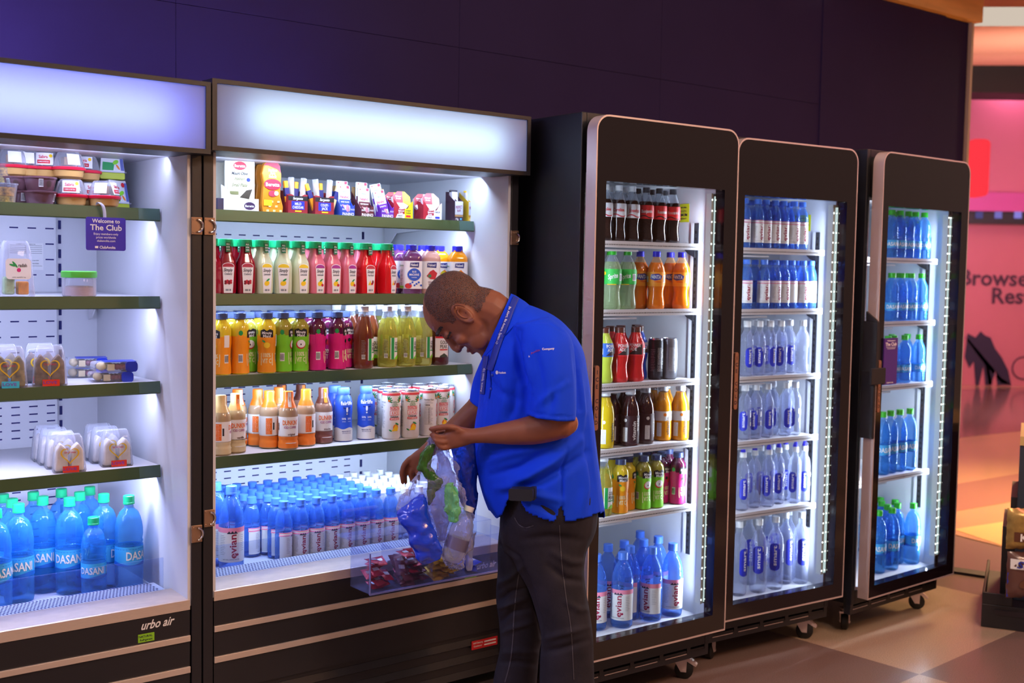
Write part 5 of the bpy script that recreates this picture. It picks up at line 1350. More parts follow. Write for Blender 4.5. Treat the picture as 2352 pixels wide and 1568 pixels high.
def ellipsoid(m, c, ax, n=14, k=9):
    """ax = three half-axis vectors"""
    c = Vector(c); X, Y, Z = (Vector(a) for a in ax); b = len(m.v)
    m.v.append(tuple(c - Z))
    for j in range(1, k):
        p = pi * j / k
        for i in range(n):
            t = 2 * pi * i / n; m.v.append(tuple(c + X * (sin(p) * cos(t)) + Y * (sin(p) * sin(t)) - Z * cos(p)))
    m.v.append(tuple(c + Z)); top = len(m.v) - 1
    for i in range(n):
        q = (i + 1) % n
        m.f.append((b, b + 1 + q, b + 1 + i)); m.m.append(0)
        for j in range(k - 2): m.f.append((b + 1 + j * n + i, b + 1 + j * n + q, b + 1 + (j + 1) * n + q, b + 1 + (j + 1) * n + i)); m.m.append(0)
        m.f.append((top, b + 1 + (k - 2) * n + i, b + 1 + (k - 2) * n + q)); m.m.append(0)
    return m
def ball(m, c, r): return ellipsoid(m, c, ((r, 0, 0), (0, r, 0), (0, 0, r)), 12, 8)
def limb(m, pts):
    """rounded chain through (point, radius)"""
    P = catmull([tuple(p) + (r,) for p, r in pts], 4)
    m.tube([q[:3] for q in P], [q[3] for q in P], 14)
    ball(m, P[0][:3], P[0][3] * .99); ball(m, P[-1][:3], P[-1][3] * .99); return m
def remesh(m, voxel, smooth=6, fac=.5):
    """one continuous skin over everything in m"""
    me = bpy.data.meshes.new('raw'); me.from_pydata(m.v, [], m.f); me.update()
    bm = bmesh.new(); bm.from_mesh(me); bmesh.ops.recalc_face_normals(bm, faces=bm.faces); bm.to_mesh(me); bm.free()
    o = bpy.data.objects.new('raw', me); COL.objects.link(o)
    r = o.modifiers.new('r', 'REMESH'); r.mode = 'VOXEL'; r.voxel_size = voxel; r.adaptivity = 0
    s = o.modifiers.new('s', 'SMOOTH'); s.iterations = smooth; s.factor = fac
    bpy.context.view_layer.update()
    dg = bpy.context.evaluated_depsgraph_get()
    out = bpy.data.meshes.new_from_object(o.evaluated_get(dg))
    bpy.data.objects.remove(o); bpy.data.meshes.remove(me)
    return out
def mesh_obj(name, me, mt, parent=None):
    me.name = name; me.materials.clear()
    for q in (mt if isinstance(mt, list) else [mt]): me.materials.append(q)
    me.polygons.foreach_set('use_smooth', [True] * len(me.polygons)); me.update()
    o = bpy.data.objects.new(name, me); COL.objects.link(o)
    if parent is not None: o.parent = parent
    return o
def seg_dist(px, py, a, b):
    dx, dy = b[0] - a[0], b[1] - a[1]; L = dx * dx + dy * dy
    t = max(0, min(1, ((px - a[0]) * dx + (py - a[1]) * dy) / L)) if L else 0
    return hypot(px - a[0] - t * dx, py - a[1] - t * dy), t
def sculpt(me, folds, gain=1.0):
    """press folds and ridges into the side that faces the shop: (polyline, half width, amplitude in metres)"""
    eye = Vector((0, 0, CAM_H)); cs = []; 
    nr = [v.normal.copy() for v in me.vertices]
    for i, v in enumerate(me.vertices):
        face = (eye - v.co).normalized().dot(nr[i])
        if face < .02: continue
        u, w = proj(*v.co); d = 0.0
        for pl, wd, amp in folds:
            best = 1e9; bt = 0
            for k in range(len(pl) - 1):
                q, t = seg_dist(u, w, pl[k], pl[k + 1])
                if q < best: best = q; bt = (k + t) / (len(pl) - 1)
            if best < wd * 3: d += amp * exp(-(best / wd) ** 2) * (.35 + .65 * sin(pi * min(max(bt, .02), .98)))
        if d: cs.append((i, nr[i] * d * gain * min(1, face * 2)))
    for i, dv in cs: me.vertices[i].co += dv
    me.update()

M_SKIN = mat('skin_brown', '#8a5540', .48, spec=.4, noise_amt=.07, noise_scale=25, sss=.10)
M_LIP = mat('lip_brown', '#7a4038', .45)
M_HAIRC = mat('cropped_hair', '#2b2629', .8, noise_amt=.5, noise_scale=260, bump=.6, bump_scale=500)
M_SHIRT = mat('polo_royal_blue', '#0a42ee', .75, spec=.2, bump=.12, bump_scale=900)
M_SHIRTD = mat('polo_seam_blue', '#0a28ac', .8, spec=.1)
M_JEANS = mat('dark_denim', '#2c2a33', .8, spec=.15, noise_amt=.22, noise_scale=14, bump=.25, bump_scale=700)
M_JEANSS = mat('denim_seam', '#46444e', .8)
M_LEATH = mat('black_leather', '#20242e', .45)
px = lambda u, v, Y: unproj(u, v, Y)

# ---- head frame
HC = px(1075, 722, 3.375)
hf = Vector((-.43, .10, -.897)).normalized()             # where the face looks
hl = Vector((-.10, -.99, -.06)); hl = (hl - hf * hl.dot(hf)).normalized()   # towards his left ear
hu = hl.cross(hf).normalized()
if hu.x > 0: hu = -hu
def H(x, y, z): return HC + hf * x + hl * y + hu * z
def HA(a, b, c): return (hf * a, hl * b, hu * c)

bm_ = MB()
HS = [(-.117, .080, .045, .018), (-.104, .091, .022, .034), (-.085, .089, .0, .047), (-.058, .088, -.025, .056), (-.03, .087, -.058, .0625), (0, .087, -.082, .067),
      (.028, .082, -.096, .0705), (.055, .091, -.102, .0735), (.080, .087, -.100, .0735), (.102, .074, -.090, .068), (.121, .052, -.070, .055), (.134, .024, -.042, .034), (.139, .005, -.02, .012)]
S_ = catmull(HS, 4); n_ = 32; b0 = len(bm_.v)
for z, xf, xb, w_ in S_:
    for i in range(n_):
        t = 2 * pi * i / n_; c, s = cos(t), sin(t)
        ex = 2.15; X = abs(c) ** (2 / ex) * (1 if c > 0 else -1); Y_ = abs(s) ** (2 / ex) * (1 if s > 0 else -1)
        mid = (xf + xb) / 2; ha = (xf - xb) / 2
        wy = w_ * (1 - .10 * max(0, c))
        bm_.v.append(tuple(H(mid + ha * X, wy * Y_, z)))
for j in range(len(S_) - 1):
    for i in range(n_):
        k = (i + 1) % n_; bm_.f.append((b0 + j * n_ + i, b0 + j * n_ + k, b0 + (j + 1) * n_ + k, b0 + (j + 1) * n_ + i)); bm_.m.append(0)
bm_.f.append(tuple(b0 + i for i in range(n_))); bm_.f.append(tuple(b0 + (len(S_) - 1) * n_ + i for i in range(n_))); bm_.m += [0, 0]
# nose, brow, lips, cheeks, chin, jowl
bm_.tube([H(.082, 0, .045), H(.091, 0, .024), H(.101, 0, .002), H(.107, 0, -.012)], [.008, .0088, .0102, .0115], 12); ball(bm_, H(.1045, 0, -.0185), .0128)
for s in (-1, 1):
    ball(bm_, H(.094, s * .0145, -.0225), .0092); ellipsoid(bm_, H(.084, s * .030, .050), HA(.010, .024, .0075))
    ellipsoid(bm_, H(.066, s * .040, -.018), HA(.020, .020, .020)); ellipsoid(bm_, H(.0755, s * .0315, .024), HA(.0125, .0155, .0125))
    ellipsoid(bm_, H(.045, s * .046, -.062), HA(.03, .014, .03))
    # ear: dished plate, rim and lobe
    e0 = lambda a, r1=.0215, r2=.034: H(-.010 + r1 * .9 * cos(a) - .004 * sin(a), s * (.0745 + .008 * (1 - cos(a)) * .9), .006 + r2 * sin(a))
    pts = [e0(a) for a in [(-1.9 + 5.0 * k / 16) for k in range(17)]]
    bm_.tube(pts, [.0048] * 17, 8)
    ellipsoid(bm_, H(-.008, s * .072, .004), HA(.017, .006, .027)); ball(bm_, H(.000, s * .077, -.025), .0078); ball(bm_, H(.009, s * .073, -.004), .006)
ellipsoid(bm_, H(.090, 0, -.0485), HA(.0115, .023, .0065)); ellipsoid(bm_, H(.089, 0, -.0625), HA(.0115, .020, .0070)); ellipsoid(bm_, H(.082, 0, -.098), HA(.015, .022, .014))
ellipsoid(bm_, H(.055, 0, -.112), HA(.04, .035, .018))
# neck into the shoulders
limb(bm_, [(H(-.035, 0, -.02), .060), (H(-.040, 0, -.065), .060), (px(1140, 752, 3.38), .064), (px(1165, 790, 3.385), .075)])
limb(bm_, [(H(-.02, 0, -.07), .05), (H(-.01, 0, -.115), .05), (px(1150, 800, 3.385), .05)])
# trunk and hips
loft(bm_, [(1140, 806, 1205, 752, 3.38, .07), (1136, 850, 1285, 800, 3.38, .125), (1132, 930, 1320, 885, 3.38, .145), (1122, 1020, 1338, 990, 3.38, .145), (1135, 1080, 1345, 1070, 3.38, .145), (1175, 1160, 1350, 1160, 3.38, .13), (1190, 1260, 1320, 1260, 3.38, .12)], 3, 24)
# near (his left) arm
limb(bm_, [(px(1248, 800, 3.27), .046), (px(1258, 860, 3.215), .048), (px(1270, 930, 3.19), .048), (px(1288, 972, 3.19), .0435)])
EL = px(1289, 976, 3.19)
loft(bm_, [(1318, 950, 1300, 1000, 3.19, .030), (1275, 938, 1282, 1010, 3.19, .043), (1228, 951, 1232, 1020, 3.192, .044), (1180, 964, 1184, 1021, 3.196, .038), (1140, 973, 1143, 1019, 3.20, .031), (1106, 981, 1108, 1017, 3.205, .026), (1078, 984, 1080, 1018, 3.208, .022), (1060, 986, 1060, 1018, 3.21, .018)], 4, 20, 2.05)
ball(bm_, px(1303, 972, 3.19), .032)
# near hand: palm, thumb on top, four curled fingers
loft(bm_, [(1086, 984, 1088, 1017, 3.208, .020), (1066, 981, 1070, 1023, 3.210, .018), (1048, 979, 1050, 1029, 3.212, .017), (1032, 982, 1034, 1030, 3.214, .015), (1022, 988, 1026, 1026, 3.216, .012)], 4, 18, 2.4)
limb(bm_, [(px(1062, 991, 3.205), .0125), (px(1040, 982, 3.198), .0105), (px(1024, 980, 3.197), .0092), (px(1008, 982, 3.200), .0088), (px(993, 984, 3.205), .0075), (px(988, 985, 3.206), .006)])
for pts in ([(1030, 990, 3.226, .0095), (1012, 990, 3.236, .0088), (1000, 995, 3.232, .0080), (991, 999, 3.222, .0070)],
            [(1028, 1002, 3.212, .0098), (1011, 1003, 3.208, .0090), (1000, 1000, 3.206, .0080), (992, 998, 3.212, .0070)],
            [(1029, 1014, 3.210, .0095), (1013, 1016, 3.202, .0087), (1001, 1011, 3.202, .0078), (996, 1005, 3.210, .0068)],
            [(1034, 1025, 3.212, .0088), (1020, 1029, 3.204, .0078), (1009, 1024, 3.203, .0070), (1003, 1017, 3.208, .0060)]):
    limb(bm_, [(px(u, v, y), r) for u, v, y, r in pts])
# far (his right) arm reaching down into the cooler
limb(bm_, [(px(1200, 800, 3.50), .046), (px(1155, 860, 3.55), .048), (px(1120, 915, 3.56), .046), (px(1098, 940, 3.56), .042)])
limb(bm_, [(px(1098, 940, 3.56), .041), (px(1060, 975, 3.57), .038), (px(1015, 1010, 3.58), .030), (px(975, 1040, 3.59), .0225)])
loft(bm_, [(983, 1018, 990, 1052, 3.59, .020), (962, 1030, 972, 1068, 3.592, .019), (946, 1042, 962, 1079, 3.594, .017), (934, 1054, 954, 1086, 3.596, .014)], 4, 18, 2.3)
for pts in ([(941, 1054, 3.588, .0100), (928, 1069, 3.585, .0092), (923, 1088, 3.586, .0082), (925, 1108, 3.590, .0068)],
            [(944, 1060, 3.600, .0098), (934, 1074, 3.602, .0090), (930, 1092, 3.604, .0080), (932, 1108, 3.606, .0066)],
            [(951, 1072, 3.592, .0095), (943, 1084, 3.590, .0086), (944, 1094, 3.590, .0078), (947, 1104, 3.592, .0068)],
            [(957, 1078, 3.604, .0088), (950, 1090, 3.608, .0080), (952, 1100, 3.61, .0070), (955, 1108, 3.612, .0060)],
            [(966, 1066, 3.585, .0110), (962, 1080, 3.580, .0095), (960, 1090, 3.580, .0082), (962, 1100, 3.582, .0066)]):
    limb(bm_, [(px(u, v, y), r) for u, v, y, r in pts])
# legs down to the ankles, feet
limb(bm_, [(px(1275, 1260, 3.33), .070), (px(1275, 1350, 3.31), .062), (px(1298, 1450, 3.30), .056), (px(1302, 1600, 3.30), .050), (px(1308, 1720, 3.29), .038)])
limb(bm_, [(px(1235, 1260, 3.43), .070), (px(1205, 1350, 3.46), .058), (px(1202, 1450, 3.46), .054), (px(1185, 1600, 3.46), .048), (px(1178, 1700, 3.46), .038)])
body_me = remesh(bm_, .0042, 5, .5)
# finer modelling of the face: eye sockets, lip line, nostril shade, ear dish, forearm and knuckle creases
def dent(me, c, r, amp, stretch=(1, 1, 1)):
    for v in me.vertices:
        d = v.co - c
        if abs(d.x) > .08 or abs(d.z) > .08 or abs(d.y) > .08: continue
        q = Vector((d.dot(hf) / stretch[0], d.dot(hl) / stretch[1], d.dot(hu) / stretch[2]))
        k = q.length / r
        if k < 2.4: v.co += v.normal * amp * exp(-k * k)
for s in (-1, 1):
    dent(body_me, H(.084, s * .017, .030), .009, -.0065, (1.5, 1, 1.2)); dent(body_me, H(.086, s * .034, .010), .009, -.0022, (1.5, 2.2, .6)); dent(body_me, H(.086, s * .034, .0365), .006, -.0022, (1.5, 3.0, .6))
    dent(body_me, H(-.006, s * .083, .010), .011, -.0085, (.9, 1, 1.5)); dent(body_me, H(.088, s * .026, -.036), .006, -.0018, (1.5, .8, 2.2))
dent(body_me, H(.1, 0, -.0555), .0035, -.0042, (2, 7, 1)); dent(body_me, H(.092, 0, -.076), .007, -.003, (1.5, 3, 1)); dent(body_me, H(.1, 0, .047), .008, -.003, (1.5, 1.2, 1))
sculpt(body_me, [([(1022, 996), (1012, 997), (996, 992)], 2.0, -.0028), ([(1026, 1008), (1012, 1009), (998, 1006)], 1.8, -.0028), ([(1030, 1020), (1016, 1022), (1004, 1017)], 1.8, -.0026),
                 ([(1060, 984), (1040, 991), (1026, 990)], 2.5, -.0022), ([(940, 1066), (934, 1076), (930, 1086)], 1.8, -.0025), ([(1100, 984), (1160, 975), (1220, 962)], 8, .0015)])
person = mesh_obj('person', body_me, M_SKIN)
tag(person, 'man in royal blue polo and dark jeans bending over, holding crumpled wrappers', 'person')

# inner fold of each ear
for s in (-1, 1):
    q = MB(); q.tube([H(-.010 + .012 * cos(a), s * (.0755 + .0015), .006 + .019 * sin(a)) for a in [-.9 + 2.9 * k / 9 for k in range(10)]], [.0012, .0022, .0026, .0028, .0028, .0028, .0026, .0024, .0020, .0010], 8)
    q.build('ear_fold', M_SKIN, person, smooth=60)
# ---- hair: cropped, thinning on top
def shell(me, test, off, name, mt, parent):
    bm = bmesh.new(); bm.from_mesh(me)
    kill = [f for f in bm.faces if not test(f.calc_center_median())]
    bmesh.ops.delete(bm, geom=kill, context='FACES')
    bm.normal_update()
    for v in bm.verts: v.co += v.normal * off
    q = bpy.data.meshes.new(name); bm.to_mesh(q); bm.free()
    return mesh_obj(name, q, mt, parent)
def hairy(p):
    d = p - HC; x, y, z = d.dot(hf), d.dot(hl), d.dot(hu)
    if d.length > .17: return False
    nz = noise.noise(p * 60) * .006
    if hypot((x + .008) / .026, (z - .004) / .042) < 1 and abs(y) > .055: return False
    if z > .082 + nz: return x < -.002 + nz + .046 * min(1, abs(y) / .062) ** 2
    if x < .012 and z > -.030 + nz + max(0, x + .03) * .5: return True
    return x < .048 + nz - abs(.06 - z) * .35 and z > .020 + nz and abs(y) > .045
def mat_hair():
    m, nt, out = _new('cropped_grey_black_hair'); N = nt.nodes.new; L = nt.links.new
    p = N('ShaderNodeBsdfPrincipled'); p.inputs['Roughness'].default_value = .85; p.inputs['Specular IOR Level'].default_value = .2
    tc = N('ShaderNodeTexCoord'); n = N('ShaderNodeTexNoise'); n.inputs['Scale'].default_value = 420; n.inputs['Detail'].default_value = 2; L(tc.outputs['Object'], n.inputs['Vector'])
    r = N('ShaderNodeValToRGB'); r.color_ramp.elements[0].position = .36; r.color_ramp.elements[0].color = srgb('#1a1719'); r.color_ramp.elements[1].position = .68; r.color_ramp.elements[1].color = srgb('#7a6c6c')
    L(n.outputs[0], r.inputs[0]); L(r.outputs[0], p.inputs['Base Color'])
    t = N('ShaderNodeBsdfTransparent'); n2 = N('ShaderNodeTexNoise'); n2.inputs['Scale'].default_value = 650; L(tc.outputs['Object'], n2.inputs['Vector'])
    r2 = N('ShaderNodeValToRGB'); r2.color_ramp.elements[0].position = .43; r2.color_ramp.elements[1].position = .56; L(n2.outputs[0], r2.inputs[0])
    mx = N('ShaderNodeMixShader'); L(r2.outputs[0], mx.inputs[0]); L(t.outputs[0], mx.inputs[1]); L(p.outputs[0], mx.inputs[2]); L(mx.outputs[0], out.inputs[0])
    return m
shell(body_me, hairy, .0014, 'hair', mat_hair(), person)
def brow(p):
    d = p - HC; x, y, z = d.dot(hf), abs(d.dot(hl)), d.dot(hu)
    return x > .05 and .010 < y < .052 and abs(z - (.052 - (y - .03) ** 2 * 6)) < .0045
shell(body_me, brow, .0012, 'eyebrow', M_HAIRC, person)
def lash(p):
    d = p - HC; x, y, z = d.dot(hf), abs(d.dot(hl)), d.dot(hu)
    return x > .06 and .020 < y < .047 and abs(z - (.0185 + (y - .033) ** 2 * 8)) < .0024
shell(body_me, lash, .0006, 'eyelash', M_HAIRC, person)
def lips(p):
    d = p - HC; x, y, z = d.dot(hf), abs(d.dot(hl)), d.dot(hu)
    return x > .075 and y < .024 and -.070 + y * .25 < z < -.043 - y * .2
shell(body_me, lips, .0003, 'lips', M_LIP, person)

# ---- polo shirt
sh = MB()
loft(sh, [(1127, 786, 1180, 694, 3.38, .072), (1113, 808, 1222, 702, 3.38, .120), (1104, 838, 1285, 733, 3.38, .172), (1103, 880, 1335, 793, 3.38, .188), (1099, 925, 1351, 865, 3.38, .185), (1090, 980, 1361, 940, 3.38, .182),
          (1089, 1035, 1369, 1015, 3.38, .185), (1097, 1088, 1377, 1080, 3.38, .186), (1109, 1134, 1384, 1138, 3.38, .184), (1124, 1172, 1390, 1180, 3.38, .182), (1134, 1186, 1389, 1192, 3.38, .18)], 4, 40, 2.25)
loft(sh, [(1180, 745, 1262, 727, 3.26, .06), (1188, 790, 1310, 772, 3.225, .078), (1201, 845, 1322, 838, 3.205, .082), (1210, 905, 1324, 905, 3.195, .082), (1209, 951, 1323, 964, 3.19, .084)], 5, 32, 2.1)
loft(sh, [(1150, 742, 1250, 735, 3.50, .06), (1118, 800, 1230, 800, 3.54, .078), (1088, 868, 1190, 880, 3.56, .075), (1078, 920, 1150, 955, 3.56, .070)], 4, 24, 2.1)
shirt_me = remesh(sh, .0052, 4, .5)
# cut the hem: two slits, the front corner tucked up behind the pouch
sculpt(shirt_me, [
    ([(1192, 762), (1186, 800), (1196, 850), (1212, 885), (1209, 945)], 9, -.012), ([(1222, 742), (1262, 742), (1300, 765)], 2.2, -.0035),
    ([(1205, 800), (1216, 850), (1222, 900)], 7, .006), ([(1225, 790), (1240, 850), (1246, 900)], 7, -.004), ([(1290, 880), (1268, 905), (1262, 945)], 9, -.006), ([(1235, 930), (1262, 905), (1300, 880)], 8, .006),
    ([(1209, 944), (1262, 955), (1323, 958)], 2.0, -.0030),
    ([(1170, 1110), (1210, 1095), (1270, 1060), (1330, 1010)], 11, .012), ([(1160, 1135), (1230, 1115), (1300, 1075), (1350, 1040)], 10, -.011), ([(1130, 1090), (1190, 1075), (1260, 1035)], 9, -.008),
    ([(1120, 1060), (1180, 1040), (1250, 1028)], 9, .006), ([(1140, 1120), (1180, 1120), (1225, 1135), (1290, 1150)], 9, .007), ([(1195, 1150), (1240, 1160), (1280, 1185)], 8, -.007),
    ([(1290, 1165), (1291, 1100), (1300, 1030)], 4, -.006), ([(1330, 1190), (1345, 1120), (1340, 1050)], 12, .007), ([(1355, 1190), (1362, 1110), (1352, 1030), (1345, 960)], 8, -.006),
    ([(1108, 1100), (1120, 1140), (1140, 1180)], 8, .006), ([(1120, 870), (1150, 900), (1190, 920)], 9, -.005), ([(1115, 830), (1118, 880), (1112, 930)], 5, -.004),
    ([(1150, 850), (1160, 920), (1150, 960)], 10, .005), ([(1185, 880), (1180, 940), (1170, 960)], 8, -.006), ([(1330, 850), (1335, 920), (1342, 980)], 8, .006), ([(1318, 800), (1326, 870), (1330, 940)], 5, -.008)], 1.5)
bm = bmesh.new(); bm.from_mesh(shirt_me)
def below_hem(p):
    u, v = proj(*p)
    near = p.y < 3.38
    hem = [(1060, 1140), (1124, 1171), (1140, 1190), (1152, 1182), (1165, 1150), (1178, 1128), (1192, 1142), (1208, 1174), (1240, 1189), (1274, 1198), (1287, 1163), (1291, 1163), (1300, 1199), (1343, 1189), (1400, 1170)]
    if not near: hem = [(1060, 1140), (1125, 1172), (1145, 1188), (1400, 1188)]
    for a, b in zip(hem, hem[1:]):
        if a[0] <= u < b[0]: return v > a[1] + (b[1] - a[1]) * (u - a[0]) / (b[0] - a[0])
    return False
bmesh.ops.delete(bm, geom=[f for f in bm.faces if below_hem(f.calc_center_median())], context='FACES')
bm.to_mesh(shirt_me); bm.free()
shirt = mesh_obj('polo_shirt', shirt_me, M_SHIRT, person)
so = shirt.modifiers.new('cloth', 'SOLIDIFY'); so.thickness = .0025; so.offset = -1

# ---- collar, placket
cm_ = MB()
def ringband(m, secs, th, n=36):
    """standing band of cloth with real thickness round the neck"""
    for inward in (0, th):
        for (u0, v0, u1, v1, Y, hy) in secs:
            A, B = unproj(u0, v0, Y), unproj(u1, v1, Y); c = (A + B) / 2; ax = (B - A) / 2; L = ax.length
            for i in range(n):
                t = 2 * pi * i / n
                m.v.append(tuple(c + ax * cos(t) * (1 - inward / L) + Vector((0, 1, 0)) * (hy - inward) * sin(t)))
    k = len(secs)
    for s_ in range(2):
        b = s_ * k * n
        for j in range(k - 1):
            for i in range(n):
                q = (i + 1) % n; m.f.append((b + j * n + i, b + j * n + q, b + (j + 1) * n + q, b + (j + 1) * n + i)); m.m.append(0)
    for j in (0, k - 1):
        for i in range(n):
            q = (i + 1) % n; m.f.append((j * n + i, j * n + q, k * n + j * n + q, k * n + j * n + i)); m.m.append(0)
ringband(cm_, [(1121, 790, 1174, 674, 3.38, .080), (1116, 800, 1184, 678, 3.38, .090), (1109, 813, 1206, 692, 3.38, .112), (1106, 822, 1218, 702, 3.38, .128)], .004)
cm_.build('collar', M_SHIRT, shirt, smooth=60)

# ---- things laid on cloth, found by looking along the sight line onto the cloth
from mathutils.bvhtree import BVHTree
def tree(me): return BVHTree.FromPolygons([v.co.copy() for v in me.vertices], [tuple(p.vertices) for p in me.polygons])
T_SH = tree(shirt_me)
cme = bpy.data.objects['collar'].data; T_CO = tree(cme)
def onto(u, v, trees, off):
    o = Vector((0, 0, CAM_H)); d = (unproj(u, v, 3.0) - o).normalized(); best = None
    for t in trees:
        h = t.ray_cast(o, d)
        if h[0] is not None and (best is None or h[3] < best[3]): best = h
    if best is None: return None
    n = best[1]
    if n.dot(d) > 0: n = -n
    return best[0] + n * off
def ribbon(m, pl, wpx, trees, off, mi=0, n=14):
    P = catmull(pl, n); L = []
    for i, (u, v) in enumerate(P):
        a = P[max(i - 1, 0)]; b = P[min(i + 1, len(P) - 1)]; dx, dy = b[0] - a[0], b[1] - a[1]; q = hypot(dx, dy) or 1
        L.append([onto(u + dy / q * k * wpx, v - dx / q * k * wpx, trees, off) for k in (-1, -.35, .35, 1)])
    b0 = len(m.v); rows = [r for r in L if all(p is not None for p in r)]
    for r in rows: m.v += [tuple(p) for p in r]
    for j in range(len(rows) - 1):
        for k in range(3): m.f.append((b0 + j * 4 + k, b0 + j * 4 + k + 1, b0 + (j + 1) * 4 + k + 1, b0 + (j + 1) * 4 + k)); m.m.append(mi)
def print_on(m, s, pl, hpx, trees, off, mi=0, flip=False):
    """a line of writing along a seen path"""
    vs, fs, x0, x1, y0, y1 = text_geo(s)
    P = catmull(pl, 12); cum = [0]
    for a, b in zip(P, P[1:]): cum.append(cum[-1] + hypot(b[0] - a[0], b[1] - a[1]))
    out = []
    for x, y in vs:
        t = (x - x0) / (x1 - x0) * cum[-1]; i = 0
        while i < len(cum) - 2 and cum[i + 1] < t: i += 1
        a, b = P[i], P[i + 1]; L = (cum[i + 1] - cum[i]) or 1; f = (t - cum[i]) / L
        dx, dy = (b[0] - a[0]) / L, (b[1] - a[1]) / L; yy = (y - .35) / .7 * hpx
        p = onto(a[0] + (b[0] - a[0]) * f + dy * yy, a[1] + (b[1] - a[1]) * f - dx * yy, trees, off)
        if p is None: return
        out.append(tuple(p))
    m.add(out, fs, mi)
both = (T_SH, T_CO)
m = MB(); ribbon(m, [(1185, 684), (1176, 706), (1164, 740), (1152, 772), (1142, 800), (1134, 826), (1126, 850)], 7.0, both, .0022)
ribbon(m, [(1118, 818), (1114, 850), (1111, 880), (1109, 905)], 5, both, .0020)
lany = m.build('lanyard', mat('lanyard_blue', '#1430a8', .6), person, smooth=50); so = lany.modifiers.new('s', 'SOLIDIFY'); so.thickness = .0012
m = MB(); print_on(m, 'Be Alert, Be Aware, Speak Up', [(1172, 706), (1163, 736), (1152, 766), (1143, 792)], 5.2, both, .0036); print_on(m, 'Aware, Speak Up', [(1107, 900), (1110, 875), (1114, 845)], 4.2, both, .0034)
m.build('lanyard_print', M_WTXT, lany)
m = MB(); print_on(m, 'Hudson', [(1146, 855.5), (1162, 855)], 5.2, both, .0012, 0); print_on(m, 'Company', [(1245, 801.5), (1258, 801), (1273, 800)], 4.6, both, .0012, 0); print_on(m, 'A', [(1214, 818.5), (1217, 818)], 4.6, both, .0012, 0)
print_on(m, 'Avolta', [(1219, 812), (1231, 806), (1240, 803)], 4.6, both, .0012, 1)
e_ = []
for t in [2 * pi * k / 12 for k in range(12)]: e_.append(onto(1142 + 3 * cos(t), 855 + 4.5 * sin(t), both, .0012))
if all(e_): m.add([tuple(p) for p in e_], [tuple(range(12))], 0)
m.build('shirt_print', [M_WTXT, mat('print_red_violet', '#8a3090', .6)], shirt)
m = MB(); ribbon(m, [(1123, 815), (1126, 850), (1128, 885), (1124, 915)], 1.2, both, .0012); m.build('placket', M_SHIRTD, shirt)
m = MB()
for (u, v) in ((1132, 861), (1129, 893)):
    p = onto(u, v, both, .002)
    if p: ellipsoid(m, p, ((.0042, 0, 0), (0, .002, 0), (0, 0, .0042)), 12, 6)
m.build('button', mat('button_blue', '#2848c0', .3), shirt, smooth=60)

# ---- jeans
jn = MB()
loft(jn, [(1158, 1070, 1368, 1070, 3.375, .150), (1160, 1110, 1370, 1110, 3.37, .162), (1152, 1160, 1374, 1160, 3.37, .168), (1147, 1215, 1368, 1215, 3.38, .160), (1156, 1262, 1345, 1262, 3.38, .145)], 3, 32, 2.3)
loft(jn, [(1170, 1190, 1370, 1180, 3.32, .090), (1166, 1240, 1356, 1235, 3.315, .092), (1182, 1295, 1343, 1290, 3.31, .088), (1212, 1350, 1344, 1340, 3.305, .082), (1232, 1410, 1354, 1400, 3.30, .076), (1243, 1465, 1362, 1460, 3.30, .072),
          (1240, 1520, 1364, 1520, 3.30, .068), (1240, 1600, 1366, 1600, 3.30, .066), (1256, 1700, 1362, 1700, 3.29, .062), (1262, 1752, 1358, 1752, 3.29, .062)], 4, 28, 2.1)
loft(jn, [(1150, 1190, 1330, 1190, 3.44, .090), (1143, 1250, 1300, 1250, 3.45, .092), (1143, 1310, 1270, 1310, 3.455, .088), (1139, 1370, 1256, 1370, 3.46, .080), (1146, 1430, 1254, 1430, 3.46, .072), (1148, 1490, 1240, 1490, 3.46, .068),
          (1134, 1555, 1234, 1555, 3.46, .064), (1128, 1640, 1226, 1640, 3.46, .062), (1132, 1725, 1222, 1725, 3.46, .060)], 4, 28, 2.1)
jeans_me = remesh(jn, .0055, 4, .5)
sculpt(jeans_me, [([(1150, 1250), (1190, 1280), (1215, 1340), (1238, 1420), (1246, 1462)], 5, -.010), ([(1140, 1345), (1170, 1330), (1200, 1300)], 6, .008), ([(1142, 1380), (1170, 1360), (1208, 1352)], 6, -.010),
    ([(1140, 1400), (1175, 1385), (1215, 1370)], 5, .009), ([(1146, 1430), (1175, 1405), (1210, 1400)], 6, -.010), ([(1150, 1455), (1180, 1440), (1220, 1430)], 6, .007), ([(1240, 1470), (1290, 1455), (1352, 1440)], 7, .006),
    ([(1245, 1495), (1290, 1490), (1350, 1470)], 7, -.006), ([(1200, 1240), (1260, 1232), (1330, 1240)], 9, -.005), ([(1260, 1300), (1300, 1330), (1342, 1335)], 8, -.007), ([(1270, 1270), (1310, 1290), (1345, 1290)], 8, .006),
    ([(1300, 1380), (1330, 1400), (1352, 1400)], 8, .005), ([(1150, 1500), (1190, 1495), (1235, 1500)], 7, .006), ([(1150, 1520), (1190, 1520), (1230, 1525)], 6, -.006), ([(1178, 1180), (1192, 1205), (1206, 1212), (1222, 1208)], 3, -.003)], 1.4)
jeans = mesh_obj('jeans', jeans_me, M_JEANS, person)
T_J = tree(jeans_me)
m = MB(); ribbon(m, [(1192, 1316), (1186, 1360), (1181, 1410), (1178, 1470), (1172, 1520), (1160, 1566)], 1.3, (T_J,), .0012)
ribbon(m, [(1285, 1205), (1290, 1290), (1300, 1370), (1312, 1450), (1318, 1560)], 1.0, (T_J,), .0012)
ribbon(m, [(1182, 1188), (1194, 1206), (1210, 1211), (1226, 1206)], 1.0, (T_J,), .0014)
m.build('seam', M_JEANSS, jeans)
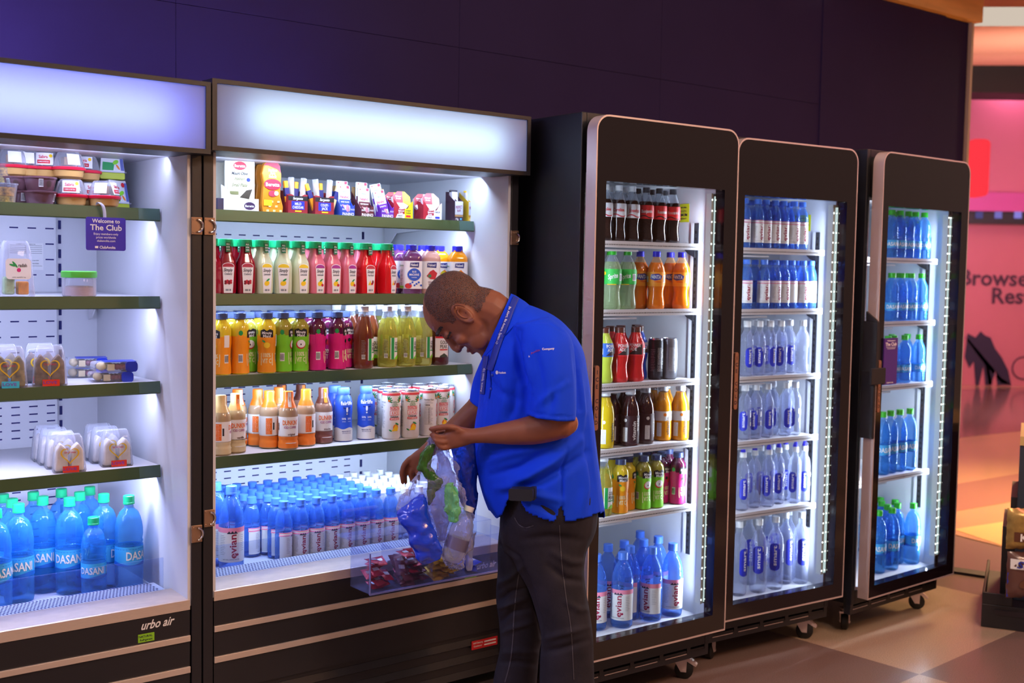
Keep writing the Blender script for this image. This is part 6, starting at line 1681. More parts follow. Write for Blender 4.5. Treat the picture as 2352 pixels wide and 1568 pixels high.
# pouch clipped at the hip, and the blue strap under it
m = MB(); c_ = px(1201, 1132, 3.185); A = px(1228, 1133, 3.19) - px(1173, 1131, 3.205); A = A.normalized(); U_ = Vector((0, 0, 1)); N_ = A.cross(U_).normalized()
M = Matrix((A, N_, U_)).transposed().to_4x4(); M.translation = c_
q = MB(); q.prism(rrect(-.034, -.0165, .034, .0165, .006, 4), -.010, .030); m.add([tuple(M @ Vector(v)) for v in q.v], q.f, 0)
q = MB(); q.prism(rrect(.020, -.018, .0365, .018, .004, 4), -.013, .010); m.add([tuple(M @ Vector(v)) for v in q.v], q.f, 0)
m.build('belt_pouch', M_LEATH, person, smooth=40)
# shoes
for (u, Y, nm) in ((1300, 3.29, 0), (1170, 3.46, 1)):
    m = MB(); x0 = px(u, 1760, Y).x
    P_ = [(x0 + .09, .0, .055), (x0 + .06, .035, .06), (x0, .04, .062), (x0 - .08, .034, .042), (x0 - .15, .03, .035), (x0 - .185, .02, .028)]
    for (x, w_, h) in P_: pass
    b = MB(); secs = [(x0 + .095, .020, .05), (x0 + .075, .038, .085), (x0 + .02, .042, .095), (x0 - .06, .046, .068), (x0 - .14, .046, .05), (x0 - .18, .034, .04), (x0 - .195, .012, .025)]
    n = 16; base = 0
    for (x, w_, h) in secs:
        for i in range(n):
            t = 2 * pi * i / n; b.v.append((x, Y + w_ * cos(t), max(.001, h / 2 + h / 2 * sin(t) * (1 if sin(t) > 0 else .98))))
    for j in range(len(secs) - 1):
        for i in range(n):
            k = (i + 1) % n; b.f.append((j * n + i, j * n + k, (j + 1) * n + k, (j + 1) * n + i)); b.m.append(0)
    b.f += [tuple(reversed(range(n))), tuple((len(secs) - 1) * n + i for i in range(n))]; b.m += [0, 0]
    b.build('shoe', mat('shoe_black', '#17171a', .5), person, smooth=60)

# ================================================================= what he holds: crumpled wrappers and a bottle in clear film
def crumple(name, secs, mt, amp, sc, seed, ex=2.0, n=40, sub=7, th=.0009):
    m = MB(); loft(m, secs, sub, n, ex, close=True)
    out = []
    me = bpy.data.meshes.new(name); me.from_pydata(m.v, [], m.f); me.update()
    for v in me.vertices:
        q = v.co * sc + Vector((seed, seed * 2.3, 0))
        k = noise.noise(q) + .6 * abs(noise.noise(q * 2.1)) - .5 * abs(noise.noise(q * 4.3))
        v.co += v.normal * k * amp
    me.materials.append(mt); me.polygons.foreach_set('use_smooth', [True] * len(me.polygons)); me.set_sharp_from_angle(angle=R(38)); me.update()
    o = bpy.data.objects.new(name, me); COL.objects.link(o); return o
M_FILM = clear('clear_film', '#d4d8f4', alpha=.10, rough=.10, edge=.85, tint='#e8ecff', bump=1.0, bump_scale=45)
M_FILM2 = clear('milky_film', '#c4cdf2', alpha=.42, rough=.2, edge=.85, tint='#dfe6ff', bump=1.0, bump_scale=40)
M_BFILM = mat('blue_film', '#0c3ee0', .22, spec=.6, bump=.5, bump_scale=40, coat=.4)
M_DBFILM = clear('deep_blue_film', '#123a9c', alpha=.75, rough=.15, edge=.95, tint='#6a90ff', bump=.8, bump_scale=40)
M_GFILM = mat('green_leaf_film', '#2c6420', .25, spec=.6, noise_amt=.55, noise_scale=70, stretch=(1, 1, .3), coat=.4, bump=.5, bump_scale=60)
M_LFILM = clear('pale_green_film', '#90e098', alpha=.4, rough=.2, edge=.8, tint='#c8ffd0', bump=.8, bump_scale=50)
o = crumple('blue_wrapper', [(958, 1140, 974, 1136, 3.225, .010), (918, 1170, 982, 1150, 3.215, .022), (914, 1190, 988, 1186, 3.210, .028), (932, 1218, 996, 1212, 3.205, .030), (944, 1250, 1006, 1240, 3.205, .028), (956, 1278, 1013, 1266, 3.205, .020), (974, 1297, 1010, 1280, 3.205, .006)], M_BFILM, .008, 34, 3)
tag(o, 'shiny royal blue wrapper hanging lowest from the man\'s hand', 'wrapper')
mm = MB(); 
for k in range(4):
    pass
o = crumple('clear_plastic_bag', [(986, 1004, 1012, 1006, 3.222, .010), (978, 1030, 1030, 1034, 3.235, .020), (960, 1075, 1050, 1075, 3.25, .035), (940, 1120, 1062, 1118, 3.26, .045), (914, 1166, 1076, 1160, 3.27, .050), (960, 1215, 1088, 1200, 3.275, .048), (1004, 1262, 1082, 1250, 3.275, .040), (1022, 1296, 1068, 1296, 3.27, .020), (1036, 1304, 1060, 1304, 3.27, .008)], M_FILM, .017, 30, 9, n=56, sub=9)
tag(o, 'clear crumpled plastic bag gripped in the man\'s hand', 'bag')
o = crumple('milky_wrapper', [(1000, 1034, 1018, 1034, 3.262, .006), (1004, 1070, 1038, 1068, 3.27, .012), (994, 1110, 1046, 1108, 3.28, .016), (990, 1160, 1040, 1160, 3.285, .018), (1000, 1210, 1030, 1206, 3.285, .012), (1008, 1240, 1024, 1240, 3.285, .004)], M_FILM2, .007, 30, 14)
tag(o, 'milky white wrapper folded in the middle of the bundle', 'wrapper')
o = crumple('green_wrapper', [(992, 1018, 1000, 1018, 3.215, .004), (968, 1040, 996, 1044, 3.218, .008), (958, 1072, 990, 1068, 3.222, .010), (974, 1090, 1004, 1088, 3.222, .010), (982, 1110, 1018, 1106, 3.224, .008), (980, 1134, 1002, 1128, 3.228, .006), (984, 1160, 990, 1158, 3.23, .003)], M_GFILM, .007, 48, 21)
tag(o, 'dark green printed wrapper at the top of the bundle', 'wrapper')
o = crumple('pale_green_wrapper', [(1022, 1112, 1040, 1110, 3.215, .005), (1020, 1140, 1054, 1136, 3.215, .012), (1024, 1170, 1056, 1166, 3.215, .014), (1034, 1196, 1050, 1194, 3.22, .006)], M_LFILM, .010, 44, 33)
tag(o, 'pale green wrapper seen through the film above the bottle', 'wrapper')
o = crumple('deep_blue_wrapper', [(1036, 1022, 1092, 1016, 3.33, .010), (1040, 1060, 1096, 1058, 3.335, .016), (1050, 1100, 1096, 1100, 3.335, .018), (1056, 1140, 1096, 1138, 3.335, .018), (1066, 1170, 1094, 1164, 3.33, .010), (1076, 1190, 1088, 1188, 3.33, .004)], M_DBFILM, .007, 26, 41)
tag(o, 'deep blue see-through wrapper hanging beside the man\'s shirt front', 'wrapper')
o = crumple('film_tail', [(1064, 1230, 1094, 1222, 3.29, .010), (1066, 1260, 1090, 1256, 3.29, .012), (1070, 1296, 1086, 1294, 3.29, .008), (1072, 1308, 1082, 1308, 3.29, .003)], M_FILM2, .005, 34, 55)
tag(o, 'loose tail of clear film under the bundle beside the bottle', 'wrapper')
# small print on the blue wrapper
# the bottle in the bag
A, B = px(1034, 1290, 3.225), px(1072, 1182, 3.245)
dirv = (B - A).normalized(); L = (B - A).length
rt = thing('empty_water_bottle', 'clear empty bottle upside down in the bag, grey band round its middle', 'bottle', A)
rt.rotation_mode = 'QUATERNION'; rt.rotation_quaternion = dirv.to_track_quat('Z', 'Y')
m = MB(); pf = [(.012, 0), (.026, .006), (.0315, .022), (.0325, .05), (.0325, L * .70), (.030, L * .82), (.020, L * .95), (.012, L * 1.02), (.012, L * 1.10)]
m.lathe(pf, 24); m.build('body', clear('bag_bottle_clear', '#cfd8f4', alpha=.22, rough=.06, edge=.8, tint='#e8eeff'), rt, smooth=50)
m = MB(); m.lathe([(.0330, L * .28), (.0330, L * .52)], 24, cap0=False, cap1=False); m.build('label', clear('mauve_band', '#6c6890', alpha=.85, rough=.3, edge=.95), rt, smooth=60)
m = MB(); m.lathe([(.0145, L * 1.08), (.0145, L * 1.18)], 16); m.build('cap', CAPW, rt, smooth=40)
# ================================================================= acrylic tray with sachets, hung on the ledge of the man's cooler
rt = thing('acrylic_tray', 'clear divided acrylic tray of sachets hung on the ledge of the man\'s cooler', 'tray', upt('C', 0, 0, 0), UNIT['C'][2])
s0, s1, d0, d1, z0, z1 = .476, 1.02, -.064, .052, .496, .64
m = MB(); t = .003
m.box(s0, d0, z0, s1, d1, z0 + t); m.box(s0, d0, z0, s1, d0 + t, z0 + .125); m.box(s0, d1 - t, z0, s1, d1, z1)
m.box(s0, d0, z0, s0 + t, d1, z0 + .125); m.box(s1 - t, d0, z0, s1, d1, z0 + .125)
m.box(s0, d1, z1 - t, s1, d1 + .10, z1)
m.build('tray_body', M_CLEAR, rt)
for x in (.585, .705, .83, .93):
    m = MB(); m.box(x, d0 + t, z0 + t, x + t, d1 - t, z0 + .12); m.build('divider', M_CLEAR, rt)
m = MB(); m.box(s0, d1 + .05, z1, s0 + .12, d1 + .054, z1 + .085); m.box(s0, d1 + .03, z1 + .082, s0 + .12, d1 + .054, z1 + .086); m.build('sign_holder', M_CLEAR, rt)
m = MB(); m.box(s0 - .001, d0 - .002, z0 - .003, s1, d0 + .002, z0 + .003); m.box(s0 - .002, d0 - .002, z0, s0 + .002, d0 + .002, z0 + .125); m.build('tray_edge', mat('acrylic_edge', '#8a94e8', .2), rt)
SA_RED = mat('sachet_red', '#b8203c', .25, metal=.3); SA_BRN = mat('sachet_brown', '#6c2434', .3, metal=.2); SA_GOLD = mat('sachet_gold', '#d8a418', .25, metal=.4); SA_BLUE = mat('sachet_blue', '#1c34b8', .3); SA_SIL = mat('sachet_silver', '#e0dce8', .25, metal=.5)
protos = {}
def sachet(mt, key, name):
    m = MB(); w, h = .019, .026
    n = 8; vs = []; fs = []
    for j in range(n + 1):
        for i in range(n + 1):
            x = -w + 2 * w * i / n; y = -h + 2 * h * j / n; b = .004 * (1 - (i / n * 2 - 1) ** 4) * (1 - (j / n * 2 - 1) ** 4) + .0008 * noise.noise(Vector((x * 90, y * 90, len(key))))
            vs.append((x, y, b))
    k = len(vs); vs += [(x, y, -z) for x, y, z in vs]
    for j in range(n):
        for i in range(n):
            a = j * (n + 1) + i; fs.append((a, a + 1, a + n + 2, a + n + 1)); fs.append((k + a, k + a + n + 1, k + a + n + 2, k + a + 1))
    m.add(vs, fs, 0)
    m.add([(-w * .5, -.006, .0052), (w * .5, -.006, .0052), (w * .5, .008, .0052), (-w * .5, .008, .0052)], [(0, 1, 2, 3)], 1)
    return m.build(name, [mt, SA_SIL], None, smooth=50)
def pile(mt, key, name, cnt, xa, xb, zt, label, group, tilt=.5):
    rr = random.Random(len(key) * 7 + cnt)
    for i in range(cnt):
        o = sachet(mt, key, name) if i == 0 else protos[key].copy()
        if i: COL.objects.link(o)
        else: protos[key] = o
        f = i / max(cnt - 1, 1)
        x = xa + .022 + (xb - xa - .044) * rr.random(); y = d0 + .030 + .050 * rr.random(); z = z0 + .012 + (zt - z0 - .03) * f
        o.location = upt('C', x, y, z); o.rotation_euler = (tilt * (rr.random() - .2) + .15, .5 * (rr.random() - .5), UNIT['C'][2] + .7 * (rr.random() - .5))
        tag(o, label, 'sachet', group)
pile(SA_RED, 'a', 'red_sachet', 9, .482, .583, .60, 'red foil sachet in the end compartment of the acrylic tray', 'red sachets in the end compartment')
pile(SA_BRN, 'bb', 'dark_red_sachet', 30, .588, .703, .585, 'dark red foil sachet in the second tray compartment', 'dark red sachets in the tray', .9)
pile(SA_RED, 'eeee', 'red_sachet', 6, .590, .700, .61, 'red foil sachet on top in the second tray compartment', 'red sachets on top of the dark red ones', .9)
pile(SA_GOLD, 'ccc', 'gold_sachet', 28, .708, .828, .585, 'gold foil sachet in the third tray compartment', 'gold sachets in the tray', .9)
pile(SA_BLUE, 'dd', 'blue_sachet', 6, .834, .925, .55, 'blue sachet in the fourth tray compartment', 'blue sachets in the tray', .6)

# chrome ring on the post beside the large water bottles
m = MB()
pts = [(0 + .016 * cos(t), 0, .016 * sin(t)) for t in [2 * pi * k / 16 for k in range(17)]]
m.lathe([(.020, 0), (.020, .006), (.014, .010)], 20)
Mx = Matrix.Rotation(pi / 2, 4, 'X'); q = MB(); q.add([tuple(Mx @ Vector(v)) for v in m.v], m.f, 0)
q.tube(pts, .004, 8, caps=False)
o = q.build('cable_lock', M_CHROME, None, smooth=50, loc=upt('C', .058, .165, .574)); o.rotation_euler = (0, 0, UNIT['C'][2]); tag(o, 'round chrome lock on the ledge beside the large blue-capped bottles', 'lock')

# ================================================================= hanging club sign on the sandwich cooler, club card on the far fridge
rt = thing('hanging_sign', 'small violet Welcome to The Club sign hanging from the top shelf of the sandwich cooler', 'sign', upt('C', 0, 0, 0), UNIT['C'][2])
sa, sb = s_at('C', 197, .235, 1.52), s_at('C', 288, .235, 1.52); zc = 1.5625
m = MB(); m.prism(rrect(sa, zc - .046, sb, zc + .046, .006, 4), .232, .2345, 0)
cx = (sa + sb) / 2; w = sb - sa
for s, dz, h, ww in (('Welcome to', .036, .0105, .70), ('The Club', .018, .0155, .80), ('Enjoy members-only', .0, .0058, .62), ('prices worldwide', -.0095, .0058, .50), ('clubavolta.com', -.019, .0058, .46), ('ClubAvolta', -.037, .0075, .40)):
    m.flat(flat_text(s, cx + (.004 if s == 'ClubAvolta' else 0), zc + dz, h, w=w * ww), .2316, 1)
m.box(cx - w * .28, .2314, zc - .040, cx - w * .20, .2318, zc - .034, 1)
m.build('sign_card', [M_PURP, M_WTXT], rt)
m = MB(); sx = s_at('C', 236, .24, 1.62)
pts = [(sx - .008, .262, 1.6435), (sx - .010, .246, 1.650), (sx - .002, .236, 1.642), (sx + .003, .2355, 1.625), (sx + .004, .236, 1.600)]
P = catmull(pts, 6)
for k in (0, 1): pass
vs = []; 
for p in P: vs += [(p[0] - .0045, p[1], p[2]), (p[0] + .0045, p[1], p[2])]
m.add(vs, [(2 * i, 2 * i + 1, 2 * i + 3, 2 * i + 2) for i in range(len(P) - 1)], 0)
o = m.build('hanging_strip', clear('strip_plastic', '#e8ecff', alpha=.55, rough=.15, edge=.8), rt, smooth=60); so = o.modifiers.new('s', 'SOLIDIFY'); so.thickness = .0006
sa, sb = s_at('F3', 2031, -.006, 1.2), s_at('F3', 2062, -.006, 1.2)
m = MB(); m.box(sa, -.0065, 1.045, sb, -.0015, 1.232, 0); cx = (sa + sb) / 2; w = sb - sa
for s, z, h, ww in (('Welcome to', 1.222, .006, .6), ('The Club', 1.208, .013, .82), ('Enjoy members only', 1.196, .004, .72), ('prices worldwide', 1.190, .004, .55), ('ClubAvolta', 1.053, .005, .5)): m.flat(flat_text(s, cx, z, h, w=w * ww), -.0068, 1)
o = m.build('club_card', [mat('card_plum', '#4c2a86', .4), M_WTXT], None, loc=upt('F3', 0, 0, 0)); o.rotation_euler = (0, 0, UNIT['F3'][2]); tag(o, 'plum Welcome to The Club card on the door of the far fridge', 'sign')

# ================================================================= food in the sandwich cooler
M_TUBC = clear('tub_clear', '#e8ecf8', alpha=.12, rough=.05, edge=.7, tint='#f6f8ff'); M_TUBB = clear('tub_smoky', '#8a6470', alpha=.6, rough=.12, edge=.9, tint='#d8b8b8')
M_HUM = mat('hummus_tan', '#d0a460', .5); M_RIM = mat('red_rim', '#d81c3c', .3); M_AVO = mat('guacamole_green', '#b8c838', .5)
def tub_hummus(loc, rz, label, k=1.0):
    if 'hum' not in protos:
        rt = thing('dip_cup', label, 'food tub', loc, rz, 'dip cups with red rims')
        m = MB(); m.lathe([(.030, 0), (.038, .006), (.042, .026)], 24); m.build('dip_bowl', M_HUM, rt, smooth=40)
        m = MB(); m.lathe([(.0455, .024), (.0465, .027), (.0465, .031), (.043, .033)], 28); m.build('rim', M_RIM, rt, smooth=40)
        m = MB(); m.lathe([(.042, .033), (.036, .056), (.031, .070), (.028, .074)], 24); m.build('dome', M_TUBC, rt, smooth=50)
        m = MB()
        for j in range(7): a = j * .9; m.box(-.016 + .004 * j, -.02 + .002 * (j % 3), .038, -.008 + .004 * j, .016, .060)
        m.build('crackers', mat('cracker_tan', '#d8a868', .7), rt)
        rf = lambda z: .0425 - (z - .033) * .29
        m = MB(); m.wrap(rect2(-.024, .036, .024, .070, 6), rf, 0, .0012); m.wrap(rect2(-.020, .040, .014, .050, 4), rf, 1, .0018); m.wrap(flat_text('Sabra', -.004, .059, .0085, w=.024), rf, 1, .002); m.wrap(flat_text('HUMMUS & PRETZELS', -.003, .045, .003, w=.028), rf, 2, .0024); m.wrap(ell2(.016, .062, .005, .005), rf, 3, .002)
        m.wrap(rect2(-.018, .038, .018, .068, 4), rf, 0, .0012, a0=-pi / 2 - 1.5); bar_lines(m, rf, 4, -.014, .012, .042, .064, 8, a0=-pi / 2 - 1.5)
        m.build('label', [M_PAPER, M_RED, M_WTXT, K_YL, K_GR], rt); protos['hum'] = rt; return rt
    return dup(protos['hum'], loc, rz, label, 'dip cups with red rims')
def at_px(u, v, z, dmin=.29, dmax=.7):
    s, d = sd_at('C', u, v, z); d = min(max(d, dmin), dmax); return s_at('C', u, d, z), d
zs = 1.645 - .0072
ra = UNIT['C'][2]
hum = [(163, .30, 0, 'in front, lower row, with its writing facing out', -.3), (239, .285, 0, 'lower row nearest the guacamole tubs', .9), (199, .375, 0, 'lower row, behind two others', .2),
       (158, .315, 1, 'upper row, its barcode side facing out', 1.6), (196, .39, 1, 'upper row, furthest back', -.4), (104, .36, 1, 'upper row over the smoky tubs', -.3), (62, .37, 1, 'upper row, second from the frame edge', 1.3), (30, .36, 1, 'upper row, nearest the frame edge', 1.4)]
for u, d, lv, lab, rot in hum:
    s = s_at('C', u, d, zs); o = tub_hummus(upt('C', s, d, zs + lv * .0762), ra + rot, 'dip cup with red rim, %s' % lab)
def tub_smoky(loc, rz, label):
    if 'smk' not in protos:
        rt = thing('smoky_tub', label, 'food tub', loc, rz, 'smoky plastic tubs')
        m = MB(); m.lathe([(.033, 0), (.036, .004), (.0425, .033)], 24); m.build('tub_bowl', M_TUBB, rt, smooth=40)
        m = MB(); m.lathe([(.0450, .0325), (.0455, .0365), (.040, .0380)], 24); m.build('lid', M_TUBB, rt, smooth=40)
        rf = lambda z: .0355 + (z - .004) * .24
        m = MB(); barcode(m, rf, .0, .020, .012, .022, 0, 1); m.wrap(ell2(.022, .018, .008, .009), rf, 2, .001); m.build('label', [K_W, K_BK, C_('smoky_dark', '#4c3430')], rt); protos['smk'] = rt; return rt
    return dup(protos['smk'], loc, rz, label, 'smoky plastic tubs')
for u, d, lv, lab, rot in ((92, .295, 0, 'lower tub of the front stack', .9), (92, .295, 1, 'upper tub of the front stack', -.2), (44, .34, 0, 'lower tub of the rear stack', 0), (44, .34, 1, 'upper tub of the rear stack', -1)):
    s = s_at('C', u, d, zs); tub_smoky(upt('C', s, d, zs + lv * .0385), ra + rot, 'smoky brown plastic tub, %s on the top shelf' % lab)
# layered salad cups by the frame edge and tall guacamole packs
def tall_pack(loc, rz, label, key, base, print_c):
    if key not in protos:
        rt = thing('snack_pack', label, 'food tub', loc, rz, 'tall snack packs')
        m = MB(); m.prism(rrect(-.036, 0, .036, .020, .004, 3), -.026, .026); m.build('tray', base, rt, bevel=.003)
        m = MB(); m.add([(x * k, y * k2, z) for z, k, k2 in ((.020, 1, 1), (.088, .80, .62)) for x, y in ((-.036, -.026), (.036, -.026), (.036, .026), (-.036, .026))], [(0, 1, 5, 4), (1, 2, 6, 5), (2, 3, 7, 6), (3, 0, 4, 7), (4, 5, 6, 7)], 0); m.build('sleeve', M_PAPER, rt, bevel=.002)
        m = MB(); m.box(-.039, -.029, .019, .039, .029, .023); m.build('rim', M_TUBC, rt)
        m = MB()
        tlt = lambda x, z: (x * (1 - (z - .02) * 2.9), -.0268 + (z - .02) * .145 - .0012, z)
        def pl(geo, mi, o_=0.0): m.add([(tlt(x, z)[0], tlt(x, z)[1] - o_, z) for x, z in geo[0]], geo[1], mi)
        pl(poly2([(-.030, .026), (.002, .026), (.006, .048), (-.030, .050)]), 0, .0002); pl(flat_text('Sabra', -.010, .066, .009, w=.026), 1, .0004); pl(ell2(.018, .074, .007, .007), 2, .0003); pl(ell2(.010, .050, .010, .006, 10, .5), 3, .0003); pl(ell2(.016, .036, .009, .003, 10, -1), 4, .0004)
        pl(rect2(.024, .026, .034, .080), 5, .0002)
        m.build('pack_print', [K_GN, M_RED, K_RD, print_c, K_OR, C_('pack_blue_print', '#5a68b0')], rt); protos[key] = rt; return rt
    return dup(protos[key], loc, rz, label, 'tall snack packs')
s = s_at('C', 262, .42, zs); tall_pack(upt('C', s, .42, zs), ra + .3, 'tall green and white guacamole pack standing under another one', 'guac', M_AVO, K_LG)
tall_pack(upt('C', s_at('C', 254, .42, zs), .42, zs + .0890), ra - .1, 'tall green and white guacamole pack on top of another one', 'guac', M_AVO, K_LG)
def salad_cup(loc, rz, label):
    rt = thing('salad_cup', label, 'food tub', loc, rz)
    m = MB(); m.lathe([(.028, 0), (.030, .003), (.036, .050)], 20); m.build('cup', M_TUBC, rt, smooth=40)
    m = MB(); m.lathe([(.0275, .002), (.0295, .018)], 16); m.build('filling', mat('salad_mix', '#b8a040', .6, noise_amt=.8, noise_scale=120), rt)
    m = MB(); m.lathe([(.0285, .019), (.0330, .042)], 16); m.build('topping', mat('salad_top', '#c89840', .6, noise_amt=.8, noise_scale=90), rt)
    m = MB(); m.lathe([(.038, .049), (.038, .053)], 20); m.build('lid', M_TUBC, rt)
    return rt
s = s_at('C', 8, .29, zs); salad_cup(upt('C', s, .29, zs), ra, 'small layered salad cup at the frame edge, bottom one'); salad_cup(upt('C', s_at('C', -2, .34, zs), .36, zs + .0), ra, 'small layered salad cup behind another at the frame edge')
salad_cup(upt('C', s_at('C', 2, .36, zs), .36, zs + .0545), ra, 'small layered salad cup at the frame edge, stacked on top')
# second shelf: radish snack box and jar
zs = 1.393 - .0072
s = s_at('C', 36, .31, zs)
rt = thing('vegetable_box', 'domed clear vegetable box with a radish label beside the frame edge', 'food box', upt('C', s, .31, zs), ra)
def wedge_box(rt, w, h, dpt, mt, skew=.0):
    """clear tapering clamshell"""
    m = MB(); ring = []
    for z, k, kd in ((0, 1.0, 1.0), (.006, 1.04, 1.04), (h * .80, .86, .80), (h * .93, .80, .55), (h, .70, .40)):
        o_ = rrect(-w * k, -dpt * kd, w * k, dpt * kd, .01 * k, 4); ring.append([(x, y + skew * z, z) for x, y in o_])
    n = len(ring[0]); vs = [p for r in ring for p in r]
    fs = [(j * n + i, j * n + (i + 1) % n, (j + 1) * n + (i + 1) % n, (j + 1) * n + i) for j in range(len(ring) - 1) for i in range(n)] + [tuple(reversed(range(n))), tuple((len(ring) - 1) * n + i for i in range(n))]
    m.add(vs, fs, 0); return m.build('box_shell', mt, rt, smooth=45)
wedge_box(rt, .042, .152, .035, M_TUBC)
m = MB(); m.box(.002, -.020, .006, .030, .010, .042); m.build('carrot_sticks', mat('carrot_orange', '#e08c28', .5, noise_amt=.2), rt, bevel=.004)
m = MB(); m.box(-.034, -.020, .006, -.006, .015, .055); m.build('celery_sticks', mat('celery_green', '#a8c898', .5, noise_amt=.2), rt, bevel=.006)
m = MB(); tilt_ = lambda x, z, o_=0: (x, -.0365 + z * .055 - o_, z)
def pl(geo, mi, o_): m.add([tilt_(x, z, o_) for x, z in geo[0]], geo[1], mi)
pl(poly2(rrect(-.034, .048, .032, .104, .010, 4)), 0, .001); pl(flat_text('radish', .010, .086, .009, w=.022), 1, .0014); pl(ell2(.0, .073, .0055, .0055), 2, .0014); pl(ell2(-.010, .088, .011, .003, 10, -.9), 3, .0014); pl(ell2(-.016, .086, .009, .003, 10, -.3), 3, .0014); pl(flat_text('petite vegetable tray', 0, .054, .003), 1, .0014)
m.build('label', [M_PAPER, M_INK, K_MG, K_GN], rt)
s = s_at('C', 182, .32, zs)
rt = thing('lidded_jar', 'squat clear jar with a bright green lid, alone on its shelf', 'jar', upt('C', s, .32, zs), ra)
m = MB(); m.lathe([(.043, 0), (.046, .003), (.046, .050), (.044, .053)], 28); m.build('jar_body', M_TUBC, rt, smooth=40)
m = MB(); m.lathe([(.0445, .002), (.0445, .026), (.03, .030)], 24); m.build('jar_filling', mat('pudding_mauve', '#b49aa0', .5, noise_amt=.1), rt, smooth=40)
m = MB(); m.lathe([(.0475, .0535), (.0485, .056), (.0485, .070), (.046, .072)], 32); m.build('lid', mat('lid_green', '#5cc848', .35), rt, smooth=40)
# third shelf: triangular sandwich boxes, snack trays
HEART = [(0, -1.0)] + [(sin(t) ** 3 * 1.0, (13 * cos(t) - 5 * cos(2 * t) - 2 * cos(3 * t) - cos(4 * t)) / 16) for t in [pi * (1 - k / 20) * 1.0 for k in range(1, 40)]]
def heart_print(m, cx, cz, k, yfun, mi, wdt=.09):
    pts = [(16 * sin(t) ** 3 / 17, (13 * cos(t) - 5 * cos(2 * t) - 2 * cos(3 * t) - cos(4 * t)) / 17) for t in [2 * pi * q / 36 for q in range(36)]]
    vs = [(cx + x * k, yfun(cz + z * k), cz + z * k) for x, z in pts] + [(cx + x * k * (1 - wdt * 1.6), yfun(cz + z * k * (1 - wdt * 1.6)), cz + (z * (1 - wdt * 1.6) + .02) * k) for x, z in pts]
    m.add(vs, [(i, (i + 1) % 36, 36 + (i + 1) % 36, 36 + i) for i in range(36)], mi)
def sandwich(loc, rz, label, key, fill, stk, w=.042, h=.112, dp=.042, lean=0.0, group='sandwich boxes'):
    if key not in protos:
        rt = thing('sandwich_box', label, 'sandwich', loc, rz, group)
        wedge_box(rt, w, h, dp, M_TUBC)
        m = MB()
        for sx in (-1, 1): m.prism([(sx * .003, .004), (sx * w * .90, .004), (sx * w * .84, h * .60), (sx * w * .55, h * .78), (sx * .006, h * .62)], -dp * .78, dp * .60)
        m.build('filling', fill, rt, bevel=.005)
        m = MB(); yf = lambda z: -dp * 1.045 + z * dp * .20 / h - .0016
        heart_print(m, 0, h * .48, w * .62, yf, 0, .10)
        m.add([(x, yf(z) - .0006, z) for x, z in ((-w * .45, .002), (w * .55, .002), (w * .55, .020), (-w * .45, .020))], [(0, 1, 2, 3)], 1)
        vs_, fs_ = flat_text('LOVE', 0, .012, .008, w=w * .8); m.add([(x, yf(z) - .001, z) for x, z in vs_], fs_, 3)
        vs_, fs_ = flat_text('ham & cheese', 0, h * .56, .006, w=w * .7); m.add([(x, yf(z) - .001, z) for x, z in vs_], fs_, 2)
        m.build('label', [mat('heart_gold', '#d8b020', .4), stk, C_('print_crimson', '#b02040'), C_('print_violet', '#7840b0')], rt); protos[key] = rt
        return rt
    return dup(protos[key], loc, rz, label, group)
zs = 1.146 - .0072
F_DK = mat('grain_bread', '#705848', .8, noise_amt=.6, noise_scale=70); F_GR = mat('salad_bread', '#7c6c40', .8, noise_amt=.9, noise_scale=50); F_WR = mat('wrap_white', '#e4dcd4', .7, noise_amt=.12, noise_scale=50)
ST_R = C_('sticker_red', '#d83418'); ST_C = C_('sticker_cyan', '#38b8d8')
sandwich(upt('C', s_at('C', 22, .30, zs), .30, zs), ra - .25, 'sandwich box with a cyan sticker, at the frame edge', 'sw1', F_GR, ST_C, .044)
sandwich(upt('C', s_at('C', 114, .305, zs), .305, zs), ra - .25, 'seeded sandwich box with a red sticker, beside the snack trays', 'sw2', F_DK, ST_R, .044)
sandwich(upt('C', s_at('C', 92, .40, zs), .40, zs), ra - .25, 'seeded sandwich box standing behind the red-stickered one', 'sw2', F_DK, ST_R)
sandwich(upt('C', s_at('C', 6, .40, zs), .40, zs), ra - .25, 'sandwich box standing behind the cyan-stickered one', 'sw1', F_GR, ST_C)
M_NAVYS = C_('navy_sleeve', '#2034a8', .35)
def snack_tray(loc, rz, label, top=0):
    if 'tray' not in protos:
        rt = thing('snack_tray', label, 'food box', loc, rz, 'snack trays with navy sleeves')
        m = MB(); m.prism(rrect(-.060, 0, .060, .028, .010, 4), -.038, .038); m.build('tray_shell', M_TUBC, rt, smooth=40)
        m = MB(); ball(m, (-.035, -.008, .015), .0125); ball(m, (-.036, .014, .014), .012); m.box(-.022, -.030, .004, -.004, .030, .022); m.build('cheese_pieces', mat('cheese_cream', '#e4cf9c', .6), rt, smooth=60)
        m = MB()
        for k in range(9): ball(m, (.004 + (k % 3) * .010, -.022 + (k // 3) * .018, .013), .0085)
        m.build('grapes', mat('grape_maroon', '#7a2c44', .3), rt, smooth=60)
        m = MB(); m.prism(rrect(.026, -.0005, .0585, .0290, .008, 4), -.0386, .0386); m.prism(rrect(-.03, .0282, .0585, .0292, .0004, 2), -.030, .036); m.build('sleeve', M_NAVYS, rt, smooth=40)
        protos['tray'] = rt; return rt
    return dup(protos['tray'], loc, rz, label, 'snack trays with navy sleeves')
for u, d, lv, rot, lab in ((254, .335, 0, -.22, 'bottom one of the front stack'), (262, .33, 1, -.15, 'top one of the front stack'), (196, .49, 0, -.2, 'bottom one of the rear stack'), (198, .49, 1, -.25, 'top one of the rear stack')):
    s = s_at('C', u, d, zs); snack_tray(upt('C', s, d, zs + lv * .0300), ra + rot, 'fruit and cheese tray with navy sleeve, %s' % lab)
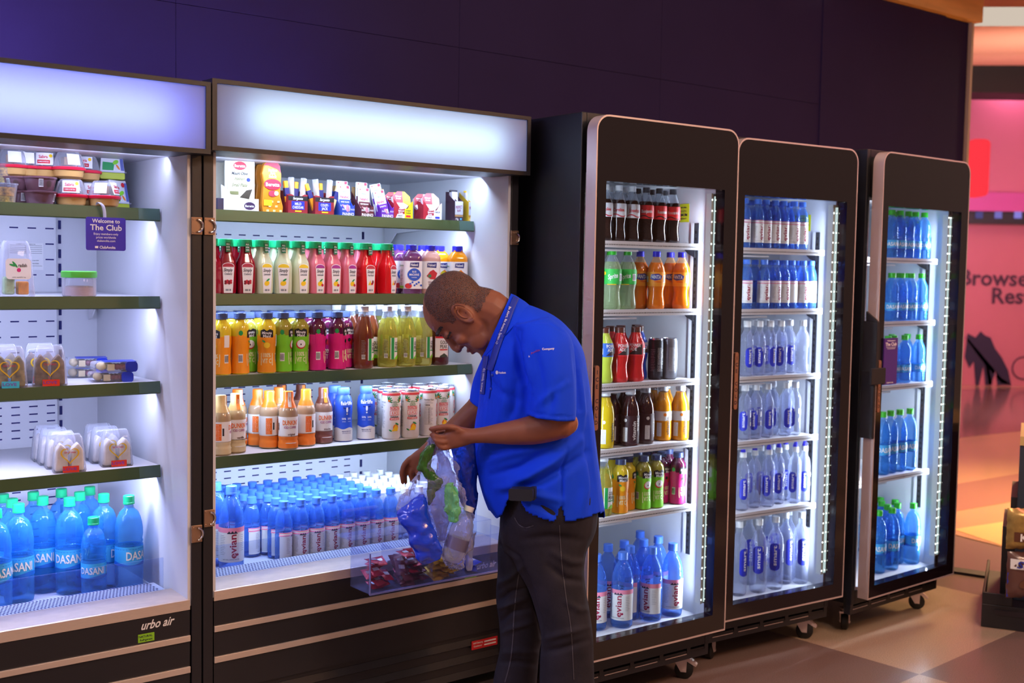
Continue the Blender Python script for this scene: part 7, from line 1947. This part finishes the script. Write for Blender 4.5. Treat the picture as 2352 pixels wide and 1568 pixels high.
# fourth shelf: rows of wraps
zs = .900 - .0072
for k, (u, d, rot) in enumerate(((158, .300, -.2), (140, .375, -.15), (124, .450, -.1), (110, .52, -.1))):
    s = s_at('C', u, d, zs); sandwich(upt('C', s, d, zs), ra + rot, 'wrap box in the file nearer the frame edge, %s from the front' % ['first', 'second', 'third', 'fourth'][k], 'wr1', F_WR, ST_R, .043, .105, .034, group='wrap boxes on the fourth shelf')
for k, (u, d, rot) in enumerate(((266, .325, -.15), (242, .40, -.1), (226, .47, -.1))):
    s = s_at('C', u, d, zs); sandwich(upt('C', s, d, zs), ra + rot, 'wrap box in the file nearer the side wall, %s from the front' % ['first', 'second', 'third'][k], 'wr2', F_WR, ST_R, .043, .105, .034, group='wrap boxes on the fourth shelf')

# ================================================================= snacks on the top shelf of the man's cooler
zs = 1.645
def pak(name, label, cat, u, d, rot, group=None):
    s = s_at('C', u, d, zs); return thing(name, label, cat, upt('C', s, d, zs), ra + rot, group)
def card_box(rt, w, h, dp, cut, body, hgt_back):
    """open display box with a low front of outline `cut` [(x, z)] and higher back"""
    m = MB(); m.prism(cut, -dp, -dp + .0015); m.box(-w, -dp + .0015, 0, w, dp, .0015)
    for x in (-w, w - .0015): m.prismx([(-dp + .0015, .0015), (dp, .0015), (dp, hgt_back), (-dp + .0015, h)], x, x + .0015)
    m.box(-w, dp - .0015, .0015, w, dp, hgt_back); return m.build('carton', body, rt)
# Beretta plates
rt = pak('antipasto_pack', 'white antipasto plate pack with red oval badge in its display box, nearest the post', 'snack pack', 549, .315, -.25)
m = MB(); m.prism(rrect(-.046, .0, .046, .172, .022, 6), -.010, .006); m.build('plate_pack', mat('plate_pack_cream', '#cfc9b8', .5), rt, bevel=.003)
m = MB(); Yp = -.0115
m.flat(poly2(rrect(-.036, .014, .036, .160, .016, 5)), Yp, 6)
m.flat(ell2(0, .140, .020, .013), Yp - .0005, 0); m.flat(flat_text('Beretta', 0, .140, .009, w=.033), Yp - .001, 1); m.flat(flat_text('Mount Olive', 0, .117, .009, w=.048, shear=.2), Yp - .001, 2); m.flat(flat_text('Italian', 0, .101, .009, w=.030, shear=.3), Yp - .001, 3); m.flat(flat_text('Small Plate', 0, .082, .010, w=.046, shear=.3), Yp - .001, 3)
m.flat(ell2(.026, .098, .006, .006), Yp - .001, 4); m.flat(poly2([(.0, .044), (.028, .040), (.038, .070), (.020, .066)]), Yp - .001, 5); m.flat(rect2(-.030, .052, -.004, .062), Yp - .001, 3)
m.build('pack_print', [C_('beretta_red', '#b81838'), K_W, K_INK, C_('olive_ink', '#78784c'), K_BL, C_('plate_dark', '#40382c'), C_('cream_print', '#dcd6c0')], rt)
m = MB(); cut = [(-.058, 0), (.056, 0), (.056, .040), (.030, .040), (.020, .030), (-.006, .036), (-.030, .052), (-.042, .070), (-.058, .080)]
m.prism(cut, -.022, -.0205); m.box(-.058, -.0205, 0, .056, .030, .0015); m.build('carton', M_PAPER, rt)
m = MB(); m.flat(ell2(.028, .018, .017, .012), -.0226, 0); m.flat(flat_text('Beretta', .028, .018, .007, w=.027), -.0230, 1); m.build('carton_print', [C_('beretta_navy', '#40284c'), K_W], rt)
rt = pak('antipasto_pack', 'white antipasto plate pack standing behind the front one at the post', 'snack pack', 512, .40, -.25)
m = MB(); m.prism(rrect(-.046, .0, .046, .172, .022, 6), -.010, .006); m.build('plate_pack', mat('plate_pack_cream', '#cfc9b8', .5), rt, bevel=.003)
rt = pak('italian_snack_pack', 'amber Italian style snack pack with red oval badge, second from the post', 'snack pack', 622, .30, -.12)
m = MB(); o_ = [(-.030, 0), (.034, 0), (.036, .02), (.026, .055), (.028, .09), (.030, .12), (.024, .150), (.010, .162), (-.014, .164), (-.028, .150), (-.034, .12), (-.028, .09), (-.032, .05), (-.034, .02)]
m.prism(o_, -.014, .008); m.build('snack_pouch', mat('snack_amber', '#d88418', .4), rt, bevel=.004)
m = MB(); Yp = -.0155
m.flat(poly2([(-.030, .146), (-.012, .160), (.012, .158), (.024, .146), (.026, .124), (.016, .136), (-.014, .146)]), Yp, 4); m.flat(ell2(0, .088, .028, .017), Yp - .0005, 0); m.flat(flat_text('Beretta', 0, .088, .011, w=.044), Yp - .001, 1)
for s_, zz, ww in (('Italian', .132, .028), ('Style', .123, .016), ('Snack', .113, .026)): m.flat(flat_text(s_, 0, zz, .009, w=ww, shear=.1), Yp - .001, 1)
m.flat(ell2(0, .060, .013, .010), Yp - .0005, 4); m.flat(ell2(.012, .061, .007, .007), Yp - .001, 1); m.flat(rect2(-.028, .022, -.002, .040), Yp - .001, 3)
for k in range(7): m.flat(rect2(-.020 + k * .007, .004 + (k % 3) * .014, -.012 + k * .007, .010 + (k % 3) * .014), Yp - .0008, 2)
m.build('pack_print', [C_('beretta_red', '#b81838'), K_W, C_('cheese_chip', '#f0d890'), K_YL, C_('salami_red', '#a83048')], rt)
rt = pak('italian_snack_pack', 'amber snack pack half hidden behind the front amber one', 'snack pack', 606, .37, -.12)
m = MB(); m.prism(o_, -.014, .008); m.build('snack_pouch', mat('snack_amber', '#d88418', .4), rt, bevel=.004)
# cheese stick boxes
CH_RED = C_('cheese_box_red', '#8a1c2c', .4)
def stick(loc, rot, lean, label, col, wrapc, k=1.0):
    key = 'stk' + col.name + wrapc.name
    if key not in protos:
        rt = thing('cheese_stick', label, 'cheese', loc, rot, 'wrapped cheese sticks')
        m = MB(); m.box(-.007, -.006, 0, .007, .006, .100); m.build('stick', col, rt, bevel=.003)
        m = MB(); m.box(-.0076, -.0066, (.052 if wrapc is CYW else .01), .0076, .0066, (.078 if wrapc is CYW else .112)); m.build('wrapper', wrapc, rt)
        rt.rotation_euler = (0, lean, rot); protos[key] = rt; return rt
    o = dup(protos[key], loc, rot, label, 'wrapped cheese sticks'); o.rotation_euler = (0, lean, rot); return o
CY = mat('cheddar_stick', '#eca028', .35); CY2 = mat('colby_stick', '#e8c890', .35, noise_amt=.25, noise_scale=60); CYW = mat('cheddar_wrap', '#1c2c6c', .3); CLW = clear('stick_wrap_clear', '#f0f0f8', alpha=.3, edge=.7)
for bi, (u, t1, t2, cnt, desc) in enumerate(((675, 'MILD', 'CHEDDAR', 4, 'mild cheddar'), (736, 'COLBY-', 'JACK', 5, 'colby-jack'))):
    rt = pak('cheese_stick_carton', 'dark red carton of %s sticks on the top shelf' % desc, 'carton', u, .305, -.05, 'cheese stick cartons')
    card_box(rt, .033, .058, .030, [(-.033, 0), (.033, 0), (.033, .062), (.018, .060), (.008, .052), (-.008, .052), (-.018, .060), (-.033, .062)], CH_RED, .075)
    m = MB(); Yp = -.0306
    m.flat(rect2(-.033, .042, .033, .056), Yp, 0); m.flat(flat_text('Sargento', 0, .049, .008, w=.034, shear=.2), Yp - .0005, 1); m.flat(rect2(-.022, .014, .022, .040), Yp, 2)
    m.flat(flat_text(t1, 0, .032, .008, w=.022 if bi == 0 else .028), Yp - .0005, 1); m.flat(flat_text(t2, 0, .021, .008, w=.038 if bi == 0 else .022), Yp - .0005, 1); m.flat(rect2(-.010, .007, .012, .011), Yp, 3)
    m.build('carton_print', [K_BK, K_W, K_BL, K_YL], rt)
    for k in range(cnt):
        x = -.022 + k * .0145; sB, dB = None, None
        p = rt.matrix_basis @ Vector((x, -.008 + .010 * (k % 3), .004))
        stick(p, ra + (k % 2) * .6, (-.12 + .09 * k if bi == 0 else -.35 + .16 * k), 'wrapped %s stick, %s along in its carton' % (desc, ORD[k + 1]), CY if k % 3 != 1 else CY2, CYW if k % 2 == 0 else CLW)
# panino packs
PN = (('HARD SALAMI', C_('panino_blue', '#2048b0', .4), 'blue'), ('PEPPERONI', C_('panino_maroon', '#5c2430', .4), 'maroon'), ('PROSCIUTTO', C_('panino_violet', '#6428a0', .4), 'violet'))
M_CARD = C_('kraft_card', '#a88458', .7)
for k, (u, (t_, col, nm)) in enumerate(zip((788, 832, 878), PN)):
    rt = pak('meat_snack_carton', '%s and kraft carton lettered on its front, holding %s packs' % (nm, nm), 'carton', u, .30, -.02, 'meat snack cartons')
    card_box(rt, .0235, .026, .034, [(-.0235, 0), (.0235, 0), (.0235, .038), (.012, .026), (.006, .016), (-.004, .014), (-.010, .022), (-.0235, .036)], col, .085)
    m = MB(); m.flat(flat_text('PANINO', 0, .007, .010, w=.042), -.0346, 0); m.flat(flat_text('SNACK', -.015, .022, .005, w=.014), -.0346, 0); m.flat(flat_text('PACKS', .016, .022, .005, w=.013), -.0346, 0)
    m.box(-.0225, .030, .0, .0225, .0325, .100, 1); m.build('carton_print', [K_W, M_CARD], rt)
    for q, (dy, top, lean) in enumerate(((-.008, .098 - k * .004, -.16), (.006, .112, -.06))):
        p = rt.matrix_basis @ Vector((.002 - (q * .003), dy, .003))
        o = thing('meat_snack_pack', 'white %s meat snack pack, %s in its carton' % (nm, ('front one', 'rear one')[q]), 'snack pack', p, ra, 'meat snack packs'); o.rotation_euler = (lean * .6, (.0, .02, -.22)[k], ra)
        m = MB(); m.prism(rrect(-.021, 0, .021, top, .002, 3), -.003, .003); m.build('pouch', M_PAPER, o, bevel=.002)
        m = MB(); Yp = -.0042
        m.flat(ell2(0, top - .020, .012, .010), Yp, 0); m.flat(flat_text('Fiorucci', 0, top - .020, .005, w=.018, shear=.2), Yp - .0005, 1); m.flat(flat_text('PANINO', 0, top - .038, .0085, w=.034), Yp - .0003, 2); m.flat(rect2(-.021, top - .064, .021, top - .046), Yp, 3); m.flat(flat_text(t_, 0, top - .054, .004, w=.030), Yp - .0005, 4)
        for r_ in (-.008, .009): m.flat(ell2(r_, top - .078, .007, .016), Yp - .0002, 5)
        m.flat(ell2(-.014, top - .006, .003, .002), Yp, 2); m.flat(rect2(.008, top - .010, .018, top - .001), Yp, 2)
        m.build('pack_print', [C_('panino_pale', '#e0ece4'), K_GN, C_('panino_red', '#c82040'), col, K_W, C_('salami_pink', '#d8909c')], o)
# balanced breaks
for k, (u, body, rightc, txt, inner) in enumerate(((915, C_('snack_box_red', '#a01c30', .4), C_('snack_box_yellow', '#ecdc14', .4), 'WHEAT THINS', K_YL), (982, C_('snack_box_red', '#a01c30', .4), C_('snack_box_white', '#e8eaf2', .4), 'TRISCUIT', C_('snack_window', '#c8a890', .5)))):
    rt = pak('cracker_snack_carton', 'red carton of cheese and cracker cups with %s end, top shelf' % ('a yellow' if k == 0 else 'a white'), 'carton', u, .305, -.05, 'cheese and cracker cartons')
    cut = [(-.036, .0), (.036, .0), (.036, .060), (.030, .054), (.016, .034), (-.010, .034), (-.036, .066)]
    card_box(rt, .036, .05, .032, cut, body, .078)
    m = MB(); m.prism([(.004, 0), (.0365, 0), (.0365, .060), (.030, .054), (.016, .034), (.006, .034)], -.0328, -.0322, 1); m.prism([(-.030, 0), (.004, 0), (.006, .016), (-.022, .016)], -.0330, -.0323, 2)
    m.flat(flat_text('Sargento', -.008, .034, .004, w=.018), -.0332, 3); m.flat(flat_text('Balanced', -.008, .027, .0055, w=.022), -.0334, 3); m.flat(flat_text('Breaks', -.010, .020, .0055, w=.016), -.0334, 3)
    m.flat(flat_text('Cheese &', -.013, .011, .0048, w=.019), -.0338, 4); m.flat(flat_text('Crackers', -.013, .004, .0048, w=.018), -.0338, 4); m.flat(flat_text(txt if k else 'WHEAT', .019, .028, .005, w=.022), -.0338, 4)
    if k == 0: m.flat(flat_text('THINS', .019, .020, .005, w=.020), -.0338, 4); m.flat(rect2(.010, .006, .028, .013), -.0336, 5)
    else: m.flat(rect2(.010, .006, .028, .013), -.0336, 6)
    m.build('carton_print', [body, rightc, K_W, K_W, K_INK, K_RD, K_BL], rt)
    for q in range(2):
        p = rt.matrix_basis @ Vector((0 - q * .016, -.014 + q * .030, .048 - q * .002))
        o = thing('cracker_snack_cup', 'octagonal cheese and cracker cup, %s in the %s-ended carton' % (('front one', 'rear one')[q], 'yellow' if k == 0 else 'white'), 'snack pack', p, ra - .05, 'cheese and cracker cups'); o.rotation_euler = (-.25, 0, ra - .05)
        r_ = .036; oc = [(r_ * cos(pi / 8 + t * pi / 4) * 1.0, .012 + r_ * .88 * sin(pi / 8 + t * pi / 4)) for t in range(8)]
        m = MB(); m.prism(oc, -.010, .004); m.build('cup', M_TUBC if False else C_('cup_pale', '#e0dce4', .3), o, bevel=.003)
        m = MB(); m.flat(poly2([(x * .97, z) for x, z in oc if x < .001] + [(.004, -.018), (.006, .044)][::1]) if False else poly2([(-.0335, -.002), (-.0335, .026), (-.014, .043), (.006, .043), (.004, .004), (-.026, .004)]), -.0108, 0)
        m.flat(poly2([(.006, .043), (.014, .043), (.0335, .026), (.0335, -.002), (.028, -.008), (.004, .004)]), -.0108, 1); m.flat(flat_text('Balanced', -.012, .026, .005, w=.022), -.0114, 2); m.flat(flat_text('Breaks', -.012, .018, .005, w=.018), -.0114, 2)
        m.flat(ell2(.018, .020, .009, .010), -.0112, 3 if k else 4)
        m.build('cup_print', [body, inner, K_W, C_('cup_cheese', '#e8d8a0'), K_LG], o)
# protein bar boxes
for k, (u, bc, lab) in enumerate(((1043, C_('bar_box_brown', '#3c2434', .45), 'dark brown'), (1074, C_('bar_box_yellow', '#c8a020', .45), 'yellow'))):
    rt = pak('snack_bar_carton', '%s snack bar carton with grey front near the cooler side wall' % lab, 'carton', u, .31, -.08, 'snack bar cartons')
    card_box(rt, .017, .07, .032, [(-.017, 0), (.017, 0), (.017, .070), (.010, .074), (-.006, .070), (-.017, .078)], bc, .105)
    m = MB(); m.flat(rect2(-.016, .024, .016, .070), -.0326, 0); m.flat(flat_text('PERFECT', 0, .050, .010, w=.027, rot=.12), -.0330, 1); m.flat(flat_text('BAR', 0, .038, .008, w=.015, rot=.12), -.0330, 1)
    m.flat(rect2(-.016, .017, .016, .023), -.0328, 2); m.flat(flat_text('17g', -.008, .009, .006), -.0330, 3); m.flat(rect2(.004, .006, .011, .012), -.0330, 4)
    m.build('carton_print', [C_('bar_grey', '#b4b4c0'), C_('bar_maroon', '#7c2440'), C_('bar_tan', '#a07848'), K_W, K_LB], rt)
    for q in range(3 if k == 0 else 2):
        p = rt.matrix_basis @ Vector((-.004 + q * .003, -.016 + q * .018, .004))
        o = thing('snack_bar', 'silver-topped snack bar, %s in the %s carton' % (ORD[q + 1], lab), 'snack bar', p, ra, 'wrapped snack bars'); o.rotation_euler = (-.1 + .06 * q, 0, ra)
        m = MB(); m.box(-.012, -.005, 0, .012, .005, .100); m.add([(-.013, -.001, .1), (.013, -.001, .1), (.015, 0, .108), (-.015, 0, .108), (-.013, .001, .1), (.013, .001, .1)], [(0, 1, 2, 3), (5, 4, 3, 2)], 1)
        m.build('bar_wrapper', [C_('bar_foil', '#c8c4cc', .25), C_('bar_crimp_%s' % ('y' if k else 'k'), '#d0a828' if k else '#2c242c', .3)], o, bevel=.002)
# small dark box at the post
rt = pak('small_dark_box', 'small dark box against the post on the top shelf', 'box', 503, .265, 0); m = MB(); m.box(-.010, -.012, 0, .010, .012, .036); m.build('box_body', C_('box_dark', '#3c3850'), rt, bevel=.001)

# ================================================================= candy display by the walkway
YS = 4.9
_o = unproj(2336, 1170, YS); UNIT['D'] = (_o.x, YS, -.42)
def du(u, v, d):
    """pixel onto the stand's plane at depth d: (along, height)"""
    z = 1.0; s = 0
    for _ in range(20):
        s = s_at('D', u, d, z); lo, hi = -.5, 3
        for _ in range(30):
            mid = (lo + hi) / 2
            if proj(*upt('D', s, d, mid))[1] > v: lo = mid
            else: hi = mid
        z = lo
    return s, z
rt = thing('candy_display_stand', 'dark slate candy display stand with pale wood edge, by the walkway', 'display stand', upt('D', 0, 0, 0), -.42)
zt1 = du(2340, 1022, 0)[1]; zt2 = du(2340, 1001, 0)[1]
m = MB(); m.box(0, 0, .10, .8, .5, zt1); m.build('stand_body', mat('slate_blue', '#2c3440', .5), rt, bevel=.003)
m = MB(); m.box(0, -.005, zt1, .8, .5, zt2); m.build('wood_edge', mat('oak_edge', '#c8a868', .5), rt)
a1, z1_ = du(2322, 1141, .02); a2, z2_ = du(2303, 1208, .01)
m = MB(); m.box(a1, .02, .10, -.001, .45, z1_); m.box(a2, .01, .10, a1, .42, z2_); m.build('side_step', M_BLACK, rt)
a3 = s_at('D', 2254, -.12, .05)
m = MB(); m.box(a3, -.12, 0, .8, .5, .10); m.box(a3, -.12, .10, -.001, -.108, .150); m.box(a3, -.108, .10, a3 + .012, .5, .150)
m.build('plinth_box', M_BLACK, rt, bevel=.003)
m = MB(); m.prism(rrect(a3 + .05, .060, a3 + .24, .082, .008, 4), -.124, -.12); m.build('plinth_handle', mat('dark_handle', '#3c3840', .3, metal=.6), rt)
def candy_bag(name, label, u0, v0, u1, v1, mt, seed, prints):
    Yb = YS - .20
    A, B = unproj(u0, v0, Yb), unproj(u1, v1, Yb); w, h = (B.x - A.x), (A.z - B.z); cx, cz = (A.x + B.x) / 2, (A.z + B.z) / 2
    rt = thing(name, label, 'candy bag', (cx, Yb, cz)); n, k = 16, 14; vs = []; fs = []
    for sd in (1, -1):
        for j in range(k + 1):
            for i in range(n + 1):
                x = (i / n - .5) * w; z = (j / k - .5) * h; e = (1 - (2 * i / n - 1) ** 4) * (1 - (2 * j / k - 1) ** 6)
                vs.append((x + .006 * noise.noise(Vector((z * 60, seed, 0))), -sd * (.035 * e + .010 * noise.noise(Vector((x * 22, z * 22, seed))) * e), z + .005 * noise.noise(Vector((x * 60, 0, seed)))))
    for sd in range(2):
        b = sd * (n + 1) * (k + 1)
        for j in range(k):
            for i in range(n):
                a = b + j * (n + 1) + i; f = (a, a + 1, a + n + 2, a + n + 1); fs.append(f if sd == 0 else f[::-1])
    m = MB(); m.add(vs, fs, 0); ob = m.build('bag_film', mt, rt, smooth=45)
    T = BVHTree.FromPolygons([Vector(v) for v in vs], fs)
    m = MB()
    for geo, mi, off in prints(w, h):
        out = []
        for x, z in geo[0]:
            hit = T.ray_cast(Vector((max(-w * .49, min(w * .49, x)), -1, max(-h * .49, min(h * .49, z)))), Vector((0, 1, 0)))
            out.append((x, (hit[0].y if hit[0] else 0) - off, z))
        m.add(out, geo[1], mi)
    m.build('bag_print', [K_W, C_('kiss_brown', '#5c3420'), C_('snick_blue', '#2034a8'), C_('snick_red', '#d82828'), C_('kiss_gold', '#d8b878')], rt)
candy_bag('gold_candy_bag', 'gold bag of chocolate drops lettered in white, upper bag on the stand', 2314, 1166, 2440, 1262, mat('gold_film', '#a88c50', .25, metal=.4, noise_amt=.3, noise_scale=30), 2,
          lambda w, h: [(poly2([(-.02, .03), (.0, .05), (.03, .03), (.02, -.01), (-.01, -.01)]), 1, .003), (rect2(-w * .40, -.050, w * .45, -.010, 8), 1, .003), (flat_text('KISSES', -w * .12 + .02, -.030, .030, w=.13), 0, .006)])
candy_bag('chocolate_bar_bag', 'red, white and blue bag of chocolate bars, lower bag on the stand', 2314, 1266, 2440, 1374, mat('brown_film', '#5c3c38', .25, coat=.4), 5,
          lambda w, h: [(poly2([(-w * .49, -h * .48), (w * .1, -h * .48), (-w * .05, -.01), (-w * .49, .01)]), 2, .003), (poly2([(-w * .10, -h * .48), (w * .49, -h * .48), (w * .49, .0), (-w * .2, .02)]), 3, .0045), (rect2(-w * .46, .028, w * .48, .070, 10), 0, .003), (flat_text('SNICKERS', .03, .049, .028, w=w * 1.0, shear=.2), 2, .007),
                        (ell2(-w * .25, -.030, .022, .014, 12, .6), 1, .007), (ell2(-w * .06, -.055, .024, .014, 12, .5), 1, .007), (flat_text('MINIS', .0, .014, .014, w=.06), 0, .008)])
